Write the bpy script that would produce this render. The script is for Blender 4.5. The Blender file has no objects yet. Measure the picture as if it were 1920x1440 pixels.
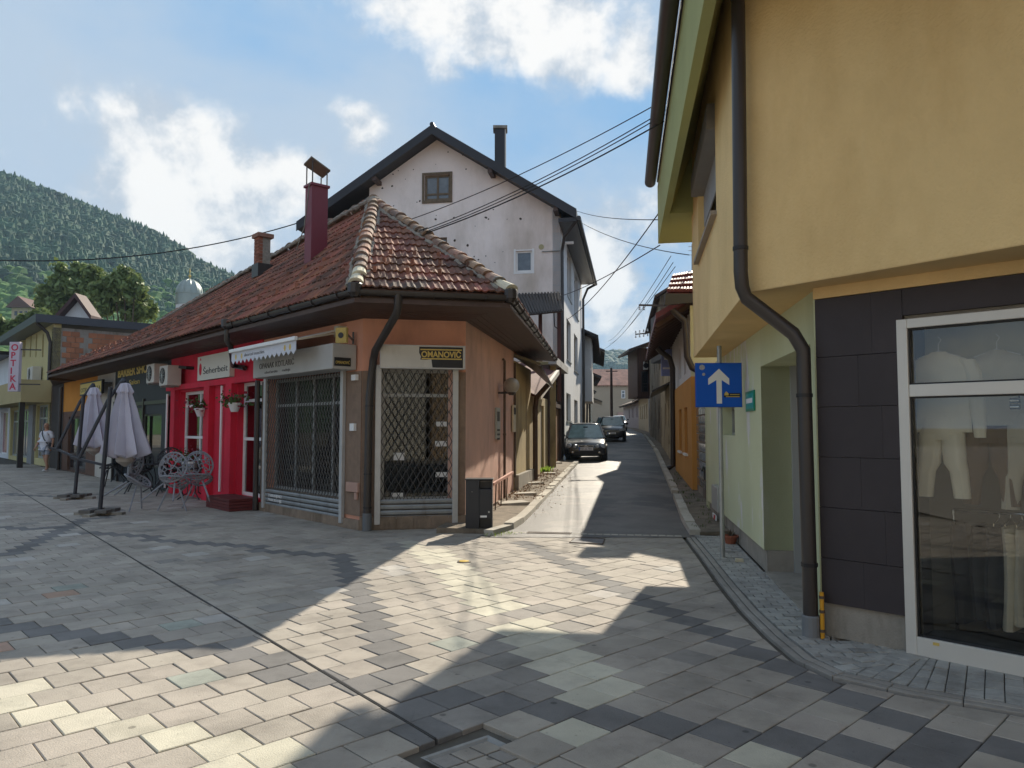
import bpy, math, random
from mathutils import Vector, Matrix, noise as mnoise
random.seed(7)
sc = bpy.context.scene
COL = sc.collection
# ---------------------------------------------------------------- camera, sky, sun, exposure
F = 1387.0
CAMZ = 1.65
PITCH = math.atan(83.0 / F)
cam = bpy.data.cameras.new('camera'); cam.lens = F / 1920 * 36; cam.sensor_width = 36
cam.clip_end = 6000; cam.clip_start = .05
camo = bpy.data.objects.new('camera', cam); COL.objects.link(camo)
camo.location = (0, 0, CAMZ); camo.rotation_euler = (math.pi / 2 + PITCH, 0, 0)
sc.camera = camo
SUN_AZ, SUN_EL = math.radians(20.7), math.radians(32.3)
sun = bpy.data.lights.new('sun', 'SUN'); sun.energy = 3.9; sun.angle = math.radians(.55); sun.color = (1, .90, .74)
suno = bpy.data.objects.new('sun', sun); COL.objects.link(suno)
sd = Vector((math.sin(SUN_AZ) * math.cos(SUN_EL), math.cos(SUN_AZ) * math.cos(SUN_EL), math.sin(SUN_EL)))
suno.rotation_euler = sd.to_track_quat('Z', 'Y').to_euler(); suno.location = (0, 0, 60)
sc.view_settings.view_transform = 'Standard'; sc.view_settings.look = 'None'
sc.view_settings.exposure = 1.05; sc.view_settings.gamma = 1
SKY_STRENGTH = .105
world = bpy.data.worlds.new('World'); sc.world = world; world.use_nodes = True

def build_world():
    nt = world.node_tree; nt.nodes.clear(); L = nt.links
    N = lambda t: nt.nodes.new(t)
    out = N('ShaderNodeOutputWorld'); bg = N('ShaderNodeBackground'); L.new(bg.outputs[0], out.inputs[0])
    sky = N('ShaderNodeTexSky'); sky.sky_type = 'NISHITA'; sky.sun_disc = False
    sky.sun_elevation = SUN_EL; sky.sun_rotation = SUN_AZ
    sky.air_density = 1.15; sky.dust_density = .05; sky.ozone_density = 2.2
    tc = N('ShaderNodeTexCoord')
    sep = N('ShaderNodeSeparateXYZ'); L.new(tc.outputs['Generated'], sep.inputs[0])
    def M(op, a, b=None, c=None):
        m = N('ShaderNodeMath'); m.operation = op
        for i, x in enumerate((a, b, c)):
            if x is None: continue
            if isinstance(x, (int, float)): m.inputs[i].default_value = x
            else: L.new(x, m.inputs[i])
        return m.outputs[0]
    zz = M('ADD', M('MAXIMUM', sep.outputs[2], 0.0), .16)
    px = M('DIVIDE', sep.outputs[0], zz); py = M('DIVIDE', sep.outputs[1], zz)
    cmb = N('ShaderNodeCombineXYZ'); L.new(px, cmb.inputs[0]); L.new(py, cmb.inputs[1])
    def noise(vec, sc_, det, rough, off=(0, 0, 0), dist=0.):
        mp = N('ShaderNodeMapping'); L.new(vec, mp.inputs[0]); mp.inputs['Location'].default_value = off
        n = N('ShaderNodeTexNoise'); n.inputs['Scale'].default_value = sc_; n.inputs['Detail'].default_value = det
        n.inputs['Roughness'].default_value = rough; n.inputs['Distortion'].default_value = dist
        L.new(mp.outputs[0], n.inputs['Vector']); return n.outputs['Fac']
    n1 = noise(cmb.outputs[0], .75, 12, .56, (3.1, 1.7, 0), .25)
    n2 = noise(tc.outputs['Generated'], 7., 10, .6, (0.4, 2.2, 1.3), .2)
    n3 = noise(tc.outputs['Generated'], 3.1, 6, .5, (5.4, .2, 2.3), .0)
    n4 = noise(tc.outputs['Generated'], 15., 8, .6, (1.4, 6.2, .3), .1)
    # cloud banks at real bearings
    def blob(d, r, w):
        v = N('ShaderNodeVectorMath'); v.operation = 'DISTANCE'; L.new(tc.outputs['Generated'], v.inputs[0])
        v.inputs[1].default_value = Vector(d).normalized()
        return M('MULTIPLY', M('MAXIMUM', M('SUBTRACT', 1.0, M('DIVIDE', v.outputs['Value'], r)), 0.0), w)
    def SS(x, lo, hi):
        r = N('ShaderNodeMapRange'); r.interpolation_type = 'SMOOTHSTEP'; L.new(x, r.inputs[0]); r.inputs[1].default_value = lo; r.inputs[2].default_value = hi; return r.outputs[0]
    def MIX(f, a_, b_):
        m = N('ShaderNodeMix'); m.data_type = 'RGBA'
        if isinstance(f, float): m.inputs[0].default_value = f
        else: L.new(f, m.inputs[0])
        for i, x in ((6, a_), (7, b_)):
            if isinstance(x, tuple): m.inputs[i].default_value = (*x, 1)
            else: L.new(x, m.inputs[i])
        return m.outputs[2]
    dens = M('ADD', M('MULTIPLY', n1, .42), M('MULTIPLY', n2, .58))
    for px_, py_, r, w in BLOBS:
        dens = M('ADD', dens, blob(raydir(px_, py_), r * 1.15, w * .72))
    veil = M('MULTIPLY', SS(M('ADD', M('MULTIPLY', n1, .6), M('MULTIPLY', n3, .4)), .33, .55), .86)
    puff = SS(dens, .535, .67)
    core = SS(M('ADD', M('MULTIPLY', dens, .5), M('MULTIPLY', n4, .5)), .50, .64)
    pc_ = MIX(core, (2.5, 2.85, 3.3), (4.9, 4.8, 4.65))
    tint = N('ShaderNodeMix'); tint.data_type = 'RGBA'; tint.blend_type = 'MULTIPLY'; tint.inputs[0].default_value = 1
    dk = N('ShaderNodeVectorMath'); dk.operation = 'MINIMUM'; L.new(sky.outputs[0], dk.inputs[0]); dk.inputs[1].default_value = (1.2, 2.25, 3.7)
    L.new(dk.outputs[0], tint.inputs[6]); tint.inputs[7].default_value = (.95, 1.0, 1.0, 1)
    s1 = MIX(veil, tint.outputs[2], (2.5, 2.95, 3.5)); s2 = MIX(M('MULTIPLY', puff, .96), s1, pc_)
    L.new(s2, bg.inputs[0]); bg.inputs[1].default_value = SKY_STRENGTH

def raydir(px, py):
    u = (px - 960) / F; v = (720 - py) / F
    return Vector((u, math.cos(PITCH) - v * math.sin(PITCH), math.sin(PITCH) + v * math.cos(PITCH)))
BLOBS = [(1080, 80, .10, .26), (1000, 100, .08, .22), (1180, 125, .07, .26), (880, 50, .10, .22), (830, 20, .08, .2), (700, 60, .10, .12), (620, 30, .08, .10),
         (270, 260, .08, .14), (350, 300, .09, .15), (450, 350, .09, .15), (540, 330, .06, .12), (330, 415, .07, .26), (240, 395, .06, .2), 
         (1110, 440, .08, .22), (1170, 520, .08, .24), (1120, 570, .08, .22), (1200, 350, .07, .18), (690, 245, .035, .24), (640, 195, .03, .16), (430, 490, .07, .22), (350, 480, .05, .14), (1160, 640, .08, .16)]
build_world()

# ---------------------------------------------------------------- helpers
def G(px, py, z=0.):
    d = raydir(px, py); t = (z - CAMZ) / d.z
    return Vector((d.x * t, d.y * t, z))
def atY(px, py, Y):
    d = raydir(px, py); t = Y / d.y
    return Vector((d.x * t, Y, CAMZ + d.z * t))
WPOS = {}
class MB:
    def __init__(s): s.v = []; s.f = []; s.m = []; s.k = 0
    def add(s, vs, fs, m=None):
        b = len(s.v); s.v += [tuple(v) for v in vs]
        s.f += [tuple(b + i for i in f) for f in fs]; s.m += [s.k if m is None else m] * len(fs)
        return s
    def hexa(s, p):   # 8 points: bottom 4 ccw, top 4 ccw
        return s.add(p, [(3, 2, 1, 0), (4, 5, 6, 7), (0, 1, 5, 4), (1, 2, 6, 5), (2, 3, 7, 6), (3, 0, 4, 7)])
    def box(s, x0, x1, y0, y1, z0, z1):
        return s.hexa([(x0, y0, z0), (x1, y0, z0), (x1, y1, z0), (x0, y1, z0), (x0, y0, z1), (x1, y0, z1), (x1, y1, z1), (x0, y1, z1)])
    def bar(s, a, b, w, h=None, up=(0, 0, 1)):
        a = Vector(a); b = Vector(b); h = h or w; d = (b - a)
        if d.length < 1e-6: return s
        d.normalize(); u = Vector(up)
        if abs(d.dot(u)) > .98: u = Vector((1, 0, 0))
        x = d.cross(u).normalized() * w / 2; y = x.cross(d).normalized() * h / 2
        return s.hexa([a - x - y, a + x - y, a + x + y, a - x + y, b - x - y, b + x - y, b + x + y, b - x + y])
    def tube(s, pts, r, n=8, cap=True):
        pts = [Vector(p) for p in pts]; R = r if isinstance(r, (list, tuple)) else [r] * len(pts)
        vs = []; fs = []; prev = None
        for i, p in enumerate(pts):
            d = (pts[min(i + 1, len(pts) - 1)] - pts[max(i - 1, 0)]).normalized()
            if prev is None:
                u = Vector((0, 0, 1)) if abs(d.z) < .9 else Vector((1, 0, 0))
                x = d.cross(u).normalized()
            else:
                x = (prev - d * prev.dot(d)).normalized()
            prev = x; y = d.cross(x)
            for k in range(n):
                a = 2 * math.pi * k / n
                vs.append(p + (x * math.cos(a) + y * math.sin(a)) * R[i])
        for i in range(len(pts) - 1):
            for k in range(n):
                k2 = (k + 1) % n
                fs.append((i * n + k, i * n + k2, (i + 1) * n + k2, (i + 1) * n + k))
        if cap:
            fs.append(tuple(range(n - 1, -1, -1))); fs.append(tuple((len(pts) - 1) * n + k for k in range(n)))
        return s.add(vs, fs)
    def lathe(s, c, prof, n=16, ax=None):
        c = Vector(c); vs = []; fs = []
        Z = Vector(ax).normalized() if ax else Vector((0, 0, 1))
        X = Z.orthogonal().normalized() if ax else Vector((1, 0, 0)); Y = Z.cross(X)
        for r, z in prof:
            for k in range(n):
                a = 2 * math.pi * k / n; vs.append(c + X * r * math.cos(a) + Y * r * math.sin(a) + Z * z)
        for i in range(len(prof) - 1):
            for k in range(n):
                k2 = (k + 1) % n; fs.append((i * n + k, i * n + k2, (i + 1) * n + k2, (i + 1) * n + k))
        fs.append(tuple(range(n - 1, -1, -1))); fs.append(tuple((len(prof) - 1) * n + k for k in range(n)))
        return s.add(vs, fs)
    def ball(s, c, r, n=12, m=8, sq=(1, 1, 1)):
        prof = [(max(.001, r * math.sin(math.pi * i / m)), -r * math.cos(math.pi * i / m)) for i in range(m + 1)]
        b = len(s.v); s.lathe((0, 0, 0), prof, n)
        for i in range(b, len(s.v)):
            v = s.v[i]; s.v[i] = (c[0] + v[0] * sq[0], c[1] + v[1] * sq[1], c[2] + v[2] * sq[2])
        return s
    def prism(s, poly, off):   # poly: list of 3d points, off vector
        n = len(poly); off = Vector(off)
        vs = [Vector(p) for p in poly] + [Vector(p) + off for p in poly]
        fs = [tuple(range(n - 1, -1, -1)), tuple(range(n, 2 * n))] + [(i, (i + 1) % n, n + (i + 1) % n, n + i) for i in range(n)]
        return s.add(vs, fs)
    def build(s, name, mats, parent=None, smooth=False, bevel=0, normals=True, loc=None):
        me = bpy.data.meshes.new(name)
        o0 = Vector(loc) if loc is not None else (WPOS.get(parent.name, Vector()) if parent else Vector())
        me.from_pydata([(v[0] - o0.x, v[1] - o0.y, v[2] - o0.z) for v in s.v], [], s.f)
        if not isinstance(mats, (list, tuple)): mats = [mats]
        for m in mats: me.materials.append(m)
        if any(s.m): me.polygons.foreach_set('material_index', s.m)
        if normals:
            import bmesh
            bm = bmesh.new(); bm.from_mesh(me); bmesh.ops.recalc_face_normals(bm, faces=bm.faces); bm.to_mesh(me); bm.free()
        if smooth:
            me.polygons.foreach_set('use_smooth', [True] * len(me.polygons))
            try: me.set_sharp_from_angle(angle=math.radians(40))
            except Exception: pass
        o = bpy.data.objects.new(name, me); COL.objects.link(o)
        if parent: o.parent = parent; WPOS[o.name] = WPOS.get(parent.name, Vector()).copy()
        else: o.location = o0; WPOS[o.name] = o0.copy()
        if bevel:
            b = o.modifiers.new('bevel', 'BEVEL'); b.width = bevel; b.segments = 2; b.limit_method = 'ANGLE'
        return o
def tag(o, label=None, cat=None, group=None, kind=None):
    if label: o['label'] = label
    if cat: o['category'] = cat
    if group: o['group'] = group
    if kind: o['kind'] = kind
    return o
def thing(name, label, cat, loc=(0, 0, 0), group=None, rz=0):
    o = bpy.data.objects.new(name, None); COL.objects.link(o); o.location = loc; o.rotation_euler = (0, 0, rz)
    o.empty_display_size = .2
    WPOS[o.name] = Vector(loc) if rz == 0 else Vector()
    return tag(o, label, cat, group)
def lthing(name, label, cat, group=None):          # local-space thing: parts modelled round the origin
    o = thing(name, label, cat, (0, 0, 0), group); return o
def copy_tree(o, parent=None):
    c = o.copy(); COL.objects.link(c)
    if parent: c.parent = parent
    for ch in [x for x in o.children]: copy_tree(ch, c)
    return c
def text(name, body, parent, origin, xdir, ydir, size, m, width=None, depth=.004, bold=0., align='LEFT'):
    cu = bpy.data.curves.new(name, 'FONT'); cu.body = body; cu.size = size; cu.extrude = depth; cu.offset = bold
    cu.align_x = align; cu.materials.append(m)
    o = bpy.data.objects.new(name, cu); COL.objects.link(o)
    x = Vector(xdir).normalized(); y = Vector(ydir).normalized(); z = x.cross(y)
    sx = 1.
    if width:
        bpy.context.view_layer.update(); w0 = o.dimensions.x
        if w0 > 0: sx = width / w0
    mw = Matrix((x * sx, y, z)).transposed().to_4x4()
    p0 = WPOS.get(parent.name, Vector()) if parent else Vector()
    mw.translation = Vector(origin) - p0
    bpy.context.view_layer.update()
    me = bpy.data.meshes.new_from_object(o); me.materials.clear(); me.materials.append(m)
    bpy.data.objects.remove(o)
    o = bpy.data.objects.new(name, me); COL.objects.link(o)
    if parent: o.parent = parent
    o.matrix_local = mw
    return o

# ---------------------------------------------------------------- materials
MATS = {}
def mat(name, col, rough=.8, var=.12, scale=2., bump=.0, bscale=60., metal=0., spec=.4, coat=0., rnd=0., stain=None, stscale=1., stlo=.5, sthi=.7, hue=0.):
    if name in MATS: return MATS[name]
    m = bpy.data.materials.new(name); m.use_nodes = True; nt = m.node_tree; L = nt.links
    b = nt.nodes['Principled BSDF']; b.inputs['Roughness'].default_value = rough; b.inputs['Metallic'].default_value = metal
    b.inputs['Specular IOR Level'].default_value = spec; b.inputs['Coat Weight'].default_value = coat; b.inputs['Coat Roughness'].default_value = .05
    tc = nt.nodes.new('ShaderNodeTexCoord')
    geo = nt.nodes.new('ShaderNodeNewGeometry')
    n = nt.nodes.new('ShaderNodeTexNoise'); n.inputs['Scale'].default_value = scale; n.inputs['Detail'].default_value = 8; n.inputs['Roughness'].default_value = .62
    L.new(geo.outputs['Position'], n.inputs['Vector'])
    mr = nt.nodes.new('ShaderNodeMapRange'); mr.inputs[1].default_value = .25; mr.inputs[2].default_value = .75
    mr.inputs[3].default_value = 1 - var; mr.inputs[4].default_value = 1 + var
    L.new(n.outputs['Fac'], mr.inputs[0]); fac = mr.outputs[0]
    if rnd:
        oi = nt.nodes.new('ShaderNodeObjectInfo'); at = nt.nodes.new('ShaderNodeAttribute'); at.attribute_name = 'rnd'
        ad = nt.nodes.new('ShaderNodeMath'); ad.operation = 'ADD'; L.new(oi.outputs['Random'], ad.inputs[0]); L.new(at.outputs['Fac'], ad.inputs[1])
        fr = nt.nodes.new('ShaderNodeMath'); fr.operation = 'FRACT'; L.new(ad.outputs[0], fr.inputs[0])
        m2 = nt.nodes.new('ShaderNodeMapRange'); m2.inputs[3].default_value = 1 - rnd; m2.inputs[4].default_value = 1 + rnd; L.new(fr.outputs[0], m2.inputs[0])
        mu = nt.nodes.new('ShaderNodeMath'); mu.operation = 'MULTIPLY'; L.new(fac, mu.inputs[0]); L.new(m2.outputs[0], mu.inputs[1]); fac = mu.outputs[0]
    base = nt.nodes.new('ShaderNodeRGB'); base.outputs[0].default_value = (*col, 1); cur = base.outputs[0]
    if hue and rnd:
        hs = nt.nodes.new('ShaderNodeHueSaturation'); m3 = nt.nodes.new('ShaderNodeMapRange'); m3.inputs[3].default_value = .5 - hue; m3.inputs[4].default_value = .5 + hue
        m4 = nt.nodes.new('ShaderNodeMath'); m4.operation = 'MULTIPLY'; m4.inputs[1].default_value = 7.31; L.new(fr.outputs[0], m4.inputs[0])
        m5 = nt.nodes.new('ShaderNodeMath'); m5.operation = 'FRACT'; L.new(m4.outputs[0], m5.inputs[0]); L.new(m5.outputs[0], m3.inputs[0])
        L.new(m3.outputs[0], hs.inputs['Hue']); L.new(cur, hs.inputs['Color']); cur = hs.outputs[0]
    if stain:
        n2 = nt.nodes.new('ShaderNodeTexNoise'); n2.inputs['Scale'].default_value = stscale; n2.inputs['Detail'].default_value = 9; n2.inputs['Roughness'].default_value = .68
        mp = nt.nodes.new('ShaderNodeMapping'); mp.inputs['Scale'].default_value = (1, 1, .35); mp.inputs['Location'].default_value = (3.3, 7.1, 1.9)
        L.new(geo.outputs['Position'], mp.inputs[0]); L.new(mp.outputs[0], n2.inputs['Vector'])
        r2 = nt.nodes.new('ShaderNodeMapRange'); r2.inputs[1].default_value = stlo; r2.inputs[2].default_value = sthi; L.new(n2.outputs['Fac'], r2.inputs[0])
        mm = nt.nodes.new('ShaderNodeMix'); mm.data_type = 'RGBA'; L.new(r2.outputs[0], mm.inputs[0]); L.new(cur, mm.inputs[6]); mm.inputs[7].default_value = (*stain, 1); cur = mm.outputs[2]
    vm = nt.nodes.new('ShaderNodeVectorMath'); vm.operation = 'SCALE'; L.new(cur, vm.inputs[0]); L.new(fac, vm.inputs['Scale'])
    L.new(vm.outputs[0], b.inputs['Base Color'])
    if bump:
        nb = nt.nodes.new('ShaderNodeTexNoise'); nb.inputs['Scale'].default_value = bscale; nb.inputs['Detail'].default_value = 5
        L.new(geo.outputs['Position'], nb.inputs['Vector'])
        bp = nt.nodes.new('ShaderNodeBump'); bp.inputs['Strength'].default_value = bump; bp.inputs['Distance'].default_value = .01
        L.new(nb.outputs['Fac'], bp.inputs['Height']); L.new(bp.outputs[0], b.inputs['Normal'])
    MATS[name] = m; return m
def glass(name, tint=(.75, .8, .78), refl=1.0, rough=.02):
    m = bpy.data.materials.new(name); m.use_nodes = True; nt = m.node_tree; nt.nodes.clear(); L = nt.links
    o = nt.nodes.new('ShaderNodeOutputMaterial'); mx = nt.nodes.new('ShaderNodeMixShader')
    tr = nt.nodes.new('ShaderNodeBsdfTransparent'); tr.inputs[0].default_value = (*tint, 1)
    gl = nt.nodes.new('ShaderNodeBsdfGlossy'); gl.inputs['Roughness'].default_value = rough
    fr = nt.nodes.new('ShaderNodeFresnel'); fr.inputs[0].default_value = 1.55
    ml = nt.nodes.new('ShaderNodeMath'); ml.operation = 'MULTIPLY_ADD'; ml.inputs[1].default_value = 1.6 * refl; ml.inputs[2].default_value = .03
    L.new(fr.outputs[0], ml.inputs[0]); ml.use_clamp = True
    L.new(ml.outputs[0], mx.inputs[0]); L.new(tr.outputs[0], mx.inputs[1]); L.new(gl.outputs[0], mx.inputs[2]); L.new(mx.outputs[0], o.inputs[0])
    MATS[name] = m; return m
PINK = mat('pink_plaster', (.66, .32, .215), .9, .08, 1.5, .35, 90, stain=(.40, .20, .14), stscale=.9, stlo=.50, sthi=.80)
PINKSIDE = mat('ribbed_pink_plaster', (.64, .40, .32), .9, .10, 1.5, .8, 70, stain=(.42, .27, .22), stscale=1.4, stlo=.48, sthi=.75)
BROWN_ST = mat('brown_render', (.23, .16, .115), .9, .18, 8, .5, 120)
PLINTH = mat('plinth_stone', (.25, .19, .14), .9, .25, 6, .5, 90, stain=(.12, .09, .06), stscale=2.2)
WOODD = mat('dark_brown_wood', (.075, .045, .035), .6, .25, 6, .3, 30)
METALD = mat('dark_brown_sheet_metal', (.035, .029, .027), .38, .12, 4, metal=0., spec=.5)
SLAT = mat('grey_shutter_slat', (.28, .29, .29), .5, .25, 3, metal=.3, stain=(.16, .15, .14), stscale=3)
RAIL = mat('pale_grey_rail', (.46, .46, .45), .45, .1, 5, metal=.2)
GRILLEM = mat('grille_bar_steel', (.10, .095, .09), .5, .2, 9, metal=.4)
SIGNW = mat('aged_white_sign_plastic', (.56, .54, .49), .5, .08, 3, stain=(.40, .38, .33), stscale=2)
SIGNG = mat('grey_sign_box', (.42, .41, .39), .5, .08, 3)
BLACKP = mat('black_paint', (.02, .02, .022), .5, .15, 5)
GOLD = mat('gold_lettering', (.62, .45, .12), .45, .05)
WHITE = mat('white_paint', (.78, .78, .77), .45, .05, 3)
WHITEU = mat('white_pvc_frame', (.72, .72, .71), .35, .05, 3)
RED = mat('bright_red_wall', (.62, .016, .045), .8, .12, 1.5, .4, 60, stain=(.40, .03, .04), stscale=1.5, stlo=.5, sthi=.72)
MAROON = mat('maroon_sheet_metal', (.17, .030, .045), .5, .1, 3)
MAROONT = mat('maroon_step_board', (.13, .025, .025), .6, .2, 6, rnd=.15)
TILE = mat('roof_tile_clay', (.255, .095, .06), .85, .25, 9, .5, 60, rnd=.34, hue=.012, stain=(.085, .058, .045), stscale=1.3, stlo=.42, sthi=.66)
RIDGE = mat('ridge_tile_clay', (.35, .20, .13), .85, .3, 9, .6, 50, rnd=.30, hue=.015, stain=(.17, .155, .135), stscale=1.8, stlo=.42, sthi=.62)
RIDGEP = mat('pale_ridge_tile', (.62, .57, .43), .85, .2, 9, .5, 50)
MORTAR = mat('old_mortar', (.26, .235, .20), .95, .3, 12, .9, 30)
HOUSEW = mat('white_house_plaster', (.90, .81, .765), .9, .09, .7, .5, 30, stain=(.56, .48, .41), stscale=.42, stlo=.47, sthi=.74)
HOUSES = mat('street_side_white_plaster', (.70, .71, .72), .9, .07, .5, .25, 60, stain=(.5, .5, .48), stscale=.5, stlo=.5, sthi=.8)
BLACKR = mat('black_roof_sheet', (.028, .027, .032), .45, .15, 2)
YELLOW = mat('yellow_textured_render', (.77, .56, .27), .92, .10, 1.1, 1.0, 42, stain=(.68, .47, .21), stscale=1.1, stlo=.44, sthi=.70)
YELSOF = mat('yellow_box_underside', (.70, .49, .23), .92, .12, 1.2, .5, 55)
GREENP = mat('pale_green_plaster', (.52, .54, .345), .9, .07, .9, .4, 70, stain=(.44, .46, .27), stscale=.7, stlo=.47, sthi=.7)
GREENPEEL = mat('peeling_pale_green_plaster', (.55, .57, .37), .9, .07, .9, .4, 70, stain=(.62, .61, .58), stscale=1.6, stlo=.56, sthi=.60)
OLIVE = mat('olive_green_eave', (.37, .39, .17), .9, .1, 1., .35, 60)
CONC = mat('rough_concrete', (.30, .275, .235), .95, .18, 3, .6, 60, stain=(.13, .12, .10), stscale=1.6, stlo=.5, sthi=.68)
CONCL = mat('pale_concrete_kerb', (.46, .43, .37), .95, .18, 5, .6, 70, rnd=.12)
PANEL = mat('anthracite_wall_panel', (.040, .032, .034), .6, .14, 2.5, .1, 90, rnd=.05)
ALU = mat('silver_aluminium_frame', (.62, .60, .55), .42, .04, 3, metal=.25)
GREYF = mat('grey_door_frame', (.36, .37, .36), .4, .05, 3, metal=.2)
GLASS = glass('window_glass'); GLASS2 = glass('grilled_shop_glass', (.42, .44, .42), .33)
GLASSD = mat('dark_window_glass', (.025, .03, .035), .06, .05, 1, spec=.7)
GLASSB = mat('curtained_window_glass', (.13, .15, .17), .08, .3, 3, spec=.7)
DARKROOM = mat('dark_interior', (.035, .032, .03), .9, .2, 3)
ROOMGREY = mat('shop_interior_grey', (.16, .15, .13), .9, .2, 1)
BLUE = mat('traffic_sign_blue', (.006, .10, .52), .35, .02)
GALV = mat('galvanised_pole', (.33, .34, .33), .45, .15, 8, metal=.5)
BINM = mat('anthracite_bin_paint', (.022, .025, .032), .38, .06, 3)
TERRA = mat('terracotta', (.30, .10, .055), .8, .15, 9)
LEAF = mat('leaf_green', (.055, .11, .025), .6, .35, 8, rnd=.35, hue=.02)
WEED = mat('weed_green', (.10, .17, .03), .6, .35, 8, rnd=.3)
DEAD = mat('dry_leaf', (.26, .15, .07), .8, .4, 12)
TREEL = mat('tree_leaf', (.18, .24, .08), .6, .4, .6, rnd=0.)
BARK = mat('bark', (.10, .075, .05), .9, .3, 8, .6, 30)
CONIFER = mat('conifer_forest', (.030, .088, .042), .8, .6, .05)
DECID = mat('broadleaf_forest', (.095, .20, .038), .8, .5, .05)
ASPH = None
def translucent(m, k=.45, col=(.35, .50, .08)):
    nt = m.node_tree; b = nt.nodes['Principled BSDF']; o = [n for n in nt.nodes if n.type == 'OUTPUT_MATERIAL'][0]
    t = nt.nodes.new('ShaderNodeBsdfTranslucent'); t.inputs[0].default_value = (*col, 1); mx = nt.nodes.new('ShaderNodeMixShader'); mx.inputs[0].default_value = k
    nt.links.new(b.outputs[0], mx.inputs[1]); nt.links.new(t.outputs[0], mx.inputs[2]); nt.links.new(mx.outputs[0], o.inputs[0])
translucent(TREEL, .3, (.17, .22, .07)); translucent(WEED, .35); translucent(LEAF, .25, (.15, .25, .04)); translucent(DECID, .3, (.22, .36, .07)); translucent(CONIFER, .15, (.08, .16, .06))
def gum(m):
    nt = m.node_tree; L = nt.links; b = nt.nodes['Principled BSDF']; src = b.inputs['Base Color'].links[0].from_socket; geo = nt.nodes.new('ShaderNodeNewGeometry')
    ln = nt.nodes.new('ShaderNodeTexNoise'); ln.inputs['Scale'].default_value = .55; ln.inputs['Detail'].default_value = 7; ln.inputs['Roughness'].default_value = .65; L.new(geo.outputs['Position'], ln.inputs['Vector'])
    lr = nt.nodes.new('ShaderNodeMapRange'); lr.inputs[1].default_value = .34; lr.inputs[2].default_value = .62; lr.inputs[3].default_value = .78; lr.inputs[4].default_value = 1.06; L.new(ln.outputs['Fac'], lr.inputs[0])
    lv = nt.nodes.new('ShaderNodeVectorMath'); lv.operation = 'SCALE'; L.new(src, lv.inputs[0]); L.new(lr.outputs[0], lv.inputs['Scale']); cur = lv.outputs[0]
    for sc_, lo, hi, k in ((3.4, .055, .085, .55), (11., .05, .10, .72)):
        v = nt.nodes.new('ShaderNodeTexVoronoi'); v.inputs['Scale'].default_value = sc_; L.new(geo.outputs['Position'], v.inputs['Vector'])
        r = nt.nodes.new('ShaderNodeMapRange'); r.inputs[1].default_value = lo; r.inputs[2].default_value = hi; r.inputs[3].default_value = k; r.inputs[4].default_value = 1; L.new(v.outputs['Distance'], r.inputs[0])
        vm = nt.nodes.new('ShaderNodeVectorMath'); vm.operation = 'SCALE'; L.new(cur, vm.inputs[0]); L.new(r.outputs[0], vm.inputs['Scale']); cur = vm.outputs[0]
    L.new(cur, b.inputs['Base Color']); return m
def slabmat(nm, col, var=.10):
    return gum(mat(nm, col, .82, var, 3.2, .45, 110, rnd=.10, hue=.006, spec=.35, stain=tuple(c * .72 for c in col), stscale=2.6, stlo=.48, sthi=.70))
SLABS = [slabmat('slab_grey', (.385, .345, .295)), slabmat('slab_dark', (.185, .178, .172)), slabmat('slab_cream', (.545, .51, .41)),
         slabmat('slab_green', (.325, .345, .30), .2), slabmat('slab_rose', (.46, .31, .23)), slabmat('slab_light', (.46, .43, .39)), slabmat('slab_midgrey', (.29, .268, .24))]
JOINT = mat('joint_sand', (.10, .09, .075), .95, .3, 9)
SQUARE = mat('square_surface', (.30, .275, .24), .9, .15, 3)
GRANITE = mat('small_paver_granite', (.36, .355, .33), .85, .2, 8, .6, 80, rnd=.16, stain=(.22, .21, .19), stscale=3)

def asphalt():
    m = mat('street_asphalt', (.115, .105, .095), .55, .38, 1.6, 1.0, 70, spec=.5, stain=(.05, .049, .05), stscale=.42, stlo=.47, sthi=.52)
    return m
ASPH = asphalt()

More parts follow.
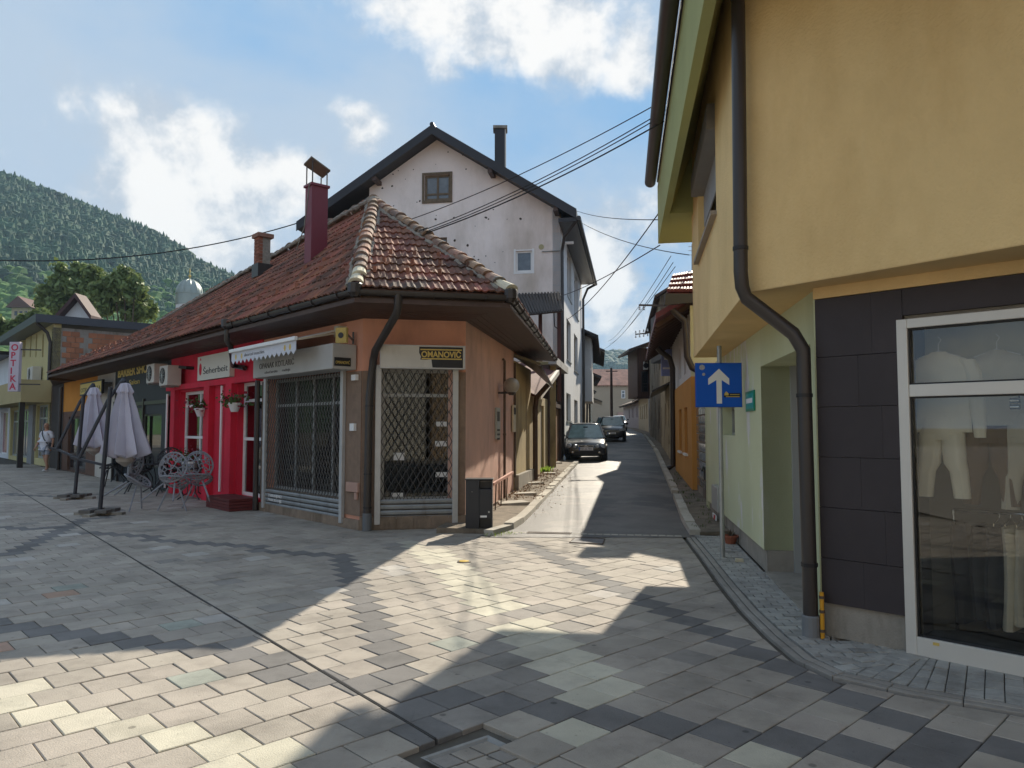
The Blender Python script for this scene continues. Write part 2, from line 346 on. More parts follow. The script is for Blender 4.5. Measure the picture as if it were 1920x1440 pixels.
class Fr:
    """vertical wall frame: s along A->B, o outwards (towards the viewer's side), z up"""
    def __init__(s, A, B, flip=False, nx=0):
        s.A = Vector((A[0], A[1])); d = Vector((B[0], B[1])) - s.A; s.len = d.length; s.t = d.normalized()
        n = Vector((s.t.y, -s.t.x))
        if n.dot(-s.A) < 0: n = -n
        if flip: n = -n
        if nx and n.x * nx < 0: n = -n
        s.n = n
    def pt(s, a, o, z):
        p = s.A + s.t * a + s.n * o; return Vector((p.x, p.y, z))
    def hit(s, px, py, o=0.):
        d = raydir(px, py); A = s.A + s.n * o
        k = s.n.dot(A) / s.n.dot(Vector((d.x, d.y)))
        p = Vector((d.x * k, d.y * k)); return (p - A).dot(s.t), CAMZ + d.z * k
    def box(s, mb, s0, s1, o0, o1, z0, z1):
        p = s.pt
        return mb.hexa([p(s0, o0, z0), p(s1, o0, z0), p(s1, o1, z0), p(s0, o1, z0), p(s0, o0, z1), p(s1, o0, z1), p(s1, o1, z1), p(s0, o1, z1)])
    def rect(s, x0, y0, x1, y1, o=0.):
        """pixel corners -> s0,s1,z0,z1 on the wall"""
        a = s.hit(x0, y0, o); b = s.hit(x1, y1, o)
        return min(a[0], b[0]), max(a[0], b[0]), min(a[1], b[1]), max(a[1], b[1])
    def poly(s, mb, pts, o0, o1):
        return mb.prism([s.pt(a, o0, z) for a, z in pts], Vector((s.n.x, s.n.y, 0)) * (o1 - o0))
    def wall(s, mb, s0, s1, z0, z1, holes=(), th=.25, o=0., top=None):
        """solid wall with real openings; cells are split on the opening edges"""
        S = sorted({s0, s1, *[min(max(h[i], s0), s1) for h in holes for i in (0, 1)]})
        Z = sorted({z0, z1, *[min(max(h[i], z0), z1) for h in holes for i in (2, 3)]})
        inh = lambda a, z: any(h[0] < a < h[1] and h[2] < z < h[3] for h in holes)
        p = s.pt; ns, nz = len(S) - 1, len(Z) - 1
        g = [[not inh((S[i] + S[i + 1]) / 2, (Z[j] + Z[j + 1]) / 2) for j in range(nz)] for i in range(ns)]
        ok = lambda i, j: 0 <= i < ns and 0 <= j < nz and g[i][j]
        for i in range(ns):
            for j in range(nz):
                if not g[i][j]: continue
                a, b, c, d = S[i], S[i + 1], Z[j], Z[j + 1]
                mb.add([p(a, o, c), p(b, o, c), p(b, o, d), p(a, o, d)], [(0, 1, 2, 3)])
                mb.add([p(a, o - th, c), p(b, o - th, c), p(b, o - th, d), p(a, o - th, d)], [(3, 2, 1, 0)])
                for di, dj, q in ((-1, 0, (a, c, a, d)), (1, 0, (b, c, b, d)), (0, -1, (a, c, b, c)), (0, 1, (a, d, b, d))):
                    if not ok(i + di, j + dj):
                        mb.add([p(q[0], o, q[1]), p(q[2], o, q[3]), p(q[2], o - th, q[3]), p(q[0], o - th, q[1])], [(0, 1, 2, 3)])
        return mb
def window(fr, r, parent, fm=None, gm=None, o=-.10, fw=.05, mull=(), trans=(), name='window', depth=.06, sill=None):
    """r = s0,s1,z0,z1; mull / trans = fractions; a frame part with a pane as its child"""
    fm = fm or WHITEU; gm = gm or GLASSD
    s0, s1, z0, z1 = r; mb = MB()
    fr.box(mb, s0, s0 + fw, o - depth, o, z0, z1); fr.box(mb, s1 - fw, s1, o - depth, o, z0, z1)
    fr.box(mb, s0 + fw, s1 - fw, o - depth, o, z0, z0 + fw); fr.box(mb, s0 + fw, s1 - fw, o - depth, o, z1 - fw, z1)
    for k in mull:
        c = s0 + (s1 - s0) * k; fr.box(mb, c - fw * .45, c + fw * .45, o - depth, o - .003, z0 + fw, z1 - fw)
    for k in trans:
        c = z0 + (z1 - z0) * k; fr.box(mb, s0 + fw, s1 - fw, o - depth, o - .006, c - fw * .45, c + fw * .45)
    w = mb.build(name, fm, parent)
    g = MB(); fr.box(g, s0 + fw * .5, s1 - fw * .5, o - depth * .6, o - depth * .5, z0 + fw * .5, z1 - fw * .5); g.build('pane', gm, w)
    if sill:
        m = MB(); fr.box(m, s0 - .06, s1 + .06, o, .05, z0 - .05, z0 - .003); m.build('sill', sill, w)
    return w
# ================================================================ THE GROUND
def zs(Y):
    return 0. if Y < 11.9 else .021 * (Y - 11.9) * min(1, (Y - 11.9) / 4 + .3)
def lerp(T, y):
    if y <= T[0][0]: return T[0][1]
    for a, b in zip(T, T[1:]):
        if y <= b[0]: return a[1] + (b[1] - a[1]) * (y - a[0]) / (b[0] - a[0])
    return T[-1][1]
XL_T = [(11.4, -.30), (12.4, .13), (15, .56), (28.3, 2.58), (40, 4.35), (56, 6.7), (70, 8.3), (85, 9.4), (100, 9.6), (120, 8.2), (150, 3.5)]
XR_T = [(11.4, 2.72), (13, 2.95), (19, 4.0), (25, 5.02), (35, 6.75), (56, 10.1), (70, 12.1), (85, 13.5), (100, 14.0), (120, 13.0), (150, 8.5)]
XWR = lambda Y: lerp([(11, 3.26), (14.2, 3.78), (28, 5.95), (43, 8.6), (60, 11.5), (75, 13.6), (90, 15.1), (110, 16.), (150, 14)], Y)
XWL = lambda Y: lerp([(11, -1.0), (12.45, -.78), (28.9, 1.90), (39.5, 3.6), (60, 6.3), (80, 7.9), (100, 8.2), (120, 6.8), (150, 2)], Y)

g = MB(); n = 40
ext = 3000
g.add([(-ext, -ext, -.10), (ext, -ext, -.10), (ext, ext, -.10), (-ext, ext, -.10)], [(0, 1, 2, 3)])
tag(g.build('ground', mat('bare_earth', (.16, .14, .10), .95, .3, .2)), kind='structure')
g = MB(); g.add([(-60, -40, -.032), (40, -40, -.032), (40, 60, -.032), (-60, 60, -.032)], [(0, 1, 2, 3)])
tag(g.build('square_bed', JOINT), kind='structure')
g = MB(); g.add([(-60, -40, -.004), (40, -40, -.004), (40, .9, -.004), (-60, .9, -.004)], [(0, 1, 2, 3)])
tag(g.build('square_surface', SQUARE), kind='structure')

# ---- slabs
PAV = thing('square_paving', None, None); tag(PAV, kind='structure')
AZ = math.radians(46); RV = Vector((math.sin(AZ), math.cos(AZ))); CV = Vector((-math.cos(AZ), math.sin(AZ)))
PITCHS = .289
KERB = [G(1284, 1004), G(1312, 1040), G(1350, 1092), G(1392, 1144), G(1440, 1192), G(1492, 1236), G(1560, 1268), G(1700, 1300), G(1920, 1338), G(2500, 1440)]
KERB2 = [Vector((p.x, p.y)) for p in KERB]
GRA, GRB = G(95, 955), G(812, 1382)
gd = Vector((GRB.x - GRA.x, GRB.y - GRA.y)).normalized(); gn = Vector((gd.y, -gd.x))
def pl(pts): return [Vector(G(*p)[:2]) for p in pts]
DARK = [pl(q) for q in (
    [(0, 1165), (62, 1175), (117, 1185), (177, 1195), (235, 1203), (302, 1215), (365, 1225), (432, 1234), (512, 1246), (565, 1259), (655, 1270), (727, 1282), (805, 1294), (900, 1305), (992, 1320), (1085, 1330), (1180, 1342), (1285, 1357), (1397, 1375), (1512, 1390), (1627, 1405), (1760, 1425)],
    [(700, 1290), (745, 1315), (780, 1347), (790, 1395)],
    [(727, 1282), (720, 1247), (705, 1225), (692, 1200), (680, 1170), (665, 1135), (652, 1105), (640, 1075), (628, 1042)],
    [(628, 1042), (560, 1034), (480, 1028), (380, 1018), (300, 1010), (200, 1003), (130, 998)],
    [(235, 955), (190, 968), (130, 985), (60, 1012), (0, 1040)],
    [(105, 990), (50, 990), (0, 988)], [(0, 925), (60, 929), (110, 931)],
    [(972, 1015), (1022, 1037), (1065, 1057), (1102, 1070), (1130, 1085), (1155, 1098), (1190, 1115), (1232, 1135), (1265, 1150), (1302, 1167), (1340, 1187), (1390, 1210), (1457, 1232), (1487, 1250), (1547, 1280), (1615, 1310), (1690, 1345), (1797, 1382), (1890, 1424), (1960, 1440)])]
CREAM = [pl(q) for q in (
    [(-40, 1290), (22, 1312), (60, 1335), (140, 1353), (222, 1371), (315, 1387), (405, 1410), (475, 1433), (560, 1450)],
    [(760, 1014), (780, 1022), (805, 1035), (830, 1050), (850, 1066), (872, 1090), (892, 1103), (905, 1116), (922, 1130), (937, 1146)],
    [(965, 1160), (987, 1181), (1005, 1200), (1030, 1224), (1065, 1247), (1097, 1276), (1140, 1306)],
    [(1225, 1382), (1250, 1388)], [(1280, 1420), (1330, 1440)])]
LIGHTB = [pl(q) for q in ([(1000, 1365), (1120, 1355)], [(1640, 1330), (1720, 1370)], [(1440, 1430), (1500, 1400)])]
MID = [pl(q) for q in ([(870, 1170), (1000, 1240), (1060, 1300)], [(1000, 1150), (1120, 1215)], [(700, 1340), (860, 1360)])]
SPOT = {3: [(345, 1277), (325, 1170), (850, 1212), (1290, 1215), (195, 1098), (130, 1098), (505, 1053)], 4: [(565, 1168), (262, 1028), (90, 1117), (20, 1213), (725, 1025), (65, 985), (540, 1062)],
        5: [(120, 1024), (380, 1038), (15, 1050)]}
SPOTW = [(k, Vector(G(*p)[:2])) for k, v in SPOT.items() for p in v]
def dseg(p, a, b):
    ab = b - a; t = max(0, min(1, (p - a).dot(ab) / ab.length_squared)); return (p - a - ab * t).length
def dpoly(p, P): return min(dseg(p, a, b) for a, b in zip(P, P[1:]))
def clip(poly, a, nrm):           # keep side where (p-a).nrm >= 0
    out = []
    for i, p in enumerate(poly):
        q = poly[(i + 1) % len(poly)]; dp = (p - a).dot(nrm); dq = (q - a).dot(nrm)
        if dp >= 0: out.append(p)
        if dp * dq < 0: out.append(p + (q - p) * (dp / (dp - dq)))
    return out
def area(P): return abs(sum(P[i].x * P[(i + 1) % len(P)].y - P[(i + 1) % len(P)].x * P[i].y for i in range(len(P)))) / 2
def kerbside(c, ext=0.):
    """nearest kerb segment: point and the normal pointing to the square"""
    best = None
    for a, b in zip(KERB2, KERB2[1:]):
        d = dseg(c, a, b)
        if best is None or d < best[0] - 1e-6:
            t = (b - a).normalized(); nn = Vector((t.y, -t.x))
            if nn.dot(Vector((0, 3)) - a) < 0: nn = -nn
            best = (d, a, nn)
    return best
STREETY0 = [Vector(G(925, 1001)[:2]), Vector(G(1285, 1006)[:2])]
MAN = [Vector(G(*p)[:2]) for p in ((788, 1418), (915, 1376), (1022, 1428), (905, 1478))]   # recessed manhole
def inside(P, p):
    s = 0
    for i in range(len(P)):
        a = P[i]; b = P[(i + 1) % len(P)]; c = (b - a).x * (p - a).y - (b - a).y * (p - a).x
        if s == 0: s = 1 if c > 0 else -1
        elif (c > 0) != (s > 0): return False
    return True
def piece(mb, poly, gap, z, h, cham=.006, tilt=None):
    """one stone: shrunk outline, bevelled rim, sides"""
    c = sum(poly, Vector((0, 0))) / len(poly)
    def shrink(d):
        out = []
        N_ = len(poly); sg = 1 if sum((poly[i].x * poly[(i + 1) % N_].y - poly[(i + 1) % N_].x * poly[i].y) for i in range(N_)) > 0 else -1
        for i in range(N_):
            a, b, e = poly[i - 1], poly[i], poly[(i + 1) % N_]
            t1 = (b - a).normalized() if (b - a).length > 1e-6 else Vector((1, 0)); t2 = (e - b).normalized() if (e - b).length > 1e-6 else t1
            n1 = Vector((-t1.y, t1.x)) * sg; n2 = Vector((-t2.y, t2.x)) * sg
            k = n1 + n2; k = k / max(.25, k.length_squared) * 2
            out.append(b + k * d)
        return out
    A = shrink(gap); B = shrink(gap + cham); n_ = len(poly)
    tz = (lambda p: 0) if tilt is None else (lambda p: (p - c).dot(tilt))
    vs = [(p.x, p.y, z - h) for p in A] + [(p.x, p.y, z - cham * .7 + tz(p)) for p in A] + [(p.x, p.y, z + tz(p)) for p in B]
    fs = [(i, (i + 1) % n_, n_ + (i + 1) % n_, n_ + i) for i in range(n_)] + [(n_ + i, n_ + (i + 1) % n_, 2 * n_ + (i + 1) % n_, 2 * n_ + i) for i in range(n_)] + [tuple(range(2 * n_, 3 * n_))]
    mb.add(vs, fs)
SHOPFOOT = [Vector(p) for p in ((-2.40, 12.30), (-.80, 12.58), (2.0, 29.), (-30, 60), (-22, 34))]
rows = []
rs = random.Random(3)
CPH, RPH = .0, .10
for ci in range(-20, 190):
    c0 = ci * PITCHS + CPH
    r = -12. + (ci % 2) * PITCHS / 2 + RPH
    while r < 34:
        r1 = r + PITCHS
        ctr = RV * (r + r1) / 2 + CV * (c0 + PITCHS / 2)
        if ctr.y > .9 and ctr.y < 34 and abs(ctr.x) < 4.5 + ctr.y * .95 and ctr.x > -24:
            rows.append((r, r1, c0, c0 + PITCHS, ctr))
        r = r1
def keyof(p):
    cc_ = p.dot(CV); ci = math.floor((cc_ - CPH) / PITCHS); rr_ = p.dot(RV) - (-12. + (ci % 2) * PITCHS / 2 + RPH); return ci, math.floor(rr_ / PITCHS)
def count(polys):
    D = {}
    for P in polys:
        for u, v in zip(P, P[1:]):
            n_ = max(1, int((v - u).length / .02))
            for i in range(n_):
                k = keyof(u + (v - u) * (i + .5) / n_); D[k] = D.get(k, 0) + 1
    return D
KD, KC, KL = count(DARK), count(CREAM), count(LIGHTB)
slabs = []
for r, r1, c0, c1, ctr in rows:
    if inside(SHOPFOOT, ctr): continue
    poly = [RV * a + CV * b for a, b in ((r, c0), (r1, c0), (r1, c1), (r, c1))]
    kd = kerbside(ctr)
    if kd[0] < .6 or (ctr - kd[1]).dot(kd[2]) < 0:
        if ctr.x > 1.5 or kd[0] < .4:
            poly = clip(poly, kd[1] + kd[2] * .055, kd[2])
    if len(poly) < 3: continue
    sn = (STREETY0[1] - STREETY0[0]).normalized(); sn = Vector((sn.y, -sn.x))
    if ctr.x > -.75: poly = clip(poly, STREETY0[0], sn)
    if len(poly) < 3: continue
    if all((p - KERB2[0]).y > 0 for p in poly) and ctr.x > 0: continue
    if inside(MAN, ctr): continue
    if ctr.x > 1.2: 
        kd = kerbside(sum(poly, Vector((0, 0))) / len(poly))
        if (sum(poly, Vector((0, 0))) / len(poly) - kd[1]).dot(kd[2]) < 0: continue
    # slot groove
    ga = Vector(GRA[:2]); dA = [(p - ga).dot(gn) for p in poly]
    along = (ctr - ga).dot(gd)
    parts_ = [poly]
    if min(dA) < 0 < max(dA) and -12 < along < 15.2:
        parts_ = [clip(poly, ga + gn * .007, gn), clip(poly, ga - gn * .007, -gn)]
    kk_ = keyof(ctr); k = 0
    if KD.get(kk_, 0) >= 8: k = 1
    elif KC.get(kk_, 0) >= 5: k = 2
    elif min(dpoly(ctr, P) for P in MID) < PITCHS * .8 and rs.random() < .6: k = 6
    elif KL.get(kk_, 0) >= 6: k = 2
    elif rs.random() < .02: k = 5
    elif rs.random() < .04: k = 6
    for kk, sp in SPOTW:
        if (ctr - sp).length < PITCHS * .5: k = kk
    for P in parts_:
        if len(P) >= 3 and area(P) > .0012:
            slabs.append((ctr.length, k, P))
slabs.sort(key=lambda t: t[0])
def inview(c):
    if c.y < 3.3: return False
    return abs(c.x / c.y) < .72 and c.y > 3.35
cnt = 0; stuff = {}
for d, k, P in slabs:
    z = rs.uniform(-.0035, .0015); tl = Vector((rs.uniform(-.008, .008), rs.uniform(-.008, .008)))
    c = sum(P, Vector((0, 0))) / len(P)
    if cnt < 290 and inview(c):
        mb = MB(); piece(mb, P, .0035, z, .04, .005, tl)
        mb.build('slab', SLABS[k], PAV, normals=False); cnt += 1
    else:
        if k not in stuff: stuff[k] = [MB(), []]
        n0 = len(stuff[k][0].v); piece(stuff[k][0], P, .0035, z, .04, .005, tl)
        stuff[k][1] += [rs.random()] * (len(stuff[k][0].v) - n0)
allmb = MB(); rv = []
for k, (m_, r_) in stuff.items():
    allmb.k = k; b0 = len(allmb.v); allmb.v += m_.v; allmb.f += [tuple(b0 + i for i in f) for f in m_.f]; allmb.m += [k] * len(m_.f); rv += r_
o = allmb.build('distant_slabs', SLABS, PAV, normals=False); tag(o, kind='stuff')
at = o.data.attributes.new('rnd', 'FLOAT', 'POINT'); at.data.foreach_set('value', rv)

# groove cover / slot drain and the recessed manhole
mb = MB(); a = Vector(GRA[:2]) - gd * 10; b = Vector(GRB[:2]) + gd * .02
def strip(mb, pts, w, z0, z1):
    for p, q in zip(pts, pts[1:]):
        t = (q - p).normalized(); nn = Vector((-t.y, t.x)) * w / 2
        mb.hexa([(*(p - nn), z0), (*(q - nn), z0), (*(q + nn), z0), (*(p + nn), z0), (*(p - nn), z1), (*(q - nn), z1), (*(q + nn), z1), (*(p + nn), z1)])
for sgn in (-1, 1):
    strip(mb, [a + gn * sgn * .0052, b + gn * sgn * .0052], .0028, -.03, .002)
tag(mb.build('slot_drain', mat('slot_drain_steel', (.09, .085, .08), .6, .3, 9)), 'thin dark slot drain cutting diagonally through the square paving', 'drain')
mh = thing('manhole_cover', 'square recessed manhole cover filled with grey paving at the bottom of the photo', 'manhole cover', (*MAN[0], 0))
mb = MB(); cc = sum(MAN, Vector((0, 0))) / 4
inn = [cc + (p - cc) * .93 for p in MAN]; inn2 = [cc + (p - cc) * .87 for p in MAN]
for i in range(4):
    j = (i + 1) % 4
    mb.add([(*MAN[i], -.006), (*MAN[j], -.006), (*inn[j], -.010), (*inn[i], -.010), (*inn2[i], -.022), (*inn2[j], -.022)], [(0, 1, 2, 3), (3, 2, 5, 4)])
mb.build('frame', mat('manhole_zinc', (.27, .27, .26), .6, .25, 9, metal=.2), mh)
e1 = inn2[1] - inn2[0]; e2 = inn2[3] - inn2[0]
for i in range(3):
    for j in range(3):
        P = [inn2[0] + e1 * (i + u) / 3 + e2 * (j + v) / 3 for u, v in ((0, 0), (1, 0), (1, 1), (0, 1))]
        mb = MB(); piece(mb, P, .006, -.016, .03, .004); mb.build('paver', SLABS[0 if (i + j) % 3 else 6], mh, normals=False)

# ---- kerb band along the small pavers, and the small pavers
KB = thing('small_paver_walk', None, None); tag(KB, kind='structure')
def offs(P, d):
    out = []
    for i, p in enumerate(P):
        t = (P[min(i + 1, len(P) - 1)] - P[max(i - 1, 0)]).normalized(); nn = Vector((-t.y, t.x))
        if nn.dot(Vector((0, 3)) - p) > 0: nn = -nn
        out.append(p + nn * d)          # away from the square
    return out
fine = []
for p, q in zip(KERB2, KERB2[1:]):
    for k in range(4): fine.append(p + (q - p) * k / 4)
fine.append(KERB2[-1])
for lane, (d0, d1, z) in enumerate(((0., .06, .001), (.068, .135, .003))):
    A_, B_ = offs(fine, d0), offs(fine, d1)
    i = 0
    while i < len(fine) - 1:
        j = min(i + 3, len(fine) - 1); pg = A_[i:j + 1] + B_[i:j + 1][::-1]
        mb = MB(); piece(mb, pg, .003, z, .05, .005); mb.build('kerb_stone', mat('worn_kerb', (.31, .29, .26), .95, .18, 5, .6, 70, rnd=.12), KB, normals=False); i = j
rwA, rwB = Vector((2.4987, 6.03)), Vector((3.75, 14.2))
frontd = Vector((.69, -.724))
inner = offs(fine, .143)
def arcs(P):
    L_ = [0]
    for a, b in zip(P, P[1:]): L_.append(L_[-1] + (b - a).length)
    return L_
AL = arcs(inner)
def onarc(s):
    for i in range(len(AL) - 1):
        if s <= AL[i + 1]:
            k = (s - AL[i]) / (AL[i + 1] - AL[i]); t = (inner[i + 1] - inner[i]).normalized()
            a0 = (inner[min(i + 1, len(inner) - 1)] - inner[max(i - 1, 0)]).normalized(); a1 = (inner[min(i + 2, len(inner) - 1)] - inner[i]).normalized()
            t = (a0 * (1 - k) + a1 * k).normalized()
            return inner[i] + (inner[i + 1] - inner[i]) * k, t
    return inner[-1], (inner[-1] - inner[-2]).normalized()
blocks = []
s = 0.; ri = 0
while s < AL[-1] - 1.2:
    p0, t0 = onarc(s); p1, t1 = onarc(s + .105); n0 = Vector((-t0.y, t0.x)); n1 = Vector((-t1.y, t1.x))
    if n0.dot(Vector((0, 3)) - p0) > 0: n0 = -n0
    if n1.dot(Vector((0, 3)) - p1) > 0: n1 = -n1
    dpt = -.01 - (ri % 2) * .1
    if ri % 2 == 0: dpt = 0.
    else: dpt = -.095
    while dpt < 1.5:
        w_ = .17
        g_ = .004 if s < 3.9 else .009; P = [p0 + n0 * (max(0, dpt) + g_), p1 + n1 * (max(0, dpt) + g_), p1 + n1 * (dpt + w_), p0 + n0 * (dpt + w_)]
        dpt += w_
        # stay off the building
        t_ = (rwB - rwA).normalized(); nn = Vector((t_.y, -t_.x)); nn = -nn if nn.dot(Vector((0, 5)) - rwA) < 0 else nn
        c = sum(P, Vector((0, 0))) / 4
        fn = Vector((frontd.y, -frontd.x)); fn = -fn if fn.dot(-rwA) < 0 else fn
        doorn = 0 if not (6.0 < c.y < 8.6) else .5
        if c.y > 5.9: P = clip(P, rwA - nn * doorn, nn)
        else:
            P = clip(P, rwA - fn * .12, fn)
        if len(P) >= 3 and area(P) > .002: blocks.append((c.length, P))
    s += .105; ri += 1
blocks.sort(key=lambda t: t[0]); sm = MB(); rv = []
for i, (d, P) in enumerate(blocks):
    tl = Vector((rs.uniform(-.03, .03), rs.uniform(-.03, .03))); z = rs.uniform(-.004, .003) + .004
    if i < 280:
        mb = MB(); piece(mb, P, .0028, z, .05, .0045, tl); mb.build('small_paver', GRANITE, KB, normals=False)
    else:
        n0 = len(sm.v); piece(sm, P, .0028, z, .05, .0045, tl); rv += [rs.random()] * (len(sm.v) - n0)
if sm.v:
    o = sm.build('distant_small_pavers', GRANITE, KB, normals=False); tag(o, kind='stuff')
    at = o.data.attributes.new('rnd', 'FLOAT', 'POINT'); at.data.foreach_set('value', rv)

# ---- the street
Ys = [11.3 + .5 * i for i in range(40)] + [31.3 + 2 * i for i in range(60)]
mb = MB(); NX = 8
for i, Y in enumerate(Ys):
    xl, xr = lerp(XL_T, Y) - .25, lerp(XR_T, Y) + .12
    for k in range(NX + 1):
        u = k / NX; crown = .04 * (1 - (2 * u - 1) ** 2) * min(1, (Y - 11.3) / 3)
        mb.v.append((xl + (xr - xl) * u, Y, zs(Y) + .004 + crown + .006 * mnoise.noise(Vector((xl + u * 3, Y, 0)) * .7) * min(1, (Y - 11.3))))
for i in range(len(Ys) - 1):
    for k in range(NX):
        a = i * (NX + 1) + k; mb.f.append((a, a + 1, a + NX + 2, a + NX + 1)); mb.m.append(0)
# clip the near end: paving covers up to STREETY0
tag(mb.build('street', ASPH, smooth=True), kind='structure')
# channel stones and grating across the street mouth
a, b = Vector(G(958, 1000)[:2]), Vector(G(1286, 1007)[:2]); t = (b - a).normalized(); L_ = (b - a).length
ch = thing('street_channel', 'row of small stones and an iron grating across the mouth of the asphalt street', 'drain channel', (a.x, a.y, 0))
nst = int(L_ / .12)
for i in range(nst):
    p = a + t * (i * .12); q = a + t * (i * .12 + .112); up = Vector((-t.y, t.x)) * .09
    if .25 < i * .12 < .95: continue
    mb = MB(); piece(mb, [p, q, q + up, p + up], .004, .012 + rs.uniform(-.002, .003), .05, .006); mb.build('channel_stone', CONCL, ch, normals=False)
mb = MB(); up = Vector((-t.y, t.x))
for i in range(20):
    p = a + t * (.26 + i * .035); mb.bar((*p, .010), (*(p + up * .11), .010), .012, .012)
for d_ in (-.005, .115): mb.bar((*(a + t * .25 + up * d_), .010), (*(a + t * .95 + up * d_), .010), .014, .014)
mb.build('grating', mat('rusty_iron', (.10, .07, .05), .7, .3, 9), ch)
mcov = thing('street_manhole', 'flat rectangular iron cover in the paving just before the asphalt street', 'manhole cover', (*G(1105, 1015)[:2], 0))
P = [Vector(G(*p)[:2]) for p in ((1068, 1018), (1078, 1009), (1134, 1011), (1130, 1021))]
mb = MB(); piece(mb, P, 0, .008, .02, .004); mb.build('cover', mat('iron_cover', (.12, .11, .11), .55, .2, 9), mcov)
mb = MB(); c = sum(P, Vector((0, 0))) / 4
for i in range(4):
    mb.bar((*P[i], .009), (*P[(i + 1) % 4], .009), .014, .010)
mb.build('rim', MATS['rusty_iron'], mcov)
# yellow survey cap and litter on the square
pc = G(870, 1054); yc = thing('marker_cap', 'round yellow marker cap set in the sunlit paving', 'marker cap', tuple(pc))
mb = MB(); mb.lathe(pc, [(.085, 0), (.085, .008), (.07, .012), (.03, .014)], 20); mb.build('rim', MATS['rusty_iron'], yc)
mb = MB(); mb.lathe(pc + Vector((0, 0, .004)), [(.062, 0), (.062, .012), (.02, .016)], 20); mb.build('cap', mat('yellow_cap', (.55, .36, .03), .6, .2, 20), yc)

# ---- pavements beside the street
def pavement(name, inner_, outer_, y0, y1, h, m, step=1.):
    mb = MB(); Y = y0; pts = []
    while Y < y1 + .01:
        pts.append(Y); Y += step
    for Y in pts:
        a, b = inner_(Y), outer_(Y); z = zs(Y)
        mb.v += [(a, Y, z - .15), (a, Y, z + h), (b, Y, z + h + .03), (b, Y, z - .15)]
    for i in range(len(pts) - 1):
        for k in range(3):
            q = i * 4 + k; mb.f.append((q, q + 1, q + 5, q + 4)); mb.m.append(0)
    mb.f += [(0, 1, 2, 3)]; mb.m += [0]
    return tag(mb.build(name, m), kind='structure')
EARTH = mat('broken_asphalt_and_earth', (.20, .165, .125), .95, .35, 5, .9, 50, stain=(.10, .085, .06), stscale=2.5)
lpv = pavement('left_pavement', lambda Y: lerp(XL_T, Y) - .16, lambda Y: XWL(Y) - .3, 11.75, 60.75, .06, EARTH)
rpv = pavement('right_pavement', lambda Y: lerp(XR_T, Y) + .16, lambda Y: XWR(Y) + .3, 11.5, 100.5, .05, EARTH)
def kerbrun(parent, xf, side, y0, y1, ln=.8, w=.17, h=.10):
    Y = y0; k = 0
    while Y < y1:
        l = ln * rs.uniform(.75, 1.1)
        if rs.random() < .93 or Y < 16:
            p = Vector((xf(Y), Y)); q = Vector((xf(Y + l), Y + l)); t = (q - p).normalized(); nn = Vector((-t.y, t.x)) * side * w
            z0, z1 = zs(Y), zs(Y + l); dz = rs.uniform(-.015, .015); q = q - t * .015
            mb = MB(); up = rs.uniform(-.01, .01)
            mb.hexa([(*p, z0 - .1), (*q, z1 - .1), (*(q + nn), z1 - .1), (*(p + nn), z0 - .1), (*(p + nn * .06), z0 + h + dz), (*(q + nn * .06), z1 + h + dz + up), (*(q + nn), z1 + h + dz + up), (*(p + nn), z0 + h + dz)])
            mb.build('kerb_stone', CONCL, parent)
        Y += l; k += 1
kerbrun(lpv, lambda Y: lerp(XL_T, Y), 1, 11.45, 27.3)
kerbrun(rpv, lambda Y: lerp(XR_T, Y), -1, 11.55, 62, .9)
# broken flagstones, weeds, dry leaves
for (x, y, w, h, a) in ((962, 950, .62, .45, .2), (985, 935, .5, .3, .0), (1000, 918, .5, .3, .35), (1040, 885, .5, .3, .2), (1030, 902, .4, .3, -.2)):
    p = G(x, y, .08); mb = MB(); c, s_ = math.cos(a), math.sin(a)
    poly = [Vector((p.x + (u * c - v * s_), p.y + (u * s_ + v * c))) for u, v in ((-w / 2, -h / 2), (w / 2, -h / 2 * .8), (w / 2 * .8, h / 2), (-w / 2 * .9, h / 2))]
    piece(mb, poly, 0, zs(p.y) + .115, .06, .008, Vector((.03, .02))); mb.build('flagstone', CONCL, lpv)
def litter(name, m, n, area_, size, seed):
    r_ = random.Random(seed); mb = MB()
    for _ in range(n):
        x, y, z = area_(r_); a = r_.uniform(0, 6.28); b = r_.uniform(-.6, .6); L2 = size * r_.uniform(.5, 1.3)
        d = Vector((math.cos(a), math.sin(a), b)).normalized() * L2; e = Vector((-math.sin(a), math.cos(a), r_.uniform(-.5, .5))) * L2 * .4
        c = Vector((x, y, z + abs(d.z) / 2 + .004))
        mb.add([c - d * .5, c + e * .5, c + d * .5, c - e * .5 + Vector((0, 0, .2 * L2))], [(0, 1, 2, 3)])
    o = mb.build(name, m, normals=False); return tag(o, kind='stuff')
litter('dry_leaves', DEAD, 900, lambda r: (lambda Y: (XWL(Y) + abs(r.gauss(0, .35)) + .05, Y, zs(Y) + .085))(r.uniform(15.5, 23.5)), .07, 5)['label'] = 'brown dry leaves along the foot of the left street wall'
litter('street_debris', DEAD, 160, lambda r: (lambda Y: (lerp(XL_T, Y) + abs(r.gauss(0, .25)), Y, zs(Y) + .02))(r.uniform(13.5, 22)), .035, 8)['label'] = 'crumbs and dry leaves in the sunlit gutter'
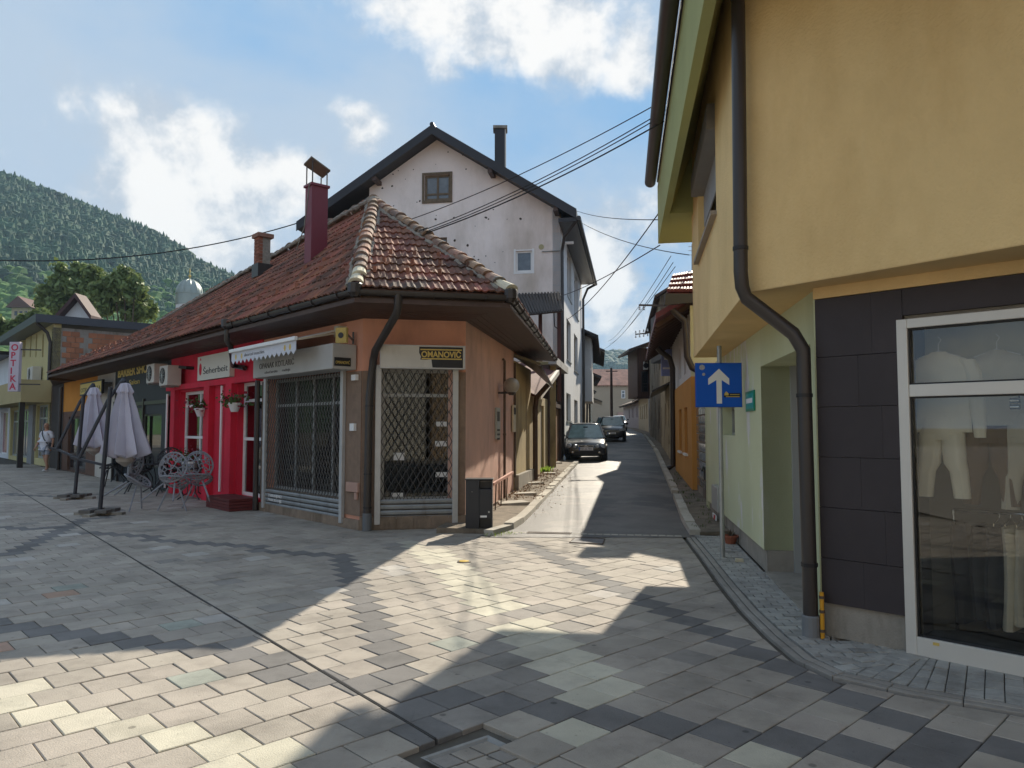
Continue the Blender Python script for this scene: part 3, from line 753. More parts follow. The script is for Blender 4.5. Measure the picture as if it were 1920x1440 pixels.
def tuft(name, pts, n, h, m, seed, label, kind='thing'):
    r_ = random.Random(seed); mb = MB()
    for p in pts:
        for _ in range(n):
            a = r_.uniform(0, 6.28); q = Vector(p) + Vector((r_.gauss(0, .07), r_.gauss(0, .07), 0)); hh = h * r_.uniform(.4, 1.2)
            tip = q + Vector((math.cos(a) * hh * .6, math.sin(a) * hh * .6, hh)); e = Vector((-math.sin(a), math.cos(a), 0)) * hh * .12
            mid = (q + tip) / 2 + Vector((0, 0, hh * .15))
            mb.add([q - e * .4, q + e * .4, mid + e, tip, mid - e], [(0, 1, 2, 3, 4)])
    o = mb.build(name, m, normals=False)
    return tag(o, label, 'weeds') if kind == 'thing' else tag(o, label, kind='stuff')
tuft('weed_clump', [G(1027, 884, .3), G(1022, 886, .3)], 60, .16, WEED, 1, 'bright green weed clump beside the brown house door')
tuft('weed_clump', [G(996, 897, .2)], 60, .15, WEED, 2, 'small green weeds at the foot of the drainpipe on the left')
tuft('weed_clump', [G(972, 932, .1), G(978, 926, .1)], 30, .10, WEED, 3, 'thin yellowish weeds by the cracked flagstones')
tuft('verge_weeds', [(XWR(Y) - rs.uniform(.05, .5), Y, zs(Y) + .07) for Y in [11.9 + .5 * i for i in range(22)]] , 12, .055, LEAF, 4, 'low green weeds in the broken right pavement', 'stuff')
tuft('joint_weeds', [(*(Vector(G(x, y)[:2])), 0) for x, y in ((935, 1003), (950, 1002), (925, 1005), (960, 1001))], 14, .05, WEED, 6, 'tiny weeds in the joint at the kerb end', 'stuff')

# ================================================================ HILLS AND FAR WOODS
def ridge(X):
    return lerp([(-900, 215), (-520, 200), (-346, 172), (-310, 158), (-274, 144), (-238, 129), (-216, 113), (-196, 104), (-150, 84), (-100, 60), (0, 20), (60, 0), (400, -5)], X)
def hz(X, Y):
    t = max(0, min(1, (Y - 130) / 370)); t2 = t * t * (3 - 2 * t)
    w = 10 * mnoise.noise(Vector((X * .012, Y * .012, 1))) + 4 * mnoise.noise(Vector((X * .04, Y * .04, 4)))
    top = ridge(X)
    z = top * (t * .75 + t2 * .25) + w * t * (1 - .7 * t)
    if Y > 500: z = top * max(0, 1 - ((Y - 500) / 350) ** 2)
    return z
def terrain(name, x0, x1, y0, y1, n, m, fn, mt):
    mb = MB()
    for j in range(m + 1):
        for i in range(n + 1):
            X = x0 + (x1 - x0) * i / n; Y = y0 + (y1 - y0) * j / m; mb.v.append((X, Y, fn(X, Y)))
    for j in range(m):
        for i in range(n):
            a = j * (n + 1) + i; mb.f.append((a, a + 1, a + n + 2, a + n + 1)); mb.m.append(0)
    return tag(mb.build(name, mt, smooth=True, normals=False), kind='structure')
terrain('hill', -900, 300, 130, 900, 90, 60, hz, DECID)
FH = lambda X, Y: (112 + 10 * mnoise.noise(Vector((X * .006, 3, 0))) + 3 * mnoise.noise(Vector((X * .03, Y * .01, 0)))) * max(0, 1 - abs(Y - 1150) / 420) ** .8
terrain('far_hill', -500, 1300, 730, 1570, 90, 40, FH, CONIFER)
r_ = random.Random(11); mb = MB()
def cone(mb, x, y, z, h, w, n=6):
    tw = r_.uniform(0, 6.28); vs = []
    for k in range(n):
        a = tw + 2 * math.pi * k / n; rr = w * r_.uniform(.75, 1.2); vs.append((x + rr * math.cos(a), y + rr * math.sin(a), z + h * r_.uniform(.08, .2)))
    for k in range(n):
        a = tw + .5 + 2 * math.pi * k / n; rr = w * .52 * r_.uniform(.75, 1.25); vs.append((x + rr * math.cos(a), y + rr * math.sin(a), z + h * r_.uniform(.5, .6)))
    vs.append((x, y, z + h))
    fs = [(k, (k + 1) % n, n + (k + 1) % n, n + k) for k in range(n)] + [(n + k, n + (k + 1) % n, 2 * n) for k in range(n)]
    mb.add(vs, fs)
def blobtree(mb, x, y, z, w, h):
    n, m = 7, 4; vs = []
    for j in range(1, m):
        for k in range(n):
            a = 2 * math.pi * (k + .5 * j) / n; ph = math.pi * j / m; rr = w * r_.uniform(.7, 1.2)
            vs.append((x + rr * math.sin(ph) * math.cos(a), y + rr * math.sin(ph) * math.sin(a), z + h * .5 - h * .5 * math.cos(ph) * r_.uniform(.85, 1.1)))
    vs.append((x, y, z + h)); vs.append((x, y, z)); fs = []
    for j in range(m - 2):
        for k in range(n): fs.append((j * n + k, j * n + (k + 1) % n, (j + 1) * n + (k + 1) % n, (j + 1) * n + k))
    for k in range(n):
        fs.append(((m - 2) * n + k, (m - 2) * n + (k + 1) % n, len(vs) - 2)); fs.append(((k + 1) % n, k, len(vs) - 1))
    mb.add(vs, fs)
cnt = 0
while cnt < 5600:
    Y = r_.uniform(330, 520); X = -Y * r_.uniform(.34, .78)
    z = hz(X, Y)
    lim = 56 + 26 * mnoise.noise(Vector((X * .02, Y * .02, 9)))
    if z < lim: 
        cnt += .4; continue
    h = r_.uniform(4.5, 9); (cone(mb, X, Y, z - 1, h, h * .32) if r_.random() < .55 else blobtree(mb, X, Y, z - 1, h * .38, h * .8)); cnt += 1
tag(mb.build('conifer_wood', CONIFER, normals=False), 'dark conifer forest covering the upper hillside', kind='stuff')
mb = MB(); cnt = 0
for _ in range(3600):
    Y = r_.uniform(150, 500) if r_.random() < .6 else r_.uniform(150, 330); X = -Y * r_.uniform(.38, .8); z = hz(X, Y)
    if z > 72 + 26 * mnoise.noise(Vector((X * .02, Y * .02, 9))): continue
    h = r_.uniform(3.5, 8); blobtree(mb, X, Y, z - .5, h * .5, h)
tag(mb.build('broadleaf_wood', DECID, normals=False), 'bright green broadleaf trees on the lower hillside', kind='stuff')
mb = MB()
for _ in range(2600):
    Y = r_.uniform(1000, 1160); X = r_.uniform(60, 330); h = r_.uniform(8, 15); blobtree(mb, X, Y, FH(X, Y) - 2, h * .45, h)
tag(mb.build('far_wood', CONIFER, normals=False), 'distant blue green wood on the hill beyond the street', kind='stuff')
# ================================================================ THE CORNER SHOP ROW (left)
C0 = G(676, 994); C1 = G(872, 989)
vp = Vector((-math.sin(math.radians(41.5)), math.cos(math.radians(41.5))))
LW = Fr(C0, (C0.x + vp.x, C0.y + vp.y))
CH = Fr(C0, C1)
sdir = Vector((.161, .987)).normalized()
SW = Fr(C1, (C1.x + sdir.x, C1.y + sdir.y))
WT = 3.46
LEND = LW.hit(97, 780)[0]
GZ = 3.72
def onz(px, py, z):
    d = raydir(px, py); t = (z - CAMZ) / d.z; return Vector((d.x * t, d.y * t, z))
G1, G2 = onz(665, 540, GZ), onz(957, 552, GZ)
GE = onz(90, 700, GZ - .06); G3 = onz(1041, 664, GZ)
AP = onz(702, 384, 6.45)
RE = onz(300, 606, 5.95)
SLEN = 5.1
row = thing('corner_shop_row', 'low terracotta roofed row of shops, pink at the street corner, beside the one way street', 'building', (C0.x, C0.y, 0))
def prect(fr, x0, y0, x1, y1, o=0.): return fr.rect(x0, y0, x1, y1, o)
# pixel x of facade changes on LW at mid height
sx = lambda x, y=780: LW.hit(x, y)[0]
S_RED0, S_RED1, S_BLK1, S_CRM1, S_ORG1 = sx(492), sx(321), sx(214), sx(181), sx(118)
# --- pink corner walls
h_shut = (*(lambda a: (a[0], a[1]))(LW.rect(503, 800, 646, 800)), .12, 2.64)
pw = MB(); LW.wall(pw, 0.0, S_RED0, 0, WT, [h_shut], .3)
h_ch = (*(CH.rect(712, 800, 850, 800)[:2]), .14, 2.66)
CH.wall(pw, 0.0, CH.len, 0, WT, [h_ch], .3)
pw.build('pink_wall', PINK, row)
sm_ = MB(); SW.wall(sm_, 0.0, SLEN, -.1, WT, [], .3); sm_.build('street_side_wall', PINKSIDE, row)
# brown pilaster facing (proud 3 mm) and plinth
zt = CH.hit(870, 698)[1]
for fr, a, b in ((LW, 0, h_shut[0]), (LW, h_shut[1], S_RED0), (CH, 0, h_ch[0]), (CH, h_ch[1], CH.len)):
    pb = MB(); fr.box(pb, a + .0, b, .004, .018, .22, zt); pb.build('pilaster_facing', BROWN_ST, row)
pp = MB(); CH.box(pp, -.02, CH.len + .02, .005, .05, 0, .215); LW.box(pp, -.02, S_RED0, .005, .05, 0, .16); pp.build('plinth', PLINTH, row)
# plinth stones of the chamfer
for i in range(6):
    m = MB(); a = CH.len / 6; CH.box(m, i * a + .006, (i + 1) * a - .006, .05, .062, .012, .205); m.build('plinth_stone', PLINTH, row)

def rolling_shutter(fr, h, name, label, cellw, cellh, zsl, o=.03):
    s0, s1, z0, z1 = h
    t = thing(name, label, 'shutter', tuple(fr.pt(s0, o, z0)))
    m = MB(); nx = max(4, round((s1 - s0 - .04) / cellw)); cw = (s1 - s0 - .04) / nx; nz = round((z1 - zsl) / cellh); ch_ = (z1 - zsl) / nz
    prof = [(-.5, -1), (-.42, -.86), (-.08, .86), (0, 1), (.08, .86), (.42, -.86), (.5, -1)]
    for k in range(nz + 1):
        zc = zsl + k * ch_; pts = []
        sh = (k % 2) * .5
        for i in range(-1, nx + 1):
            for u, v in prof[:-1]:
                s = s0 + .02 + (i + .5 + u + sh) * cw
                if s0 + .02 <= s <= s1 - .02: pts.append(fr.pt(s, o + .012 * (v > 0) , zc + v * ch_ * .5))
        if len(pts) > 1: m.tube(pts, .0070, 4)
    t_ = m.build('lattice', GRILLEM, t)
    nsl = 4; hh = (zsl - z0) / nsl
    for i in range(nsl):
        m = MB(); za = z0 + i * hh; pts = [(0.0, za + .004), (.018, za + .02), (.022, za + hh * .6), (.006, za + hh - .01)]
        vs = [fr.pt(s0 + .015, o + a, z) for a, z in pts] + [fr.pt(s1 - .015, o + a, z) for a, z in pts] + [fr.pt(s0 + .015, o - .02, za + .004), fr.pt(s0 + .015, o - .02, za + hh - .01), fr.pt(s1 - .015, o - .02, za + .004), fr.pt(s1 - .015, o - .02, za + hh - .01)]
        m.add(vs, [(0, 1, 5, 4), (1, 2, 6, 5), (2, 3, 7, 6), (3, 9, 11, 7), (0, 4, 10, 8), (8, 10, 11, 9), (0, 8, 9, 3, 2, 1), (4, 5, 6, 7, 11, 10)])
        m.build('slat', SLAT, t)
    for a, b in ((s0 - .075, s0 + .02), (s1 - .02, s1 + .075)):
        m = MB(); fr.box(m, a, b, .02, .085, z0 - .05, z1 + .03); m.build('guide_rail', RAIL, t, bevel=.006)
    return t
def interior(fr, s0, s1, z0, z1, depth, m, parent, name='interior'):
    mb = MB(); p = fr.pt; d = -depth; a = -.27
    mb.add([p(s0, a, z0), p(s1, a, z0), p(s1, d, z0), p(s0, d, z0), p(s0, a, z1), p(s1, a, z1), p(s1, d, z1), p(s0, d, z1)], [(0, 1, 2, 3), (7, 6, 5, 4), (3, 2, 6, 7), (0, 3, 7, 4), (2, 1, 5, 6)])
    return mb.build(name, m, parent, normals=False)
rolling_shutter(LW, h_shut, 'rolling_grille', 'wide closed diamond lattice rolling grille on the pink shop left of the drainpipe', .105, .098, .46)
rolling_shutter(CH, h_ch, 'rolling_grille', 'narrow closed lattice grille on the chamfered corner under the OMANOVIĆ sign', .118, .098, .50)
for k_, tx_ in ((2, 'ZABRANJENO'), (1, 'PARKIRANJE')):
    text('stencil_lettering', tx_, row, LW.pt(h_shut[1] - .18, .056, .12 + .085 * k_ + .02), Vector((-LW.t.x, -LW.t.y, 0)), (0, 0, 1), .075, WHITE, width=.62)
# shop windows behind the grilles
w = window(LW, (h_shut[0] + .02, h_shut[1] - .02, .45, 2.62), row, GREYF, GLASS2, o=-.14, mull=(.22, .46, .70), trans=(.76,), fw=.06, name='shop_window')
w = window(CH, (h_ch[0] + .02, h_ch[1] - .02, .45, 2.64), row, GREYF, GLASS2, o=-.14, mull=(), trans=(.80,), fw=.06, name='shop_window')
interior(LW, h_shut[0], h_shut[1], .30, 2.65, 1.1, DARKROOM, row); interior(CH, h_ch[0], h_ch[1], .30, 2.67, 1.0, DARKROOM, row)
lo = MB(); LW.box(lo, h_shut[0] - .01, h_shut[1] + .01, -.25, -.06, .10, .46); CH.box(lo, h_ch[0] - .01, h_ch[1] + .01, -.25, -.06, .10, .46); lo.build('window_base', PLINTH, row)
# shoes and boxes on shelves behind the glass
rr = random.Random(5)
SHELF = mat('display_shelf', (.30, .27, .22), .5, .1, 3)
SHOEM = [mat('shoe_tan', (.30, .19, .09), .6, .2, 6), mat('shoe_black', (.025, .022, .022), .4, .1, 6), mat('shoe_white', (.6, .58, .54), .5, .1, 6)]
for fr, h, nm in ((CH, h_ch, 'corner window'), (LW, h_shut, 'wide window')):
    for k, z in enumerate((.62, .98, 1.34, 1.70)):
        sh = MB(); fr.box(sh, h[0] + .1, h[1] - .1, -.75, -.36, z - .02, z); 
        o = sh.build('display_shelf', SHELF, row)
        n_ = int((h[1] - h[0] - .3) / .28)
        for i in range(n_):
            if rr.random() < .25: continue
            m = MB(); s = h[0] + .22 + i * .28; c = fr.pt(s, -.46, z + .05)
            tt = Vector((fr.t.x, fr.t.y, 0)); nn = Vector((fr.n.x, fr.n.y, 0))
            for q, (dl, rr_, hh_) in enumerate(((-.09, .035, .055), (0, .04, .05), (.08, .042, .03))):
                pass
            prof = [(-.13, .032, .09), (-.06, .036, .085), (.02, .042, .055), (.09, .046, .04), (.135, .02, .02)]
            vs = []
            for (u, wv, hv) in prof:
                cc = fr.pt(s, -.46, z + .003) + nn * u
                vs += [cc - tt * wv, cc + tt * wv, cc + tt * wv * .7 + Vector((0, 0, hv)), cc - tt * wv * .7 + Vector((0, 0, hv))]
            fs = [(3, 2, 1, 0)] + [(a * 4 + k_, a * 4 + (k_ + 1) % 4, a * 4 + 4 + (k_ + 1) % 4, a * 4 + 4 + k_) for a in range(4) for k_ in range(4)] + [(16, 17, 18, 19)]
            m.add(vs, fs); o = m.build('shoe', SHOEM[rr.randrange(3)], smooth=True)
            ci_ = ('tan', 'black', 'white')[SHOEM.index(o.data.materials[0])]
            tag(o, ci_ + ' shoe behind the grille of the ' + nm + ', ' + ('lowest', 'second', 'third', 'top')[k] + ' shelf, place ' + ('one', 'two', 'three', 'four', 'five', 'six', 'seven', 'eight', 'nine', 'ten', 'eleven', 'twelve')[min(i, 11)] + ' from the right' * (nm != 'corner window') + ' from the left' * (nm == 'corner window'), 'shoe', 'shoes on shelves in the ' + nm)
# little stickers on the corner window glass
for (x, y, w_, h_) in ((828, 795, 20, 9), (827, 832, 22, 10), (828, 890, 22, 9), (748, 856, 20, 14), (745, 928, 22, 7)):
    r = CH.rect(x - w_ / 2, y - h_ / 2, x + w_ / 2, y + h_ / 2, -.1); m = MB(); CH.box(m, r[0], r[1], -.135, -.132, r[2], r[3]); m.build('window_sticker', WHITE, row)

# --- sign boxes
sb = thing('corner_sign_box', 'white sign box over the chamfered corner with yellow OMANOVIĆ lettering on black', 'sign', tuple(CH.pt(0, .1, 2.5)))
r = CH.rect(713, 646, 872, 692, .28); m = MB(); CH.box(m, r[0], r[1], .02, .28, r[2], r[3]); m.build('box', SIGNW, sb, bevel=.01)
q = CH.rect(786, 650, 868, 690, .283)
m = MB(); pts = [(q[0], q[3]), (q[0] + .0, q[3] - .1), (q[0] + .03, q[3] - .16), (q[0] - .01 + .03, q[3] - .21), (q[0] + .1, q[3] - .215), (q[0] + .2, q[3] - .205), (q[0] + .215, q[2] + .02), (q[0] + .22, q[2]), (q[1], q[2]), (q[1], q[3])]
CH.poly(m, pts, .2805, .284); m.build('torn_black_panel', BLACKP, sb)
tx = Vector((CH.t.x, CH.t.y, 0))
m = MB(); CH.box(m, q[0] + .02, q[1] - .02, .2845, .287, q[3] - .055, q[3] - .035); CH.box(m, q[0] + .04, q[1] - .02, .2845, .287, q[3] - .205, q[3] - .185); m.build('yellow_stripe', GOLD, sb)
text('lettering', 'OMANOVIĆ', sb, CH.pt(q[0] + .035, .286, q[3] - .168), tx, (0, 0, 1), .135, GOLD, width=(q[1] - q[0]) - .07, bold=.004)
m = MB(); CH.box(m, r[0] - .004, r[1] + .004, .27, .288, r[2] - .004, r[2] + .014); CH.box(m, r[0] - .004, r[1] + .004, .27, .288, r[3] - .014, r[3] + .004)
CH.box(m, r[0] - .004, r[0] + .012, .27, .288, r[2] + .014, r[3] - .014); CH.box(m, r[1] - .012, r[1] + .004, .27, .288, r[2] + .014, r[3] - .014); m.build('frame', RAIL, sb)
sb = thing('long_sign_box', 'long grey projecting sign box over the wide grille, lettering half hidden by the awning', 'sign', tuple(LW.pt(0, .2, 2.5)))
OB = .46
a = LW.hit(474, 712, OB); b = LW.hit(623, 691, OB); zt_ = LW.hit(623, 643, OB)[1]
m = MB(); LW.box(m, b[0], a[0], .02, OB, b[1], zt_); m.build('box', SIGNG, sb, bevel=.012)
SZ0, SZ1, SS0, SS1 = b[1], zt_, b[0], a[0]
m = MB(); e = LW.pt(SS0 - .002, .03, 0); 
LWn = Vector((LW.n.x, LW.n.y, 0)); LWt = Vector((LW.t.x, LW.t.y, 0))
ya, yb = OB * .28, OB * .93
m.hexa([LW.pt(SS0 - .008, ya, SZ0 + .05), LW.pt(SS0 - .008, yb, SZ0 + .05), LW.pt(SS0 - .001, yb, SZ0 + .05), LW.pt(SS0 - .001, ya, SZ0 + .05), LW.pt(SS0 - .008, ya, SZ0 + .19), LW.pt(SS0 - .008, yb, SZ0 + .19), LW.pt(SS0 - .001, yb, SZ0 + .19), LW.pt(SS0 - .001, ya, SZ0 + .19)])
m.build('end_plate', BLACKP, sb)
text('end_lettering', 'OMANOVIĆ', sb, LW.pt(SS0 - .0105, yb - .02, SZ0 + .085), -LWn, (0, 0, 1), .07, GOLD, width=(yb - ya) - .04)
DGREY = mat('faded_dark_lettering', (.10, .095, .09), .6)
text('lettering', 'OPANAK KOTLARIĆ', sb, LW.pt(SS1 - .30, OB + .001, SZ0 + .16), -LWt, (0, 0, 1), .15, DGREY, width=1.5)
text('small_lettering', 'obućarska     radnja', sb, LW.pt(SS1 - .55, OB + .001, SZ0 + .06), -LWt, (0, 0, 1), .07, DGREY, width=1.1)
# awning
aw = thing('cafe_awning', 'white retractable awning with scalloped valance over the red shop front', 'awning', tuple(LW.pt(SS1, .3, 2.9)))
A0 = LW.hit(435, 664, .85); A1 = LW.hit(556, 632, .85); zA = (A0[1] + A1[1]) / 2
m = MB(); s0_, s1_ = A1[0], A0[0]
m.hexa([LW.pt(s0_, .85, zA - .02), LW.pt(s1_, .85, zA - .02), LW.pt(s1_, .12, zA + .20), LW.pt(s0_, .12, zA + .20), LW.pt(s0_, .85, zA + .01), LW.pt(s1_, .85, zA + .01), LW.pt(s1_, .12, zA + .23), LW.pt(s0_, .12, zA + .23)])
m.build('canopy', WHITE, aw)
m = MB(); nsc = 15; w_ = (s1_ - s0_) / nsc; hV = .17
for i in range(nsc):
    a = s0_ + i * w_; pts = [(a, zA + .0), (a, zA - hV), (a + w_ / 2, zA - hV - .07), (a + w_, zA - hV), (a + w_, zA)]
    wob = .012 * math.sin(i * 1.3)
    LW.poly(m, pts, .852 + wob * 0, .858)
m.build('valance', mat('valance_cloth', (.60, .62, .68), .8, .05, 3), aw)
m = MB(); LW.box(m, s0_ - .05, s1_ + .02, .85, .91, zA - .02, zA + .045); m.build('front_bar', WHITE, aw, bevel=.01)
text('lettering', 'divorced munchies', aw, LW.pt(s1_ - .62, .8595, zA - .13), -LWt, (0, 0, 1), .085, mat('grey_print', (.25, .25, .26), .7), width=.9)
m = MB()
for c in (.22, .50, s1_ - s0_ - .42, s1_ - s0_ - .22):
    LW.poly(m, [(s1_ - c + .045 * math.cos(k * math.pi / 3), zA - .11 + .055 * math.sin(k * math.pi / 3)) for k in range(6)], .8585, .8605)
m.build('printed_emblem', GOLD, aw)
m = MB(); m.bar(LW.pt(s0_ - .03, .05, zA + .18), LW.pt(s0_ - .03, .84, zA - .0), .035); m.bar(LW.pt(s1_ - .1, .05, zA - .05), LW.pt(s1_ - .1, .84, zA - .01), .03)
LW.box(m, s0_ - .12, s0_ + .04, .0, .16, zA + .1, zA + .28); m.build('arm', mat('cream_awning_metal', (.5, .45, .35), .5), aw)
# small hanging bracket sign
bs = thing('bracket_sign', 'small yellow and brown double sided sign on an iron bracket above the long sign box', 'sign', tuple(LW.pt(.6, .1, 3.1)))
p0 = LW.hit(583, 622, .05)
m = MB(); c = LW.hit(641, 629, .75); m.bar(LW.pt(c[0] + .9, .05, c[1] + .06), LW.pt(c[0], .75, c[1] + .10), .022); m.bar(LW.pt(c[0] + .9, .05, c[1] + .0), LW.pt(c[0] + .9, .05, c[1] + .2), .03); m.build('bracket', METALD, bs)
m = MB(); cpt = LW.pt(c[0], .75, c[1]); X = Vector((.96, -.28, 0)); Yv = Vector((.28, .96, 0)) * .03
m.hexa([cpt - X * .09 - Vector((0, 0, .115)) - Yv, cpt + X * .09 - Vector((0, 0, .115)) - Yv, cpt + X * .09 - Vector((0, 0, .115)) + Yv, cpt - X * .09 - Vector((0, 0, .115)) + Yv, cpt - X * .09 + Vector((0, 0, .115)) - Yv, cpt + X * .09 + Vector((0, 0, .115)) - Yv, cpt + X * .09 + Vector((0, 0, .115)) + Yv, cpt - X * .09 + Vector((0, 0, .115)) + Yv])
m.build('board', mat('ochre_board', (.40, .29, .08), .6, .2, 8), bs)
m = MB(); m.lathe(cpt - Yv * 1.02, [(.045, 0), (.045, .006)], 12, ax=-Yv); m.build('emblem', BLACKP, bs)

# --- red shop
RF = LW
w1 = LW.rect(341, 729, 389, 905); w1 = (w1[0], w1[1], .60, LW.hit(365, 733)[1])
w2 = LW.rect(449, 718, 491, 905); w2 = (w2[0], w2[1] - .02, .22, LW.hit(470, 716)[1])
pn = LW.rect(389, 735, 425, 900); pn = (pn[0] + .25, pn[1], .12, 2.55)
redw = MB(); RF.wall(redw, S_RED0, S_RED1, 0, WT + .06, [w1, w2], .3, o=.03); redw.build('red_wall', RED, row)
for (a, b) in ((w1[0] - .42, w1[0] - .06), (w1[1] + .04, w1[1] + .34), (w2[1] + .06, w2[1] + .40)):
    m = MB(); RF.box(m, a, b, .031, .16, 0, 2.62); m.build('pier', RED, row)
m = MB(); RF.box(m, S_RED0, S_RED1, .031, .15, 2.62, 2.75); m.build('lintel_band', RED, row)
wn = window(RF, w1, row, WHITE, GLASS, o=-.10, mull=(.45,), trans=(.42, .82), fw=.07)
wn = window(RF, w2, row, WHITE, GLASS, o=-.10, mull=(.5,), trans=(.5, .84), fw=.07)
interior(RF, w1[0], w1[1], .3, 2.75, 1.3, mat('red_dim_interior', (.10, .03, .03), .9), row); interior(RF, w2[0], w2[1], .15, 2.75, 1.3, MATS['red_dim_interior'], row)
m = MB(); s_ = sx(423, 800); m.tube([RF.pt(s_, .10, z) for z in (.25, 1.2, 2.60)], .03, 8); m.build('white_downpipe', WHITE, row)
m = MB(); s_ = S_RED1 + .03; m.tube([RF.pt(s_, .10, z) for z in (.1, 1.2, 2.55)], .03, 8); m.build('white_downpipe', WHITE, row)
m = MB(); s_ = S_RED0 - .02; m.tube([LW.pt(s_, .12, z) for z in (0, 1.2, 2.62)], .055, 8); m.build('black_downpipe', METALD, row)
sg = thing('red_shop_sign', 'cream cafe sign board with thin black lettering and a red emblem on the red wall', 'sign', tuple(RF.pt(w1[0], .1, 2.9)))
r = RF.rect(371, 670, 430, 706, .14); m = MB(); RF.box(m, r[0], r[1], .03, .14, r[2], r[3]); m.build('board', mat('cream_board', (.66, .63, .55), .6, .05), sg)
text('lettering', 'Šeherbeit', sg, RF.pt(r[1] - .38, .1415, r[2] + .14), -LWt, (0, 0, 1), .2, mat('dark_lettering', (.05, .05, .05), .6), width=(r[1] - r[0]) - .5)
m = MB(); RF.poly(m, [(r[1] - .2 + .09 * math.cos(k * math.pi / 4), (r[2] + r[3]) / 2 - .02 + .15 * math.sin(k * math.pi / 4)) for k in range(8)], .1405, .144); RF.poly(m, [(r[1] - .25, r[3] - .09), (r[1] - .15, r[3] - .09), (r[1] - .2, r[3] - .03)], .1405, .1435); m.build('emblem', RED, sg)
st = thing('red_step', 'dark red wooden step in front of the red shop doorway', 'step', tuple(RF.pt(w2[0], .3, 0)))
for i in range(4):
    m = MB(); RF.box(m, S_RED0 + .05, w2[1] + .10, .06, .62 - .0 * i, .005 + i * .062, .058 + i * .062); m.build('board', MAROONT, st)
m = MB(); RF.box(m, w2[1] + .11, w2[1] + .42, .165, .42, 0, .16); m.build('step_block', CONCL, row)
# --- black barber front
bwh = LW.rect(269, 748, 301, 850); bw = (bwh[0], bwh[1], .55, 2.05); bd = (S_RED1 + (S_BLK1 - S_RED1) * .44, S_RED1 + (S_BLK1 - S_RED1) * .86, .15, 2.25)
m = MB(); LW.wall(m, S_RED1, S_BLK1, 0, WT, [bw, bd], .3); m.build('black_shopfront', mat('anthracite_front', (.025, .028, .032), .6, .15, 3), row)
window(LW, bw, row, METALD, GLASS, o=-.05, fw=.05); window(LW, bd, row, METALD, GLASSD, o=-.05, fw=.07, trans=(.25,), mull=(.5,))
interior(LW, S_RED1 + .3, S_BLK1 - .1, .1, 2.4, 2., mat('barber_interior', (.12, .12, .12), .9), row)
m = MB()
for k in (.02, .42, .88, .98):
    s_ = S_RED1 + (S_BLK1 - S_RED1) * k; LW.box(m, s_ - .05, s_ + .05, .003, .06, 0, 2.5)
LW.box(m, S_RED1 + .03, S_BLK1 - .02, .003, .045, 2.32, 2.42); m.build('front_moulding', METALD, row)
bg = thing('barber_sign', 'gold BARBER SHOP lettering on the black shop front under the eaves', 'sign', tuple(LW.pt(S_BLK1, .1, 2.9)))
text('lettering', 'BARBER SHOP', bg, LW.pt(sx(222, 695), .012, LW.hit(222, 708)[1]), -LWt, (0, 0, 1), .36, GOLD, width=sx(222, 695) - sx(283, 695), bold=.012)
text('small_lettering', 'Salon', bg, LW.pt(sx(243, 712), .012, LW.hit(243, 722)[1]), -LWt, (0, 0, 1), .22, GOLD, width=1.1)
m = MB(); LW.wall(m, S_BLK1, S_CRM1, 0, WT, [], .3); m.build('cream_wall', mat('cream_render', (.50, .46, .40), .9, .1, 2, .3), row)
m = MB(); LW.wall(m, S_CRM1, S_ORG1, 2.3, WT, [], .3); m.build('orange_fascia', mat('orange_render', (.60, .24, .03), .85, .08), row)
dn = (S_CRM1 + (S_ORG1 - S_CRM1) * .25, S_CRM1 + (S_ORG1 - S_CRM1) * .8, .05, 2.1)
m = MB(); LW.wall(m, S_CRM1, S_ORG1, 0, 2.3, [dn], .3); m.build('brown_wall', mat('brown_front', (.13, .07, .045), .8, .2, 3), row)
window(LW, dn, row, WOODD, GLASSD, o=-.08, fw=.09, trans=(.3,)); interior(LW, dn[0], dn[1], .05, 2.2, 1.4, DARKROOM, row)
m = MB(); LW.wall(m, S_ORG1, LEND + .2, 0, WT, [], .3); m.build('dark_end_wall', mat('dark_front', (.05, .04, .035), .8, .2, 3), row)
m = MB(); m.tube([LW.pt(S_ORG1, .1, z) for z in (0, 1.5, 3.3)], .07, 8); m.build('downpipe', METALD, row)
ys = thing('yellow_sign', 'small yellow and black lightbox sign behind the folded umbrellas', 'sign', tuple(LW.pt(sx(172), .2, 2.5)))
r = LW.rect(151, 719, 191, 737, .35); m = MB(); LW.box(m, r[0], r[1], .28, .36, r[2], r[3]); m.build('box', BLACKP, ys); m = MB(); LW.box(m, r[0] + .06, r[1] - .06, .361, .366, r[2] + .05, r[3] - .05); m.build('face', GOLD, ys)
m = MB(); m.bar(LW.pt(r[0] + .3, 0, r[3] - .1), LW.pt(r[0] + .3, .3, r[3] - .1), .04); m.build('bracket', METALD, ys)
text('lettering', 'OTKUP ZLATA', ys, LW.pt(r[1] - .15, .367, r[2] + .12), -LWt, (0, 0, 1), .2, BLACKP, width=(r[1] - r[0]) - .3)
# back and hidden walls so that the building is closed
bk = MB(); P3 = SW.pt(SLEN, -.3, 0); back = LW.pt(LEND, -7.5, 0)
for p, q in ((P3, Vector((AP.x + .5, AP.y + 3.4, 0))), (Vector((AP.x + .5, AP.y + 3.4, 0)), back), (back, LW.pt(LEND, 0, 0))):
    f_ = Fr(p, q); f_.wall(bk, 0, f_.len, 0, WT, [], .2)
bk.build('rear_wall', BROWN_ST, row)

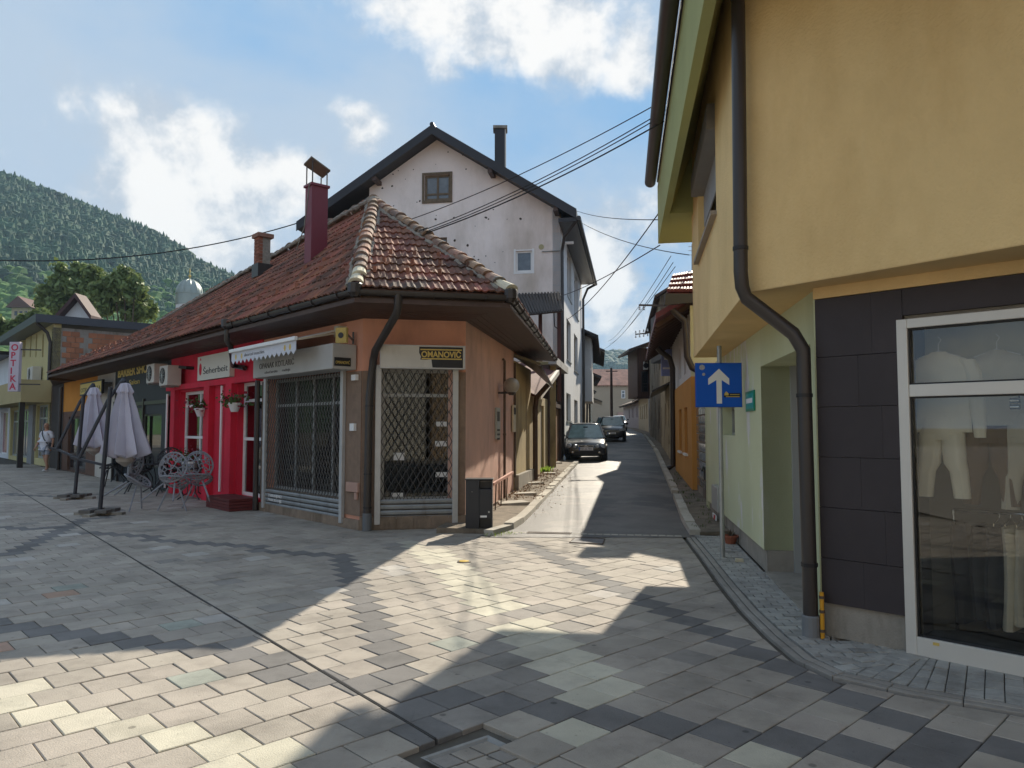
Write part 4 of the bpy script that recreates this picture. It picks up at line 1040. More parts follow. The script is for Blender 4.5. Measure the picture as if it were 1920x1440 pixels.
# --- eaves: soffit boards, fascia, gutter
W0 = Vector((C0.x, C0.y, 0)); W1 = Vector((C1.x, C1.y, 0)); WS = SW.pt(SLEN, 0, 0); WL = LW.pt(LEND + .4, 0, 0)
def lp(a, b, t): return a + (b - a) * t
quads = [(LW.pt(LEND + .2, -.04, 0), LW.pt(0, -.04, 0), G1, GE), (CH.pt(0, -.04, 0), CH.pt(CH.len, -.04, 0), G2, G1), (SW.pt(0, -.04, 0), SW.pt(SLEN + 2.6, -.04, 0), G3, G2)]
sf = MB()
for qi, (a, b, c, d) in enumerate(quads):
    n_ = 9 if qi != 2 else 8
    for k in range(n_):
        u0, u1 = k / n_ + .006, (k + 1) / n_ - .006
        zz0 = WT - .0 + .02 * (k % 2)
        p = [lp(a, d, u0), lp(b, c, u0), lp(b, c, u1), lp(a, d, u1)]
        zb = [WT + (GZ - .17 - WT) * u for u in (u0, u0, u1, u1)]
        vs = [Vector((q.x, q.y, z)) for q, z in zip(p, zb)] + [Vector((q.x, q.y, z + .03)) for q, z in zip(p, zb)]
        sf.hexa(vs)
    vs = [Vector((q.x, q.y, WT + .05)) for q in (a, b, c, d)] + [Vector((q.x, q.y, WT + .09)) for q in (a, b, c, d)]
    sf.hexa(vs)
tag(sf.build('soffit_boards', WOODD, row), kind='stuff')
def edge_pts(a, b, n=12): return [lp(a, b, i / n) for i in range(n + 1)]
def inward(a, b, d):
    t = Vector((b.x - a.x, b.y - a.y)).normalized(); nn = Vector((-t.y, t.x)); mid = (a + b) / 2
    if nn.dot(Vector((AP.x - mid.x, AP.y - mid.y))) < 0: nn = -nn
    return Vector((nn.x * d, nn.y * d, 0))
fa = MB()
for a, b in ((GE, G1), (G1, G2), (G2, G3)):
    i = inward(a, b, .10); A_, B_ = a + i, b + i
    fa.hexa([Vector((A_.x, A_.y, GZ - .19)), Vector((B_.x, B_.y, GZ - .19)), Vector((B_.x, B_.y, GZ - .19)) + i * .3, Vector((A_.x, A_.y, GZ - .19)) + i * .3, Vector((A_.x, A_.y, GZ - .01)), Vector((B_.x, B_.y, GZ - .01)), Vector((B_.x, B_.y, GZ - .01)) + i * .3, Vector((A_.x, A_.y, GZ - .01)) + i * .3])
fa.build('fascia_board', mat('weathered_fascia', (.12, .075, .055), .7, .35, 5), row)
def gutter(name, a, b, r, parent, m=METALD, flip=1):
    t = (b - a).normalized(); nn = inward(a, b, 1.); nn.normalize(); mb = MB(); N_ = 10
    for base in (a, b):
        for k in range(N_ + 1):
            an = math.pi * k / N_; mb.v.append(tuple(base + nn * (-r * math.cos(an)) + Vector((0, 0, -r * math.sin(an)))))
        for k in range(N_ + 1):
            an = math.pi * k / N_; q = r * .9; mb.v.append(tuple(base + nn * (-q * math.cos(an)) + Vector((0, 0, -q * math.sin(an)))))
    M_ = 2 * (N_ + 1)
    for k in range(N_):
        mb.f += [(k, k + 1, M_ + k + 1, M_ + k), (N_ + 1 + k, M_ + N_ + 1 + k, M_ + N_ + 2 + k, N_ + 2 + k)]; mb.m += [0, 0]
    mb.f += [(0, N_ + 1, M_ + N_ + 1, M_)] ; mb.m += [0]
    mb.add([a + nn * (-r * math.cos(math.pi * k / N_)) + Vector((0, 0, -r * math.sin(math.pi * k / N_))) for k in range(N_ + 1)], [tuple(range(N_ + 1))])
    mb.add([b + nn * (-r * math.cos(math.pi * k / N_)) + Vector((0, 0, -r * math.sin(math.pi * k / N_))) for k in range(N_ + 1)], [tuple(range(N_ + 1))])
    L_ = (b - a).length; n2 = max(2, int(L_ / .75))
    g_ = mb.build(name, m, parent)
    for i in range(n2):
        p = a + t * (L_ * (i + .5) / n2); c = MB()
        pts = [p + nn * (-(r + .006) * math.cos(math.pi * k / 8)) + Vector((0, 0, -(r + .006) * math.sin(math.pi * k / 8))) for k in range(9)]
        for u, v in zip(pts, pts[1:]): c.bar(u, v, .03, .006, up=t)
        c.build('gutter_bracket', m, g_)
    return g_
GL = lp(G1, GE, (lambda q: 1 - (q - GE).length / (G1 - GE).length)(onz(425, 605, GZ)))
down = Vector((0, 0, -.03))
gutter('gutter', G1 + down, GL + down, .075, row); gutter('gutter', G1 + down, G2 + down, .075, row); gutter('gutter', G2 + down, G3 + down + Vector((0, 0, -.1)), .075, row)
# gutter corner boxes and outlets
for p, s_ in ((G1, .11), (G2, .11), (GL, .12)):
    m = MB(); m.lathe(p + Vector((0, 0, -.13)), [(.05, 0), (s_, .06), (s_, .19), (s_ * .95, .20)], 10); m.build('gutter_corner', METALD, row)
# big S shaped downpipe of the corner
dp = MB(); pA = lp(G1, G2, .27) + Vector((0, 0, -.09)); q1 = CH.hit(700, 668, .16); q0 = CH.hit(694, 720, .12)
pts = [pA + Vector((0, 0, .03)), pA + Vector((0, 0, -.16)), pA + Vector((-.03, .06, -.26)), CH.pt(q1[0] + .03, .22, q1[1] + .09), CH.pt(q1[0], .12, q1[1] - .06), CH.pt(q0[0] - .01, .10, q0[1] - .2), CH.pt(CH.hit(689, 900, .1)[0], .10, .32)]
dp.tube(pts, .062, 12)
dp.tube([CH.pt(CH.hit(689, 900, .1)[0], .10, .33), CH.pt(CH.hit(688, 990, .1)[0], .10, .0)], .066, 12)
o = dp.build('corner_downpipe', METALD, row, smooth=True)
for z in (.36, .9, 2.0):
    m = MB(); c = CH.pt(CH.hit(690, 850, .1)[0] + (.015 if z > 1.9 else 0), .10, z); m.lathe(c, [(.068, 0), (.068, .025)], 12); m.build('pipe_clamp', BLACKP, row)
m = MB(); m.lathe(CH.pt(CH.hit(688, 990, .1)[0], .10, 0), [(.074, 0), (.074, .27), (.07, .28)], 14); m.build('pipe_shoe', mat('grey_pipe', (.13, .14, .15), .5), row)
m = MB(); pA = GL + Vector((0, 0, -.13)); e = LW.hit(455, 655, .1)
m.tube([pA, pA + Vector((0, 0, -.22)), pA + Vector((.05, .06, -.32)), LW.pt(LW.hit(440, 640, .12)[0], .14, 3.0), LW.pt(LW.hit(458, 650, .12)[0], .10, 2.92)], .055, 10); m.build('row_downpipe', METALD, row, smooth=True)
# junction boxes and odds on the pilaster
for x, y, w_, h_, mm, dd in ((667, 708, 8, 10, WHITE, .06), (663, 801, 8, 14, WHITE, .05)):
    r = LW.rect(x - w_ / 2, y - h_ / 2, x + w_ / 2, y + h_ / 2, .03); m = MB(); LW.box(m, r[0], r[1], .018, .018 + dd, r[2], r[3]); m.build('wall_box', mm, row, bevel=.004)
m = MB(); r = LW.rect(652, 903, 676, 924, .03); LW.box(m, max(0, r[0]), r[1], .018, .07, r[2], r[3]); LW.box(m, r[0] + .08, r[0] + .16, .02, .06, r[2] - .12, r[2]); m.build('pink_lock_box', mat('faded_pink_plastic', (.45, .28, .22), .7, .1), row, bevel=.01)

# --- roof: deck, tiles as sub-parts, hips and ridge
APb = AP + Vector((.35, 4.6, .25))
def rp(a, b, c, d, u, v): return lp(lp(a, b, u), lp(d, c, u), v)   # a,b eave  d,c ridge
lift = Vector((0, 0, .035))
roof = MB(); th_ = Vector((0, 0, -.07))
RB = LW.pt(LEND, -7.5, WT + .1); RBk = Vector((AP.x + 3.2, AP.y + 5.5, WT + .3))
LWF = [GE, G1, AP, RE]
for poly in ([G1, G2, AP], [RE, AP, APb, RBk, RB]):
    n_ = len(poly); roof.add([p for p in poly] + [p + th_ for p in poly], [tuple(range(n_)), tuple(range(2 * n_ - 1, n_ - 1, -1))] + [(i, (i + 1) % n_, n_ + (i + 1) % n_, n_ + i) for i in range(n_)])
for (a, b, c, d) in ((G1, GE, RE, AP), (G2, G3 + Vector((.1, 1.2, -.05)), APb, AP)):
    b0 = len(roof.v); nu, nv = 24, 8
    for dz in (-.012, -.08):
        for j in range(nv + 1):
            for i in range(nu + 1): roof.v.append(tuple(rp(a, b, c, d, i / nu, j / nv) + Vector((0, 0, dz))))
    for q0 in (0, (nu + 1) * (nv + 1)):
        for j in range(nv):
            for i in range(nu):
                k = b0 + q0 + j * (nu + 1) + i; roof.f.append((k, k + 1, k + nu + 2, k + nu + 1)); roof.m.append(0)
roof_o = roof.build('roof', mat('roof_underlay', (.10, .055, .04), .9, .2), row, normals=False)
m = MB(); m.add([RE, GE, Vector((GE.x, GE.y, GZ - .3)), RB], [(0, 1, 2), (0, 2, 3)]); m.prism([RE, GE, GE + Vector((0, 0, -.2)), RE + Vector((0, 0, -.2))], (-.05, .03, 0)); m.build('verge_board', METALD, roof_o)
TW, TL = .205, .405
def tilemesh():
    prof = []; n_ = 12
    for i in range(n_ + 1):
        u = i / n_; x = (u - .5) * (TW + .018)
        z = .020 * max(0, math.cos((u * 2 - .5) * 2 * math.pi)) ** 1.0 + .008 * math.cos(u * math.pi * 2)
        prof.append((x, z))
    vs = []; fs = []
    for y, zz in ((-.5 * TL - .015, .034), (.5 * TL, .004)):
        for x, z in prof: vs.append((x, y, zz + z))
    k = len(prof)
    for i in range(n_): fs.append((i, i + 1, k + i + 1, k + i))
    for x, z in prof: vs.append((x, -.5 * TL - .012, .034 + z - .026))
    for i in range(n_): fs.append((2 * k + i, 2 * k + i + 1, i + 1, i))
    return vs, fs
tv, tf = tilemesh()
tme = bpy.data.meshes.new('roof_tile'); tme.from_pydata(tv, [], tf); tme.materials.append(TILE)
def lay(a, b, c, d, skipf=None, jit=.006):
    """rows of tiles from the eave a-b up to d-c; returns matrices"""
    out = []; slope = ((d - a).length + (c - b).length) / 2; slope = max((lp(d, c, .5) - lp(a, b, .5)).length, .1)
    nr = int(slope / (TL - .03)) ; 
    for r_ in range(nr):
        v = (r_ + .5) / nr
        p0, p1 = lp(a, d, v), lp(b, c, v); L_ = (p1 - p0).length; nt_ = max(1, round(L_ / TW))
        off = 0
        for i in range(nt_):
            u = (i + .5) / nt_; pos = lp(p0, p1, u)
            X = (p1 - p0).normalized(); up_ = (lp(lp(a, d, min(1, v + .02)), lp(b, c, min(1, v + .02)), u) - pos)
            Yv = (up_ - X * up_.dot(X)).normalized(); Z = X.cross(Yv)
            if Z.z < 0: X = -X; Z = -Z
            Mx = Matrix((X, Yv, Z)).transposed().to_4x4()
            j = rs.uniform(-jit, jit)
            Mx.translation = pos + Z * (.012 + rs.uniform(0, .004)) + Yv * j
            Mx = Mx @ Matrix.Rotation(rs.uniform(-.025, .025), 4, 'Z') @ Matrix.Rotation(rs.uniform(-.02, .02), 4, 'Y')
            out.append(Mx)
    return out
def lay_tri(a, b, ap):
    out = []; base = (b - a).length; mid = lp(a, b, .5); X = (b - a).normalized(); h = (ap - a); along = h.dot(X); Yv = (h - X * along); H = Yv.length; Yv.normalize(); Z = X.cross(Yv)
    if Z.z < 0: Z = -Z
    nr = 14; dl = H / nr
    for r_ in range(nr):
        v = (r_ + .5) / nr; x0, x1 = along * v, base + (along - base) * v
        st = math.floor(x0 / TW) * TW + (0)
        x = st
        while x < x1 + TW * .3:
            if x + TW * .5 > x0 - .05 and x + TW * .5 < x1 + .05:
                Mx = Matrix((X, Yv, Z)).transposed().to_4x4(); Mx.translation = a + X * (x + TW / 2) + Yv * (v * H + rs.uniform(-.006, .006)) + Z * (.014 + rs.uniform(0, .005))
                out.append(Mx @ Matrix.Rotation(rs.uniform(-.03, .03), 4, 'Z') @ Matrix.Rotation(rs.uniform(-.025, .025), 4, 'Y'))
            x += TW
    return out
tiles = [(0, M_) for M_ in lay_tri(G1, G2, AP)]
ml = lay(G1, GE, RE, AP)
ml.sort(key=lambda M_: (M_.translation - Vector((0, 0, 1.65))).length)
tiles += [(1, M_) for M_ in ml]
rw = WPOS[row.name]; big = MB(); rv = []
for i, (k, M_) in enumerate(tiles):
    if i < 296:
        o = bpy.data.objects.new('roof_tile', tme); COL.objects.link(o); o.parent = roof_o; M2 = M_.copy(); M2.translation = M_.translation - rw; o.matrix_local = M2
    else:
        big.add([M_ @ Vector(v) for v in tv], tf); rv += [rs.random()] * len(tv)
rest = lay(G2, G3 + Vector((.1, 1.2, -.05)), APb, AP)
for M_ in rest: big.add([M_ @ Vector(v) for v in tv], tf); rv += [rs.random()] * len(tv)
o = big.build('upper_roof_tiles', TILE, roof_o, normals=False); tag(o, kind='stuff')
at = o.data.attributes.new('rnd', 'FLOAT', 'POINT'); at.data.foreach_set('value', rv)
# snow guard bumps (raised hook tiles)
def hooks(a, b, c, d, n_, rows_):
    m = MB()
    for r_, v in enumerate(rows_):
        for i in range(n_):
            u = (i + .5 + .33 * r_) / n_ % 1; p = lp(lp(a, b, u), lp(d, c, u), v); m.box(p.x - .03, p.x + .03, p.y - .03, p.y + .03, p.z + .02, p.z + .12)
    return m
m = hooks(G1, G2, AP, AP, 4, (.13, .22, .31)); 
for v in (.16, .27, .38):
    for i in range(26):
        u = (i + .5 + v) / 26; p = rp(G1, GE, RE, AP, u, v); m.box(p.x - .035, p.x + .035, p.y - .035, p.y + .035, p.z + .03, p.z + .12)
tag(m.build('snow_guard_hooks', TILE, roof_o), kind='stuff')
# ridge and hip caps
def capmesh(w, L_, h):
    vs = []; fs = []; n_ = 7
    for y, sc_ in ((-.5 * L_, 1.08), (-.36 * L_, 1.02), (.5 * L_, .86)):
        for i in range(n_ + 1):
            a = math.pi * i / n_; vs.append((-w / 2 * math.cos(a) * sc_, y, h * math.sin(a) * sc_ + (.02 if y < 0 else 0)))
    k = n_ + 1
    for j in range(2):
        for i in range(n_): fs.append((j * k + i, j * k + i + 1, (j + 1) * k + i + 1, (j + 1) * k + i))
    b = len(vs)
    for i in range(n_ + 1):
        a = math.pi * i / n_; vs.append((-w / 2 * math.cos(a) * .9, -.5 * L_, h * math.sin(a) * .86 - .01))
    for i in range(n_): fs.append((b + i, b + i + 1, i + 1, i))
    return vs, fs
cv, cf = capmesh(.235, .40, .10)
cme = bpy.data.meshes.new('ridge_tile'); cme.from_pydata(cv, [], cf); cme.materials.append(RIDGE)
cme2 = cme.copy(); cme2.materials.clear(); cme2.materials.append(RIDGEP)
def caps(a, b, step, upv, pale=1, big_=1.):
    t = (b - a).normalized(); n_ = int((b - a).length / step)
    for i in range(n_):
        p = a + t * (i + .5) * step; X = t.cross(upv).normalized(); Z = X.cross(t)
        if Z.z < 0: X = -X; Z = -Z
        Mx = Matrix((X, t, Z)).transposed().to_4x4(); Mx.translation = p - rw + Z * .02 + Vector((rs.uniform(-.012, .012), rs.uniform(-.012, .012), rs.uniform(-.008, .012)))
        Mx = Mx @ Matrix.Rotation(rs.uniform(-.07, .07), 4, 'Z') @ Matrix.Scale(big_ * rs.uniform(.95, 1.05), 4)
        o = bpy.data.objects.new('ridge_tile', cme2 if i < pale else cme); COL.objects.link(o); o.parent = roof_o; o.matrix_local = Mx
    m = MB()      # bedding mortar
    sd_ = t.cross(Vector((0, 0, 1))).normalized()
    nn_ = max(3, int((b - a).length / .09)); 
    for sgn in (-1, 1):
        pts = [a + t * (b - a).length * i / nn_ + sd_ * sgn * (.125 * big_ + rs.uniform(-.02, .02)) + Vector((0, 0, -.005 + rs.uniform(-.015, .015))) for i in range(nn_ + 1)]
        m.tube(pts, [.045 * rs.uniform(.6, 1.25) for _ in pts], 6)
    m.build('ridge_mortar', MORTAR, roof_o)
caps(G1 + Vector((0, .12, .05)), AP + lift, .34, Vector((0, 0, 1)), 2)
caps(G2 + Vector((-.03, .1, .05)), AP + lift, .34, Vector((0, 0, 1)), 1)
caps(AP + lift + Vector((0, 0, .05)), RE + lift, .42, Vector((0, 0, 1)), 0)
m = MB(); m.ball((AP.x, AP.y, AP.z + .06), .17, 10, 6, (1, 1, .7)); m.build('apex_mortar', MORTAR, roof_o)

# --- chimneys
def rooftop(x, y):      # point of the left roof plane seen at this pixel
    n_ = (G1 - GE).cross(AP - GE).normalized(); d = raydir(x, y); c = Vector((0, 0, CAMZ)); t = (GE - c).dot(n_) / d.dot(n_); return c + d * t
cb = rooftop(592, 476); Yc = cb.y
ctop = atY(604, 353, Yc); wch = .72
chm = thing('maroon_chimney', 'tall maroon sheet metal chimney with a tilted metal rain cap on the corner roof', 'chimney', (cb.x, cb.y, cb.z))
t2 = Vector((LW.t.x, LW.t.y, 0)); n2_ = Vector((LW.n.x, LW.n.y, 0))
def prismbox(mb, c, a, b, z0, z1):   # c centre, half sizes along t2 / n2_
    q = [c - t2 * a + n2_ * b, c - t2 * a - n2_ * b, c + t2 * a - n2_ * b, c + t2 * a + n2_ * b]
    mb.hexa([Vector((p.x, p.y, z0)) for p in q] + [Vector((p.x, p.y, z1)) for p in q])
pxw = F / Yc
hw = 22 / pxw
m = MB(); prismbox(m, cb + t2 * .0, hw * .62, hw * .75, cb.z - .5, ctop.z); m.build('shaft', MAROON, chm)
m = MB(); prismbox(m, cb, hw * .62 + .03, hw * .75 + .03, ctop.z, ctop.z + .05); m.build('rim', MAROON, chm)
for sa, sb in ((-1, -1), (-1, 1), (1, -1), (1, 1)):
    p = cb + t2 * sa * hw * .55 + n2_ * sb * hw * .68; m = MB(); m.bar((p.x, p.y, ctop.z + .04), (p.x, p.y, ctop.z + .40 + .08 * sb - .03 * sa), .022); m.build('cap_leg', METALD, chm)
m = MB(); zc = ctop.z + .36; q = [cb - t2 * hw * .72 + n2_ * hw * .9, cb - t2 * hw * .72 - n2_ * hw * .9, cb + t2 * hw * .72 - n2_ * hw * .9, cb + t2 * hw * .72 + n2_ * hw * .9]
zz = [zc - .08, zc + .18, zc + .30, zc + .04]
zz = [zc + .19, zc + .0, zc - .06, zc + .12]
m.hexa([Vector((p.x, p.y, z)) for p, z in zip(q, zz)] + [Vector((p.x, p.y, z + .03)) for p, z in zip(q, zz)]); m.build('rain_cap', mat('dull_metal_cap', (.15, .12, .09), .6, .2, 6), chm)
m = MB(); p = cb + n2_ * hw * .8; m.tube([cb + t2 * .9 + Vector((0, 0, .25)), cb + n2_ * (hw * .8) + t2 * hw * .6 + Vector((0, 0, .55)), cb - t2 * .7 + n2_ * .5 + Vector((0, 0, 1.2))], .012, 5); m.build('stay_wire', GALV, chm)
cb2 = rooftop(492, 495); ct2 = atY(493, 440, cb2.y)
BR = mat('chimney_brick', (.24, .09, .055), .9, .2, 5, .5, 60, rnd=.3)
ch2 = thing('brick_chimney', 'short old brick chimney near the ridge of the shop row', 'chimney', tuple(cb2))
nrow = int((ct2.z - cb2.z + .3) / .085); hw = .15
m = MB(); prismbox(m, cb2, hw - .012, hw - .012, cb2.z - .4, ct2.z - .08); m.build('mortar_core', MORTAR, ch2)
for r_ in range(nrow):
    z = ct2.z - .10 - r_ * .085
    for side in range(4):
        ax, bx = (t2, n2_) if side % 2 == 0 else (n2_, t2); sg_ = 1 if side < 2 else -1
        for k in range(2):
            u = -hw + (k + (.0 if r_ % 2 else .0)) * hw + .006; c = cb2 + bx * sg_ * (hw - .04) 
            a_, b_ = c + ax * u, c + ax * (u + hw - .012); q = [a_ - bx * .05, b_ - bx * .05, b_ + bx * .05, a_ + bx * .05]
            if side in (0, 1): pass
            mb = MB(); mb.hexa([Vector((p.x, p.y, z - .073)) for p in q] + [Vector((p.x, p.y, z)) for p in q])
            if sg_ > 0: mb.build('brick', BR, ch2)
m = MB(); prismbox(m, cb2, hw + .05, hw + .05, ct2.z - .10, ct2.z); m.build('cap', mat('chimney_cap_brick', (.25, .13, .09), .9, .2, 6, .5), ch2)
m = MB(); prismbox(m, cb2, hw + .04, hw + .04, cb2.z - .35, cb2.z - .02); m.build('flashing', METALD, ch2)

# --- AC units on the black front
def ac(x0, y0, x1, y1, label, o0=.1, dep=.34, fr=LW):
    r = fr.rect(x0, y0, x1, y1, o0 + dep); t = thing('air_conditioner', label, 'air conditioner', tuple(fr.pt(r[0], .1, r[2])), 'air conditioner boxes over the shop fronts')
    m = MB(); fr.box(m, r[0], r[1], o0, o0 + dep, r[2], r[3]); m.build('casing', mat('aged_white_casing', (.55, .52, .46), .6, .1, 3), t, bevel=.015)
    c = fr.pt((r[0] * .42 + r[1] * .58), o0 + dep + .002, (r[2] + r[3]) / 2); R_ = (r[3] - r[2]) * .40
    ax = Vector((fr.n.x, fr.n.y, 0)); m = MB(); m.lathe(c, [(R_, 0), (R_, .01), (R_ * .93, .012), (R_ * .9, .004)], 20, ax=ax); m.build('fan_recess', BLACKP, t)
    m = MB(); m.lathe(c, [(R_ * .22, 0.012), (R_ * .22, .02)], 12, ax=ax)
    for k in range(12):
        a = math.pi * k / 6; d = Vector((fr.t.x, fr.t.y, 0)) * math.cos(a) + Vector((0, 0, 1)) * math.sin(a); m.bar(c + ax * .016 + d * R_ * .2, c + ax * .016 + d * R_, .01)
    m.build('fan_guard', GREYF, t)
    for k in (.2, .8):
        s_ = r[0] + (r[1] - r[0]) * k; m = MB(); m.bar(fr.pt(s_, 0, r[2] - .02), fr.pt(s_, o0 + dep, r[2] - .02), .03); m.build('bracket', GALV, t)
    return t
ac(275, 684, 288, 717, 'air conditioner box on the black front, left of the pair')
ac(299, 687, 313, 722, 'air conditioner box on the black front, right of the pair next to the red wall', .14)
m = MB(); c = RF.hit(345, 690, .3); m.tube([RF.pt(S_RED1 - .15, .04, 2.75), RF.pt(S_RED1 - .15, .35, 2.85), RF.pt(S_RED1 - .25, .35, 3.0), RF.pt(S_RED1 - .3, .06, 2.95), RF.pt(S_RED1 - .2, .06, 3.05)], .025, 6)
tag(m.build('coiled_pipe', GREYF), 'bent grey refrigerant pipe coming out of the red wall', 'pipe')
m = MB(); q = RF.hit(357, 690, .1); RF.box(m, q[0] - .05, q[0] + .05, .03, .22, q[1] - .04, q[1] + .04); m.bar(RF.pt(q[0], .16, q[1]), RF.pt(q[0] + .1, .34, q[1] + .02), .07); tag(m.build('floodlight', BLACKP), 'small black floodlight on the red wall left of the cafe sign', 'lamp')
# ================================================================ THE YELLOW CORNER BUILDING (right)
BZ = 2.80
N_ = onz(1397, 548, BZ); F_ = onz(1303, 668, BZ); P2 = onz(1920, 457, BZ)
BS = Fr(N_, F_); BF = Fr(N_, P2)
RW = Fr((2.4987, 6.03), (2.4987 + .153 * 8.3, 6.03 + 8.3))
PF = Fr((2.4987, 6.03), (2.4987 + .69, 6.03 - .724))
yb = thing('yellow_building', 'yellow rendered building with overhanging upper floor, green side wall and dark panelled shop front', 'building', (2.5, 6.03, 0))
CORN = 7.6; FRONTL = 9.
EZ = 5.13
# upper box
ups = BS.rect(1310, 480, 1343, 210)
sA, zA_ = BS.hit(1343, 398); sB, zB_ = BS.hit(1310, 487); zT = BS.hit(1343, 195)[1]
uh = (sA, sB, (zA_ + zB_) / 2, max(zA_ + 1.25, zT - .1))
m = MB(); BS.wall(m, .0, BS.len, BZ, CORN, [uh], .3); m.build('upper_side_wall', YELLOW, yb)
m = MB(); BF.wall(m, .0, FRONTL, BZ, CORN, [], .3); m.build('upper_front_wall', YELLOW, yb)
# underside of the box (thick slab)
inn_ = lambda fr, s, d: fr.pt(s, -d, 0)
q = [N_, P2 + (P2 - N_).normalized() * (FRONTL - BF.len), BF.pt(FRONTL, -3., 0), BS.pt(BS.len, -2.6, 0), F_]
m = MB(); m.prism([Vector((p.x, p.y, BZ - .007)) for p in q], (0, 0, .006)); m.build('box_underside', YELSOF, yb)
# upper window with roller shutter box and sill
w_ = window(BS, uh, yb, WHITEU, GLASSB, o=-.14, fw=.06, name='upper_window')
m = MB(); BS.box(m, uh[0] - .02, uh[1] + .02, -.1, .09, uh[3] - .28, uh[3] + .02)
for k in range(5): BS.box(m, uh[0] - .02, uh[1] + .02, .09, .096, uh[3] - .27 + k * .055, uh[3] - .235 + k * .055)
m.build('roller_shutter_box', mat('grey_shutter_box', (.22, .21, .20), .5, .1, 4), w_)
m = MB(); BS.box(m, uh[0] - .06, uh[1] + .06, -.12, .07, uh[2] - .05, uh[2] - .003); m.build('sill', mat('stone_sill', (.30, .26, .22), .7), w_)
m = MB(); BS.box(m, sA + .01, sB - .01, -.1, -.085, uh[2] + .5, uh[3] - .28); m.build('shutter_curtain', mat('shutter_curtain', (.30, .31, .32), .6), w_)
# end wall of the box and inner block so the sun is blocked
EB = Fr(F_, BS.pt(BS.len, -3.2, 0)); m = MB(); EB.wall(m, 0, EB.len, BZ, CORN, [], .25); m.build('upper_end_wall', YELLOW, yb)
bk0, bk1 = BS.pt(BS.len, -3.2, 0), BF.pt(FRONTL, -6, 0)
for p, q_ in ((bk0, Vector((10.5, 13.0, 0))), (Vector((10.5, 13.0, 0)), BF.pt(FRONTL, 0, 0))):
    f_ = Fr(p, q_); m = MB(); f_.wall(m, 0, f_.len, 0, CORN, [], .25); m.build('rear_wall', YELLOW, yb)
# eave: fascia, soffit, end, gutter along the street side
e0, e1 = onz(1320, 0, EZ), onz(1234, 457, EZ)
ED = Vector((e1.x - e0.x, e1.y - e0.y, 0)).normalized(); e0 = e0 - ED * 5.2
EO = Vector((ED.y, -ED.x, 0)); EO = -EO if EO.x < 0 else EO         # inward (+x)
FZT = 6.22
m = MB(); m.hexa([Vector((p.x, p.y, EZ)) for p in (e0, e1, e1 + EO * .10, e0 + EO * .10)] + [Vector((p.x, p.y, FZT)) for p in (e0, e1, e1 + EO * .10, e0 + EO * .10)]); m.build('eave_fascia', OLIVE, yb)
fold = BS.pt(BS.len - .02, 0, 0)
kf = (fold - e0).dot(ED); ef = e0 + ED * kf
so_z = 6.12
def inn2(p, z):      # point of the box wall plane straight inward from p
    k = BS.n.dot(BS.A) ; d = EO; t = (k - BS.n.dot(Vector((p.x, p.y)))) / BS.n.dot(Vector((d.x, d.y))); q = p + d * t; return Vector((q.x, q.y, z))
a0, a1 = e0 + EO * .10, ef + EO * .10
m = MB(); i0, i1 = inn2(e0, so_z), inn2(ef, so_z)
m.hexa([Vector((a0.x, a0.y, EZ + .01)), Vector((a1.x, a1.y, EZ + .01)), i1, i0, Vector((a0.x, a0.y, EZ + .09)), Vector((a1.x, a1.y, EZ + .09)), i1 + Vector((0, 0, .08)), i0 + Vector((0, 0, .08))]); m.build('sloped_soffit', OLIVE, yb)
c1 = e1 + EO * .10; i2 = Vector((i1.x, i1.y, 0)); i3 = c1 + EO * 1.9; i4 = a1 + EO * 1.9
m = MB(); m.prism([Vector((p.x, p.y, EZ + .003)) for p in (a1, c1, i3, i4)], (0, 0, .12)); m.build('end_soffit', OLIVE, yb)
m = MB(); m.prism([Vector((a1.x, a1.y, EZ + .12)), Vector((i1.x, i1.y, EZ + .12)), Vector((i1.x, i1.y, so_z + .02))], ED * .06); m.build('soffit_end_panel', OLIVE, yb)
m = MB(); m.hexa([Vector((p.x, p.y, EZ + .12)) for p in (e1 + EO * .1 - ED * .1, e1 + EO * .1, e1 + EO * 2.4, e1 + EO * 2.4 - ED * .1)] + [Vector((p.x, p.y, z)) for p, z in zip((e1 + EO * .1 - ED * .1, e1 + EO * .1, e1 + EO * 2.4, e1 + EO * 2.4 - ED * .1), (FZT, FZT, CORN + .2, CORN + .2))]); m.build('eave_end_wall', OLIVE, yb)
g0, g1 = onz(1236, 0, 6.28), onz(1224, 332, 6.28)
off_g = .14
ga_ = Vector((e0.x, e0.y, 6.27)) - EO * off_g; gb_ = Vector((e1.x, e1.y, 6.27)) - EO * off_g - ED * .15
m = MB(); m.tube([ga_, gb_], .105, 14); gut = m.build('eave_gutter', METALD, yb, smooth=True)
m = MB(); m.hexa([Vector((p.x, p.y, 6.26)) for p in (e0 - EO * .02, gb_ + EO * .12, e1 + EO * 2.4, e0 + EO * 2.9)] + [Vector((p.x, p.y, z)) for p, z in zip((e0 - EO * .02, gb_ + EO * .12, e1 + EO * 2.4, e0 + EO * 2.9), (6.34, 6.34, CORN + .35, CORN + .35))]); m.build('roof_slope', BLACKR, yb)
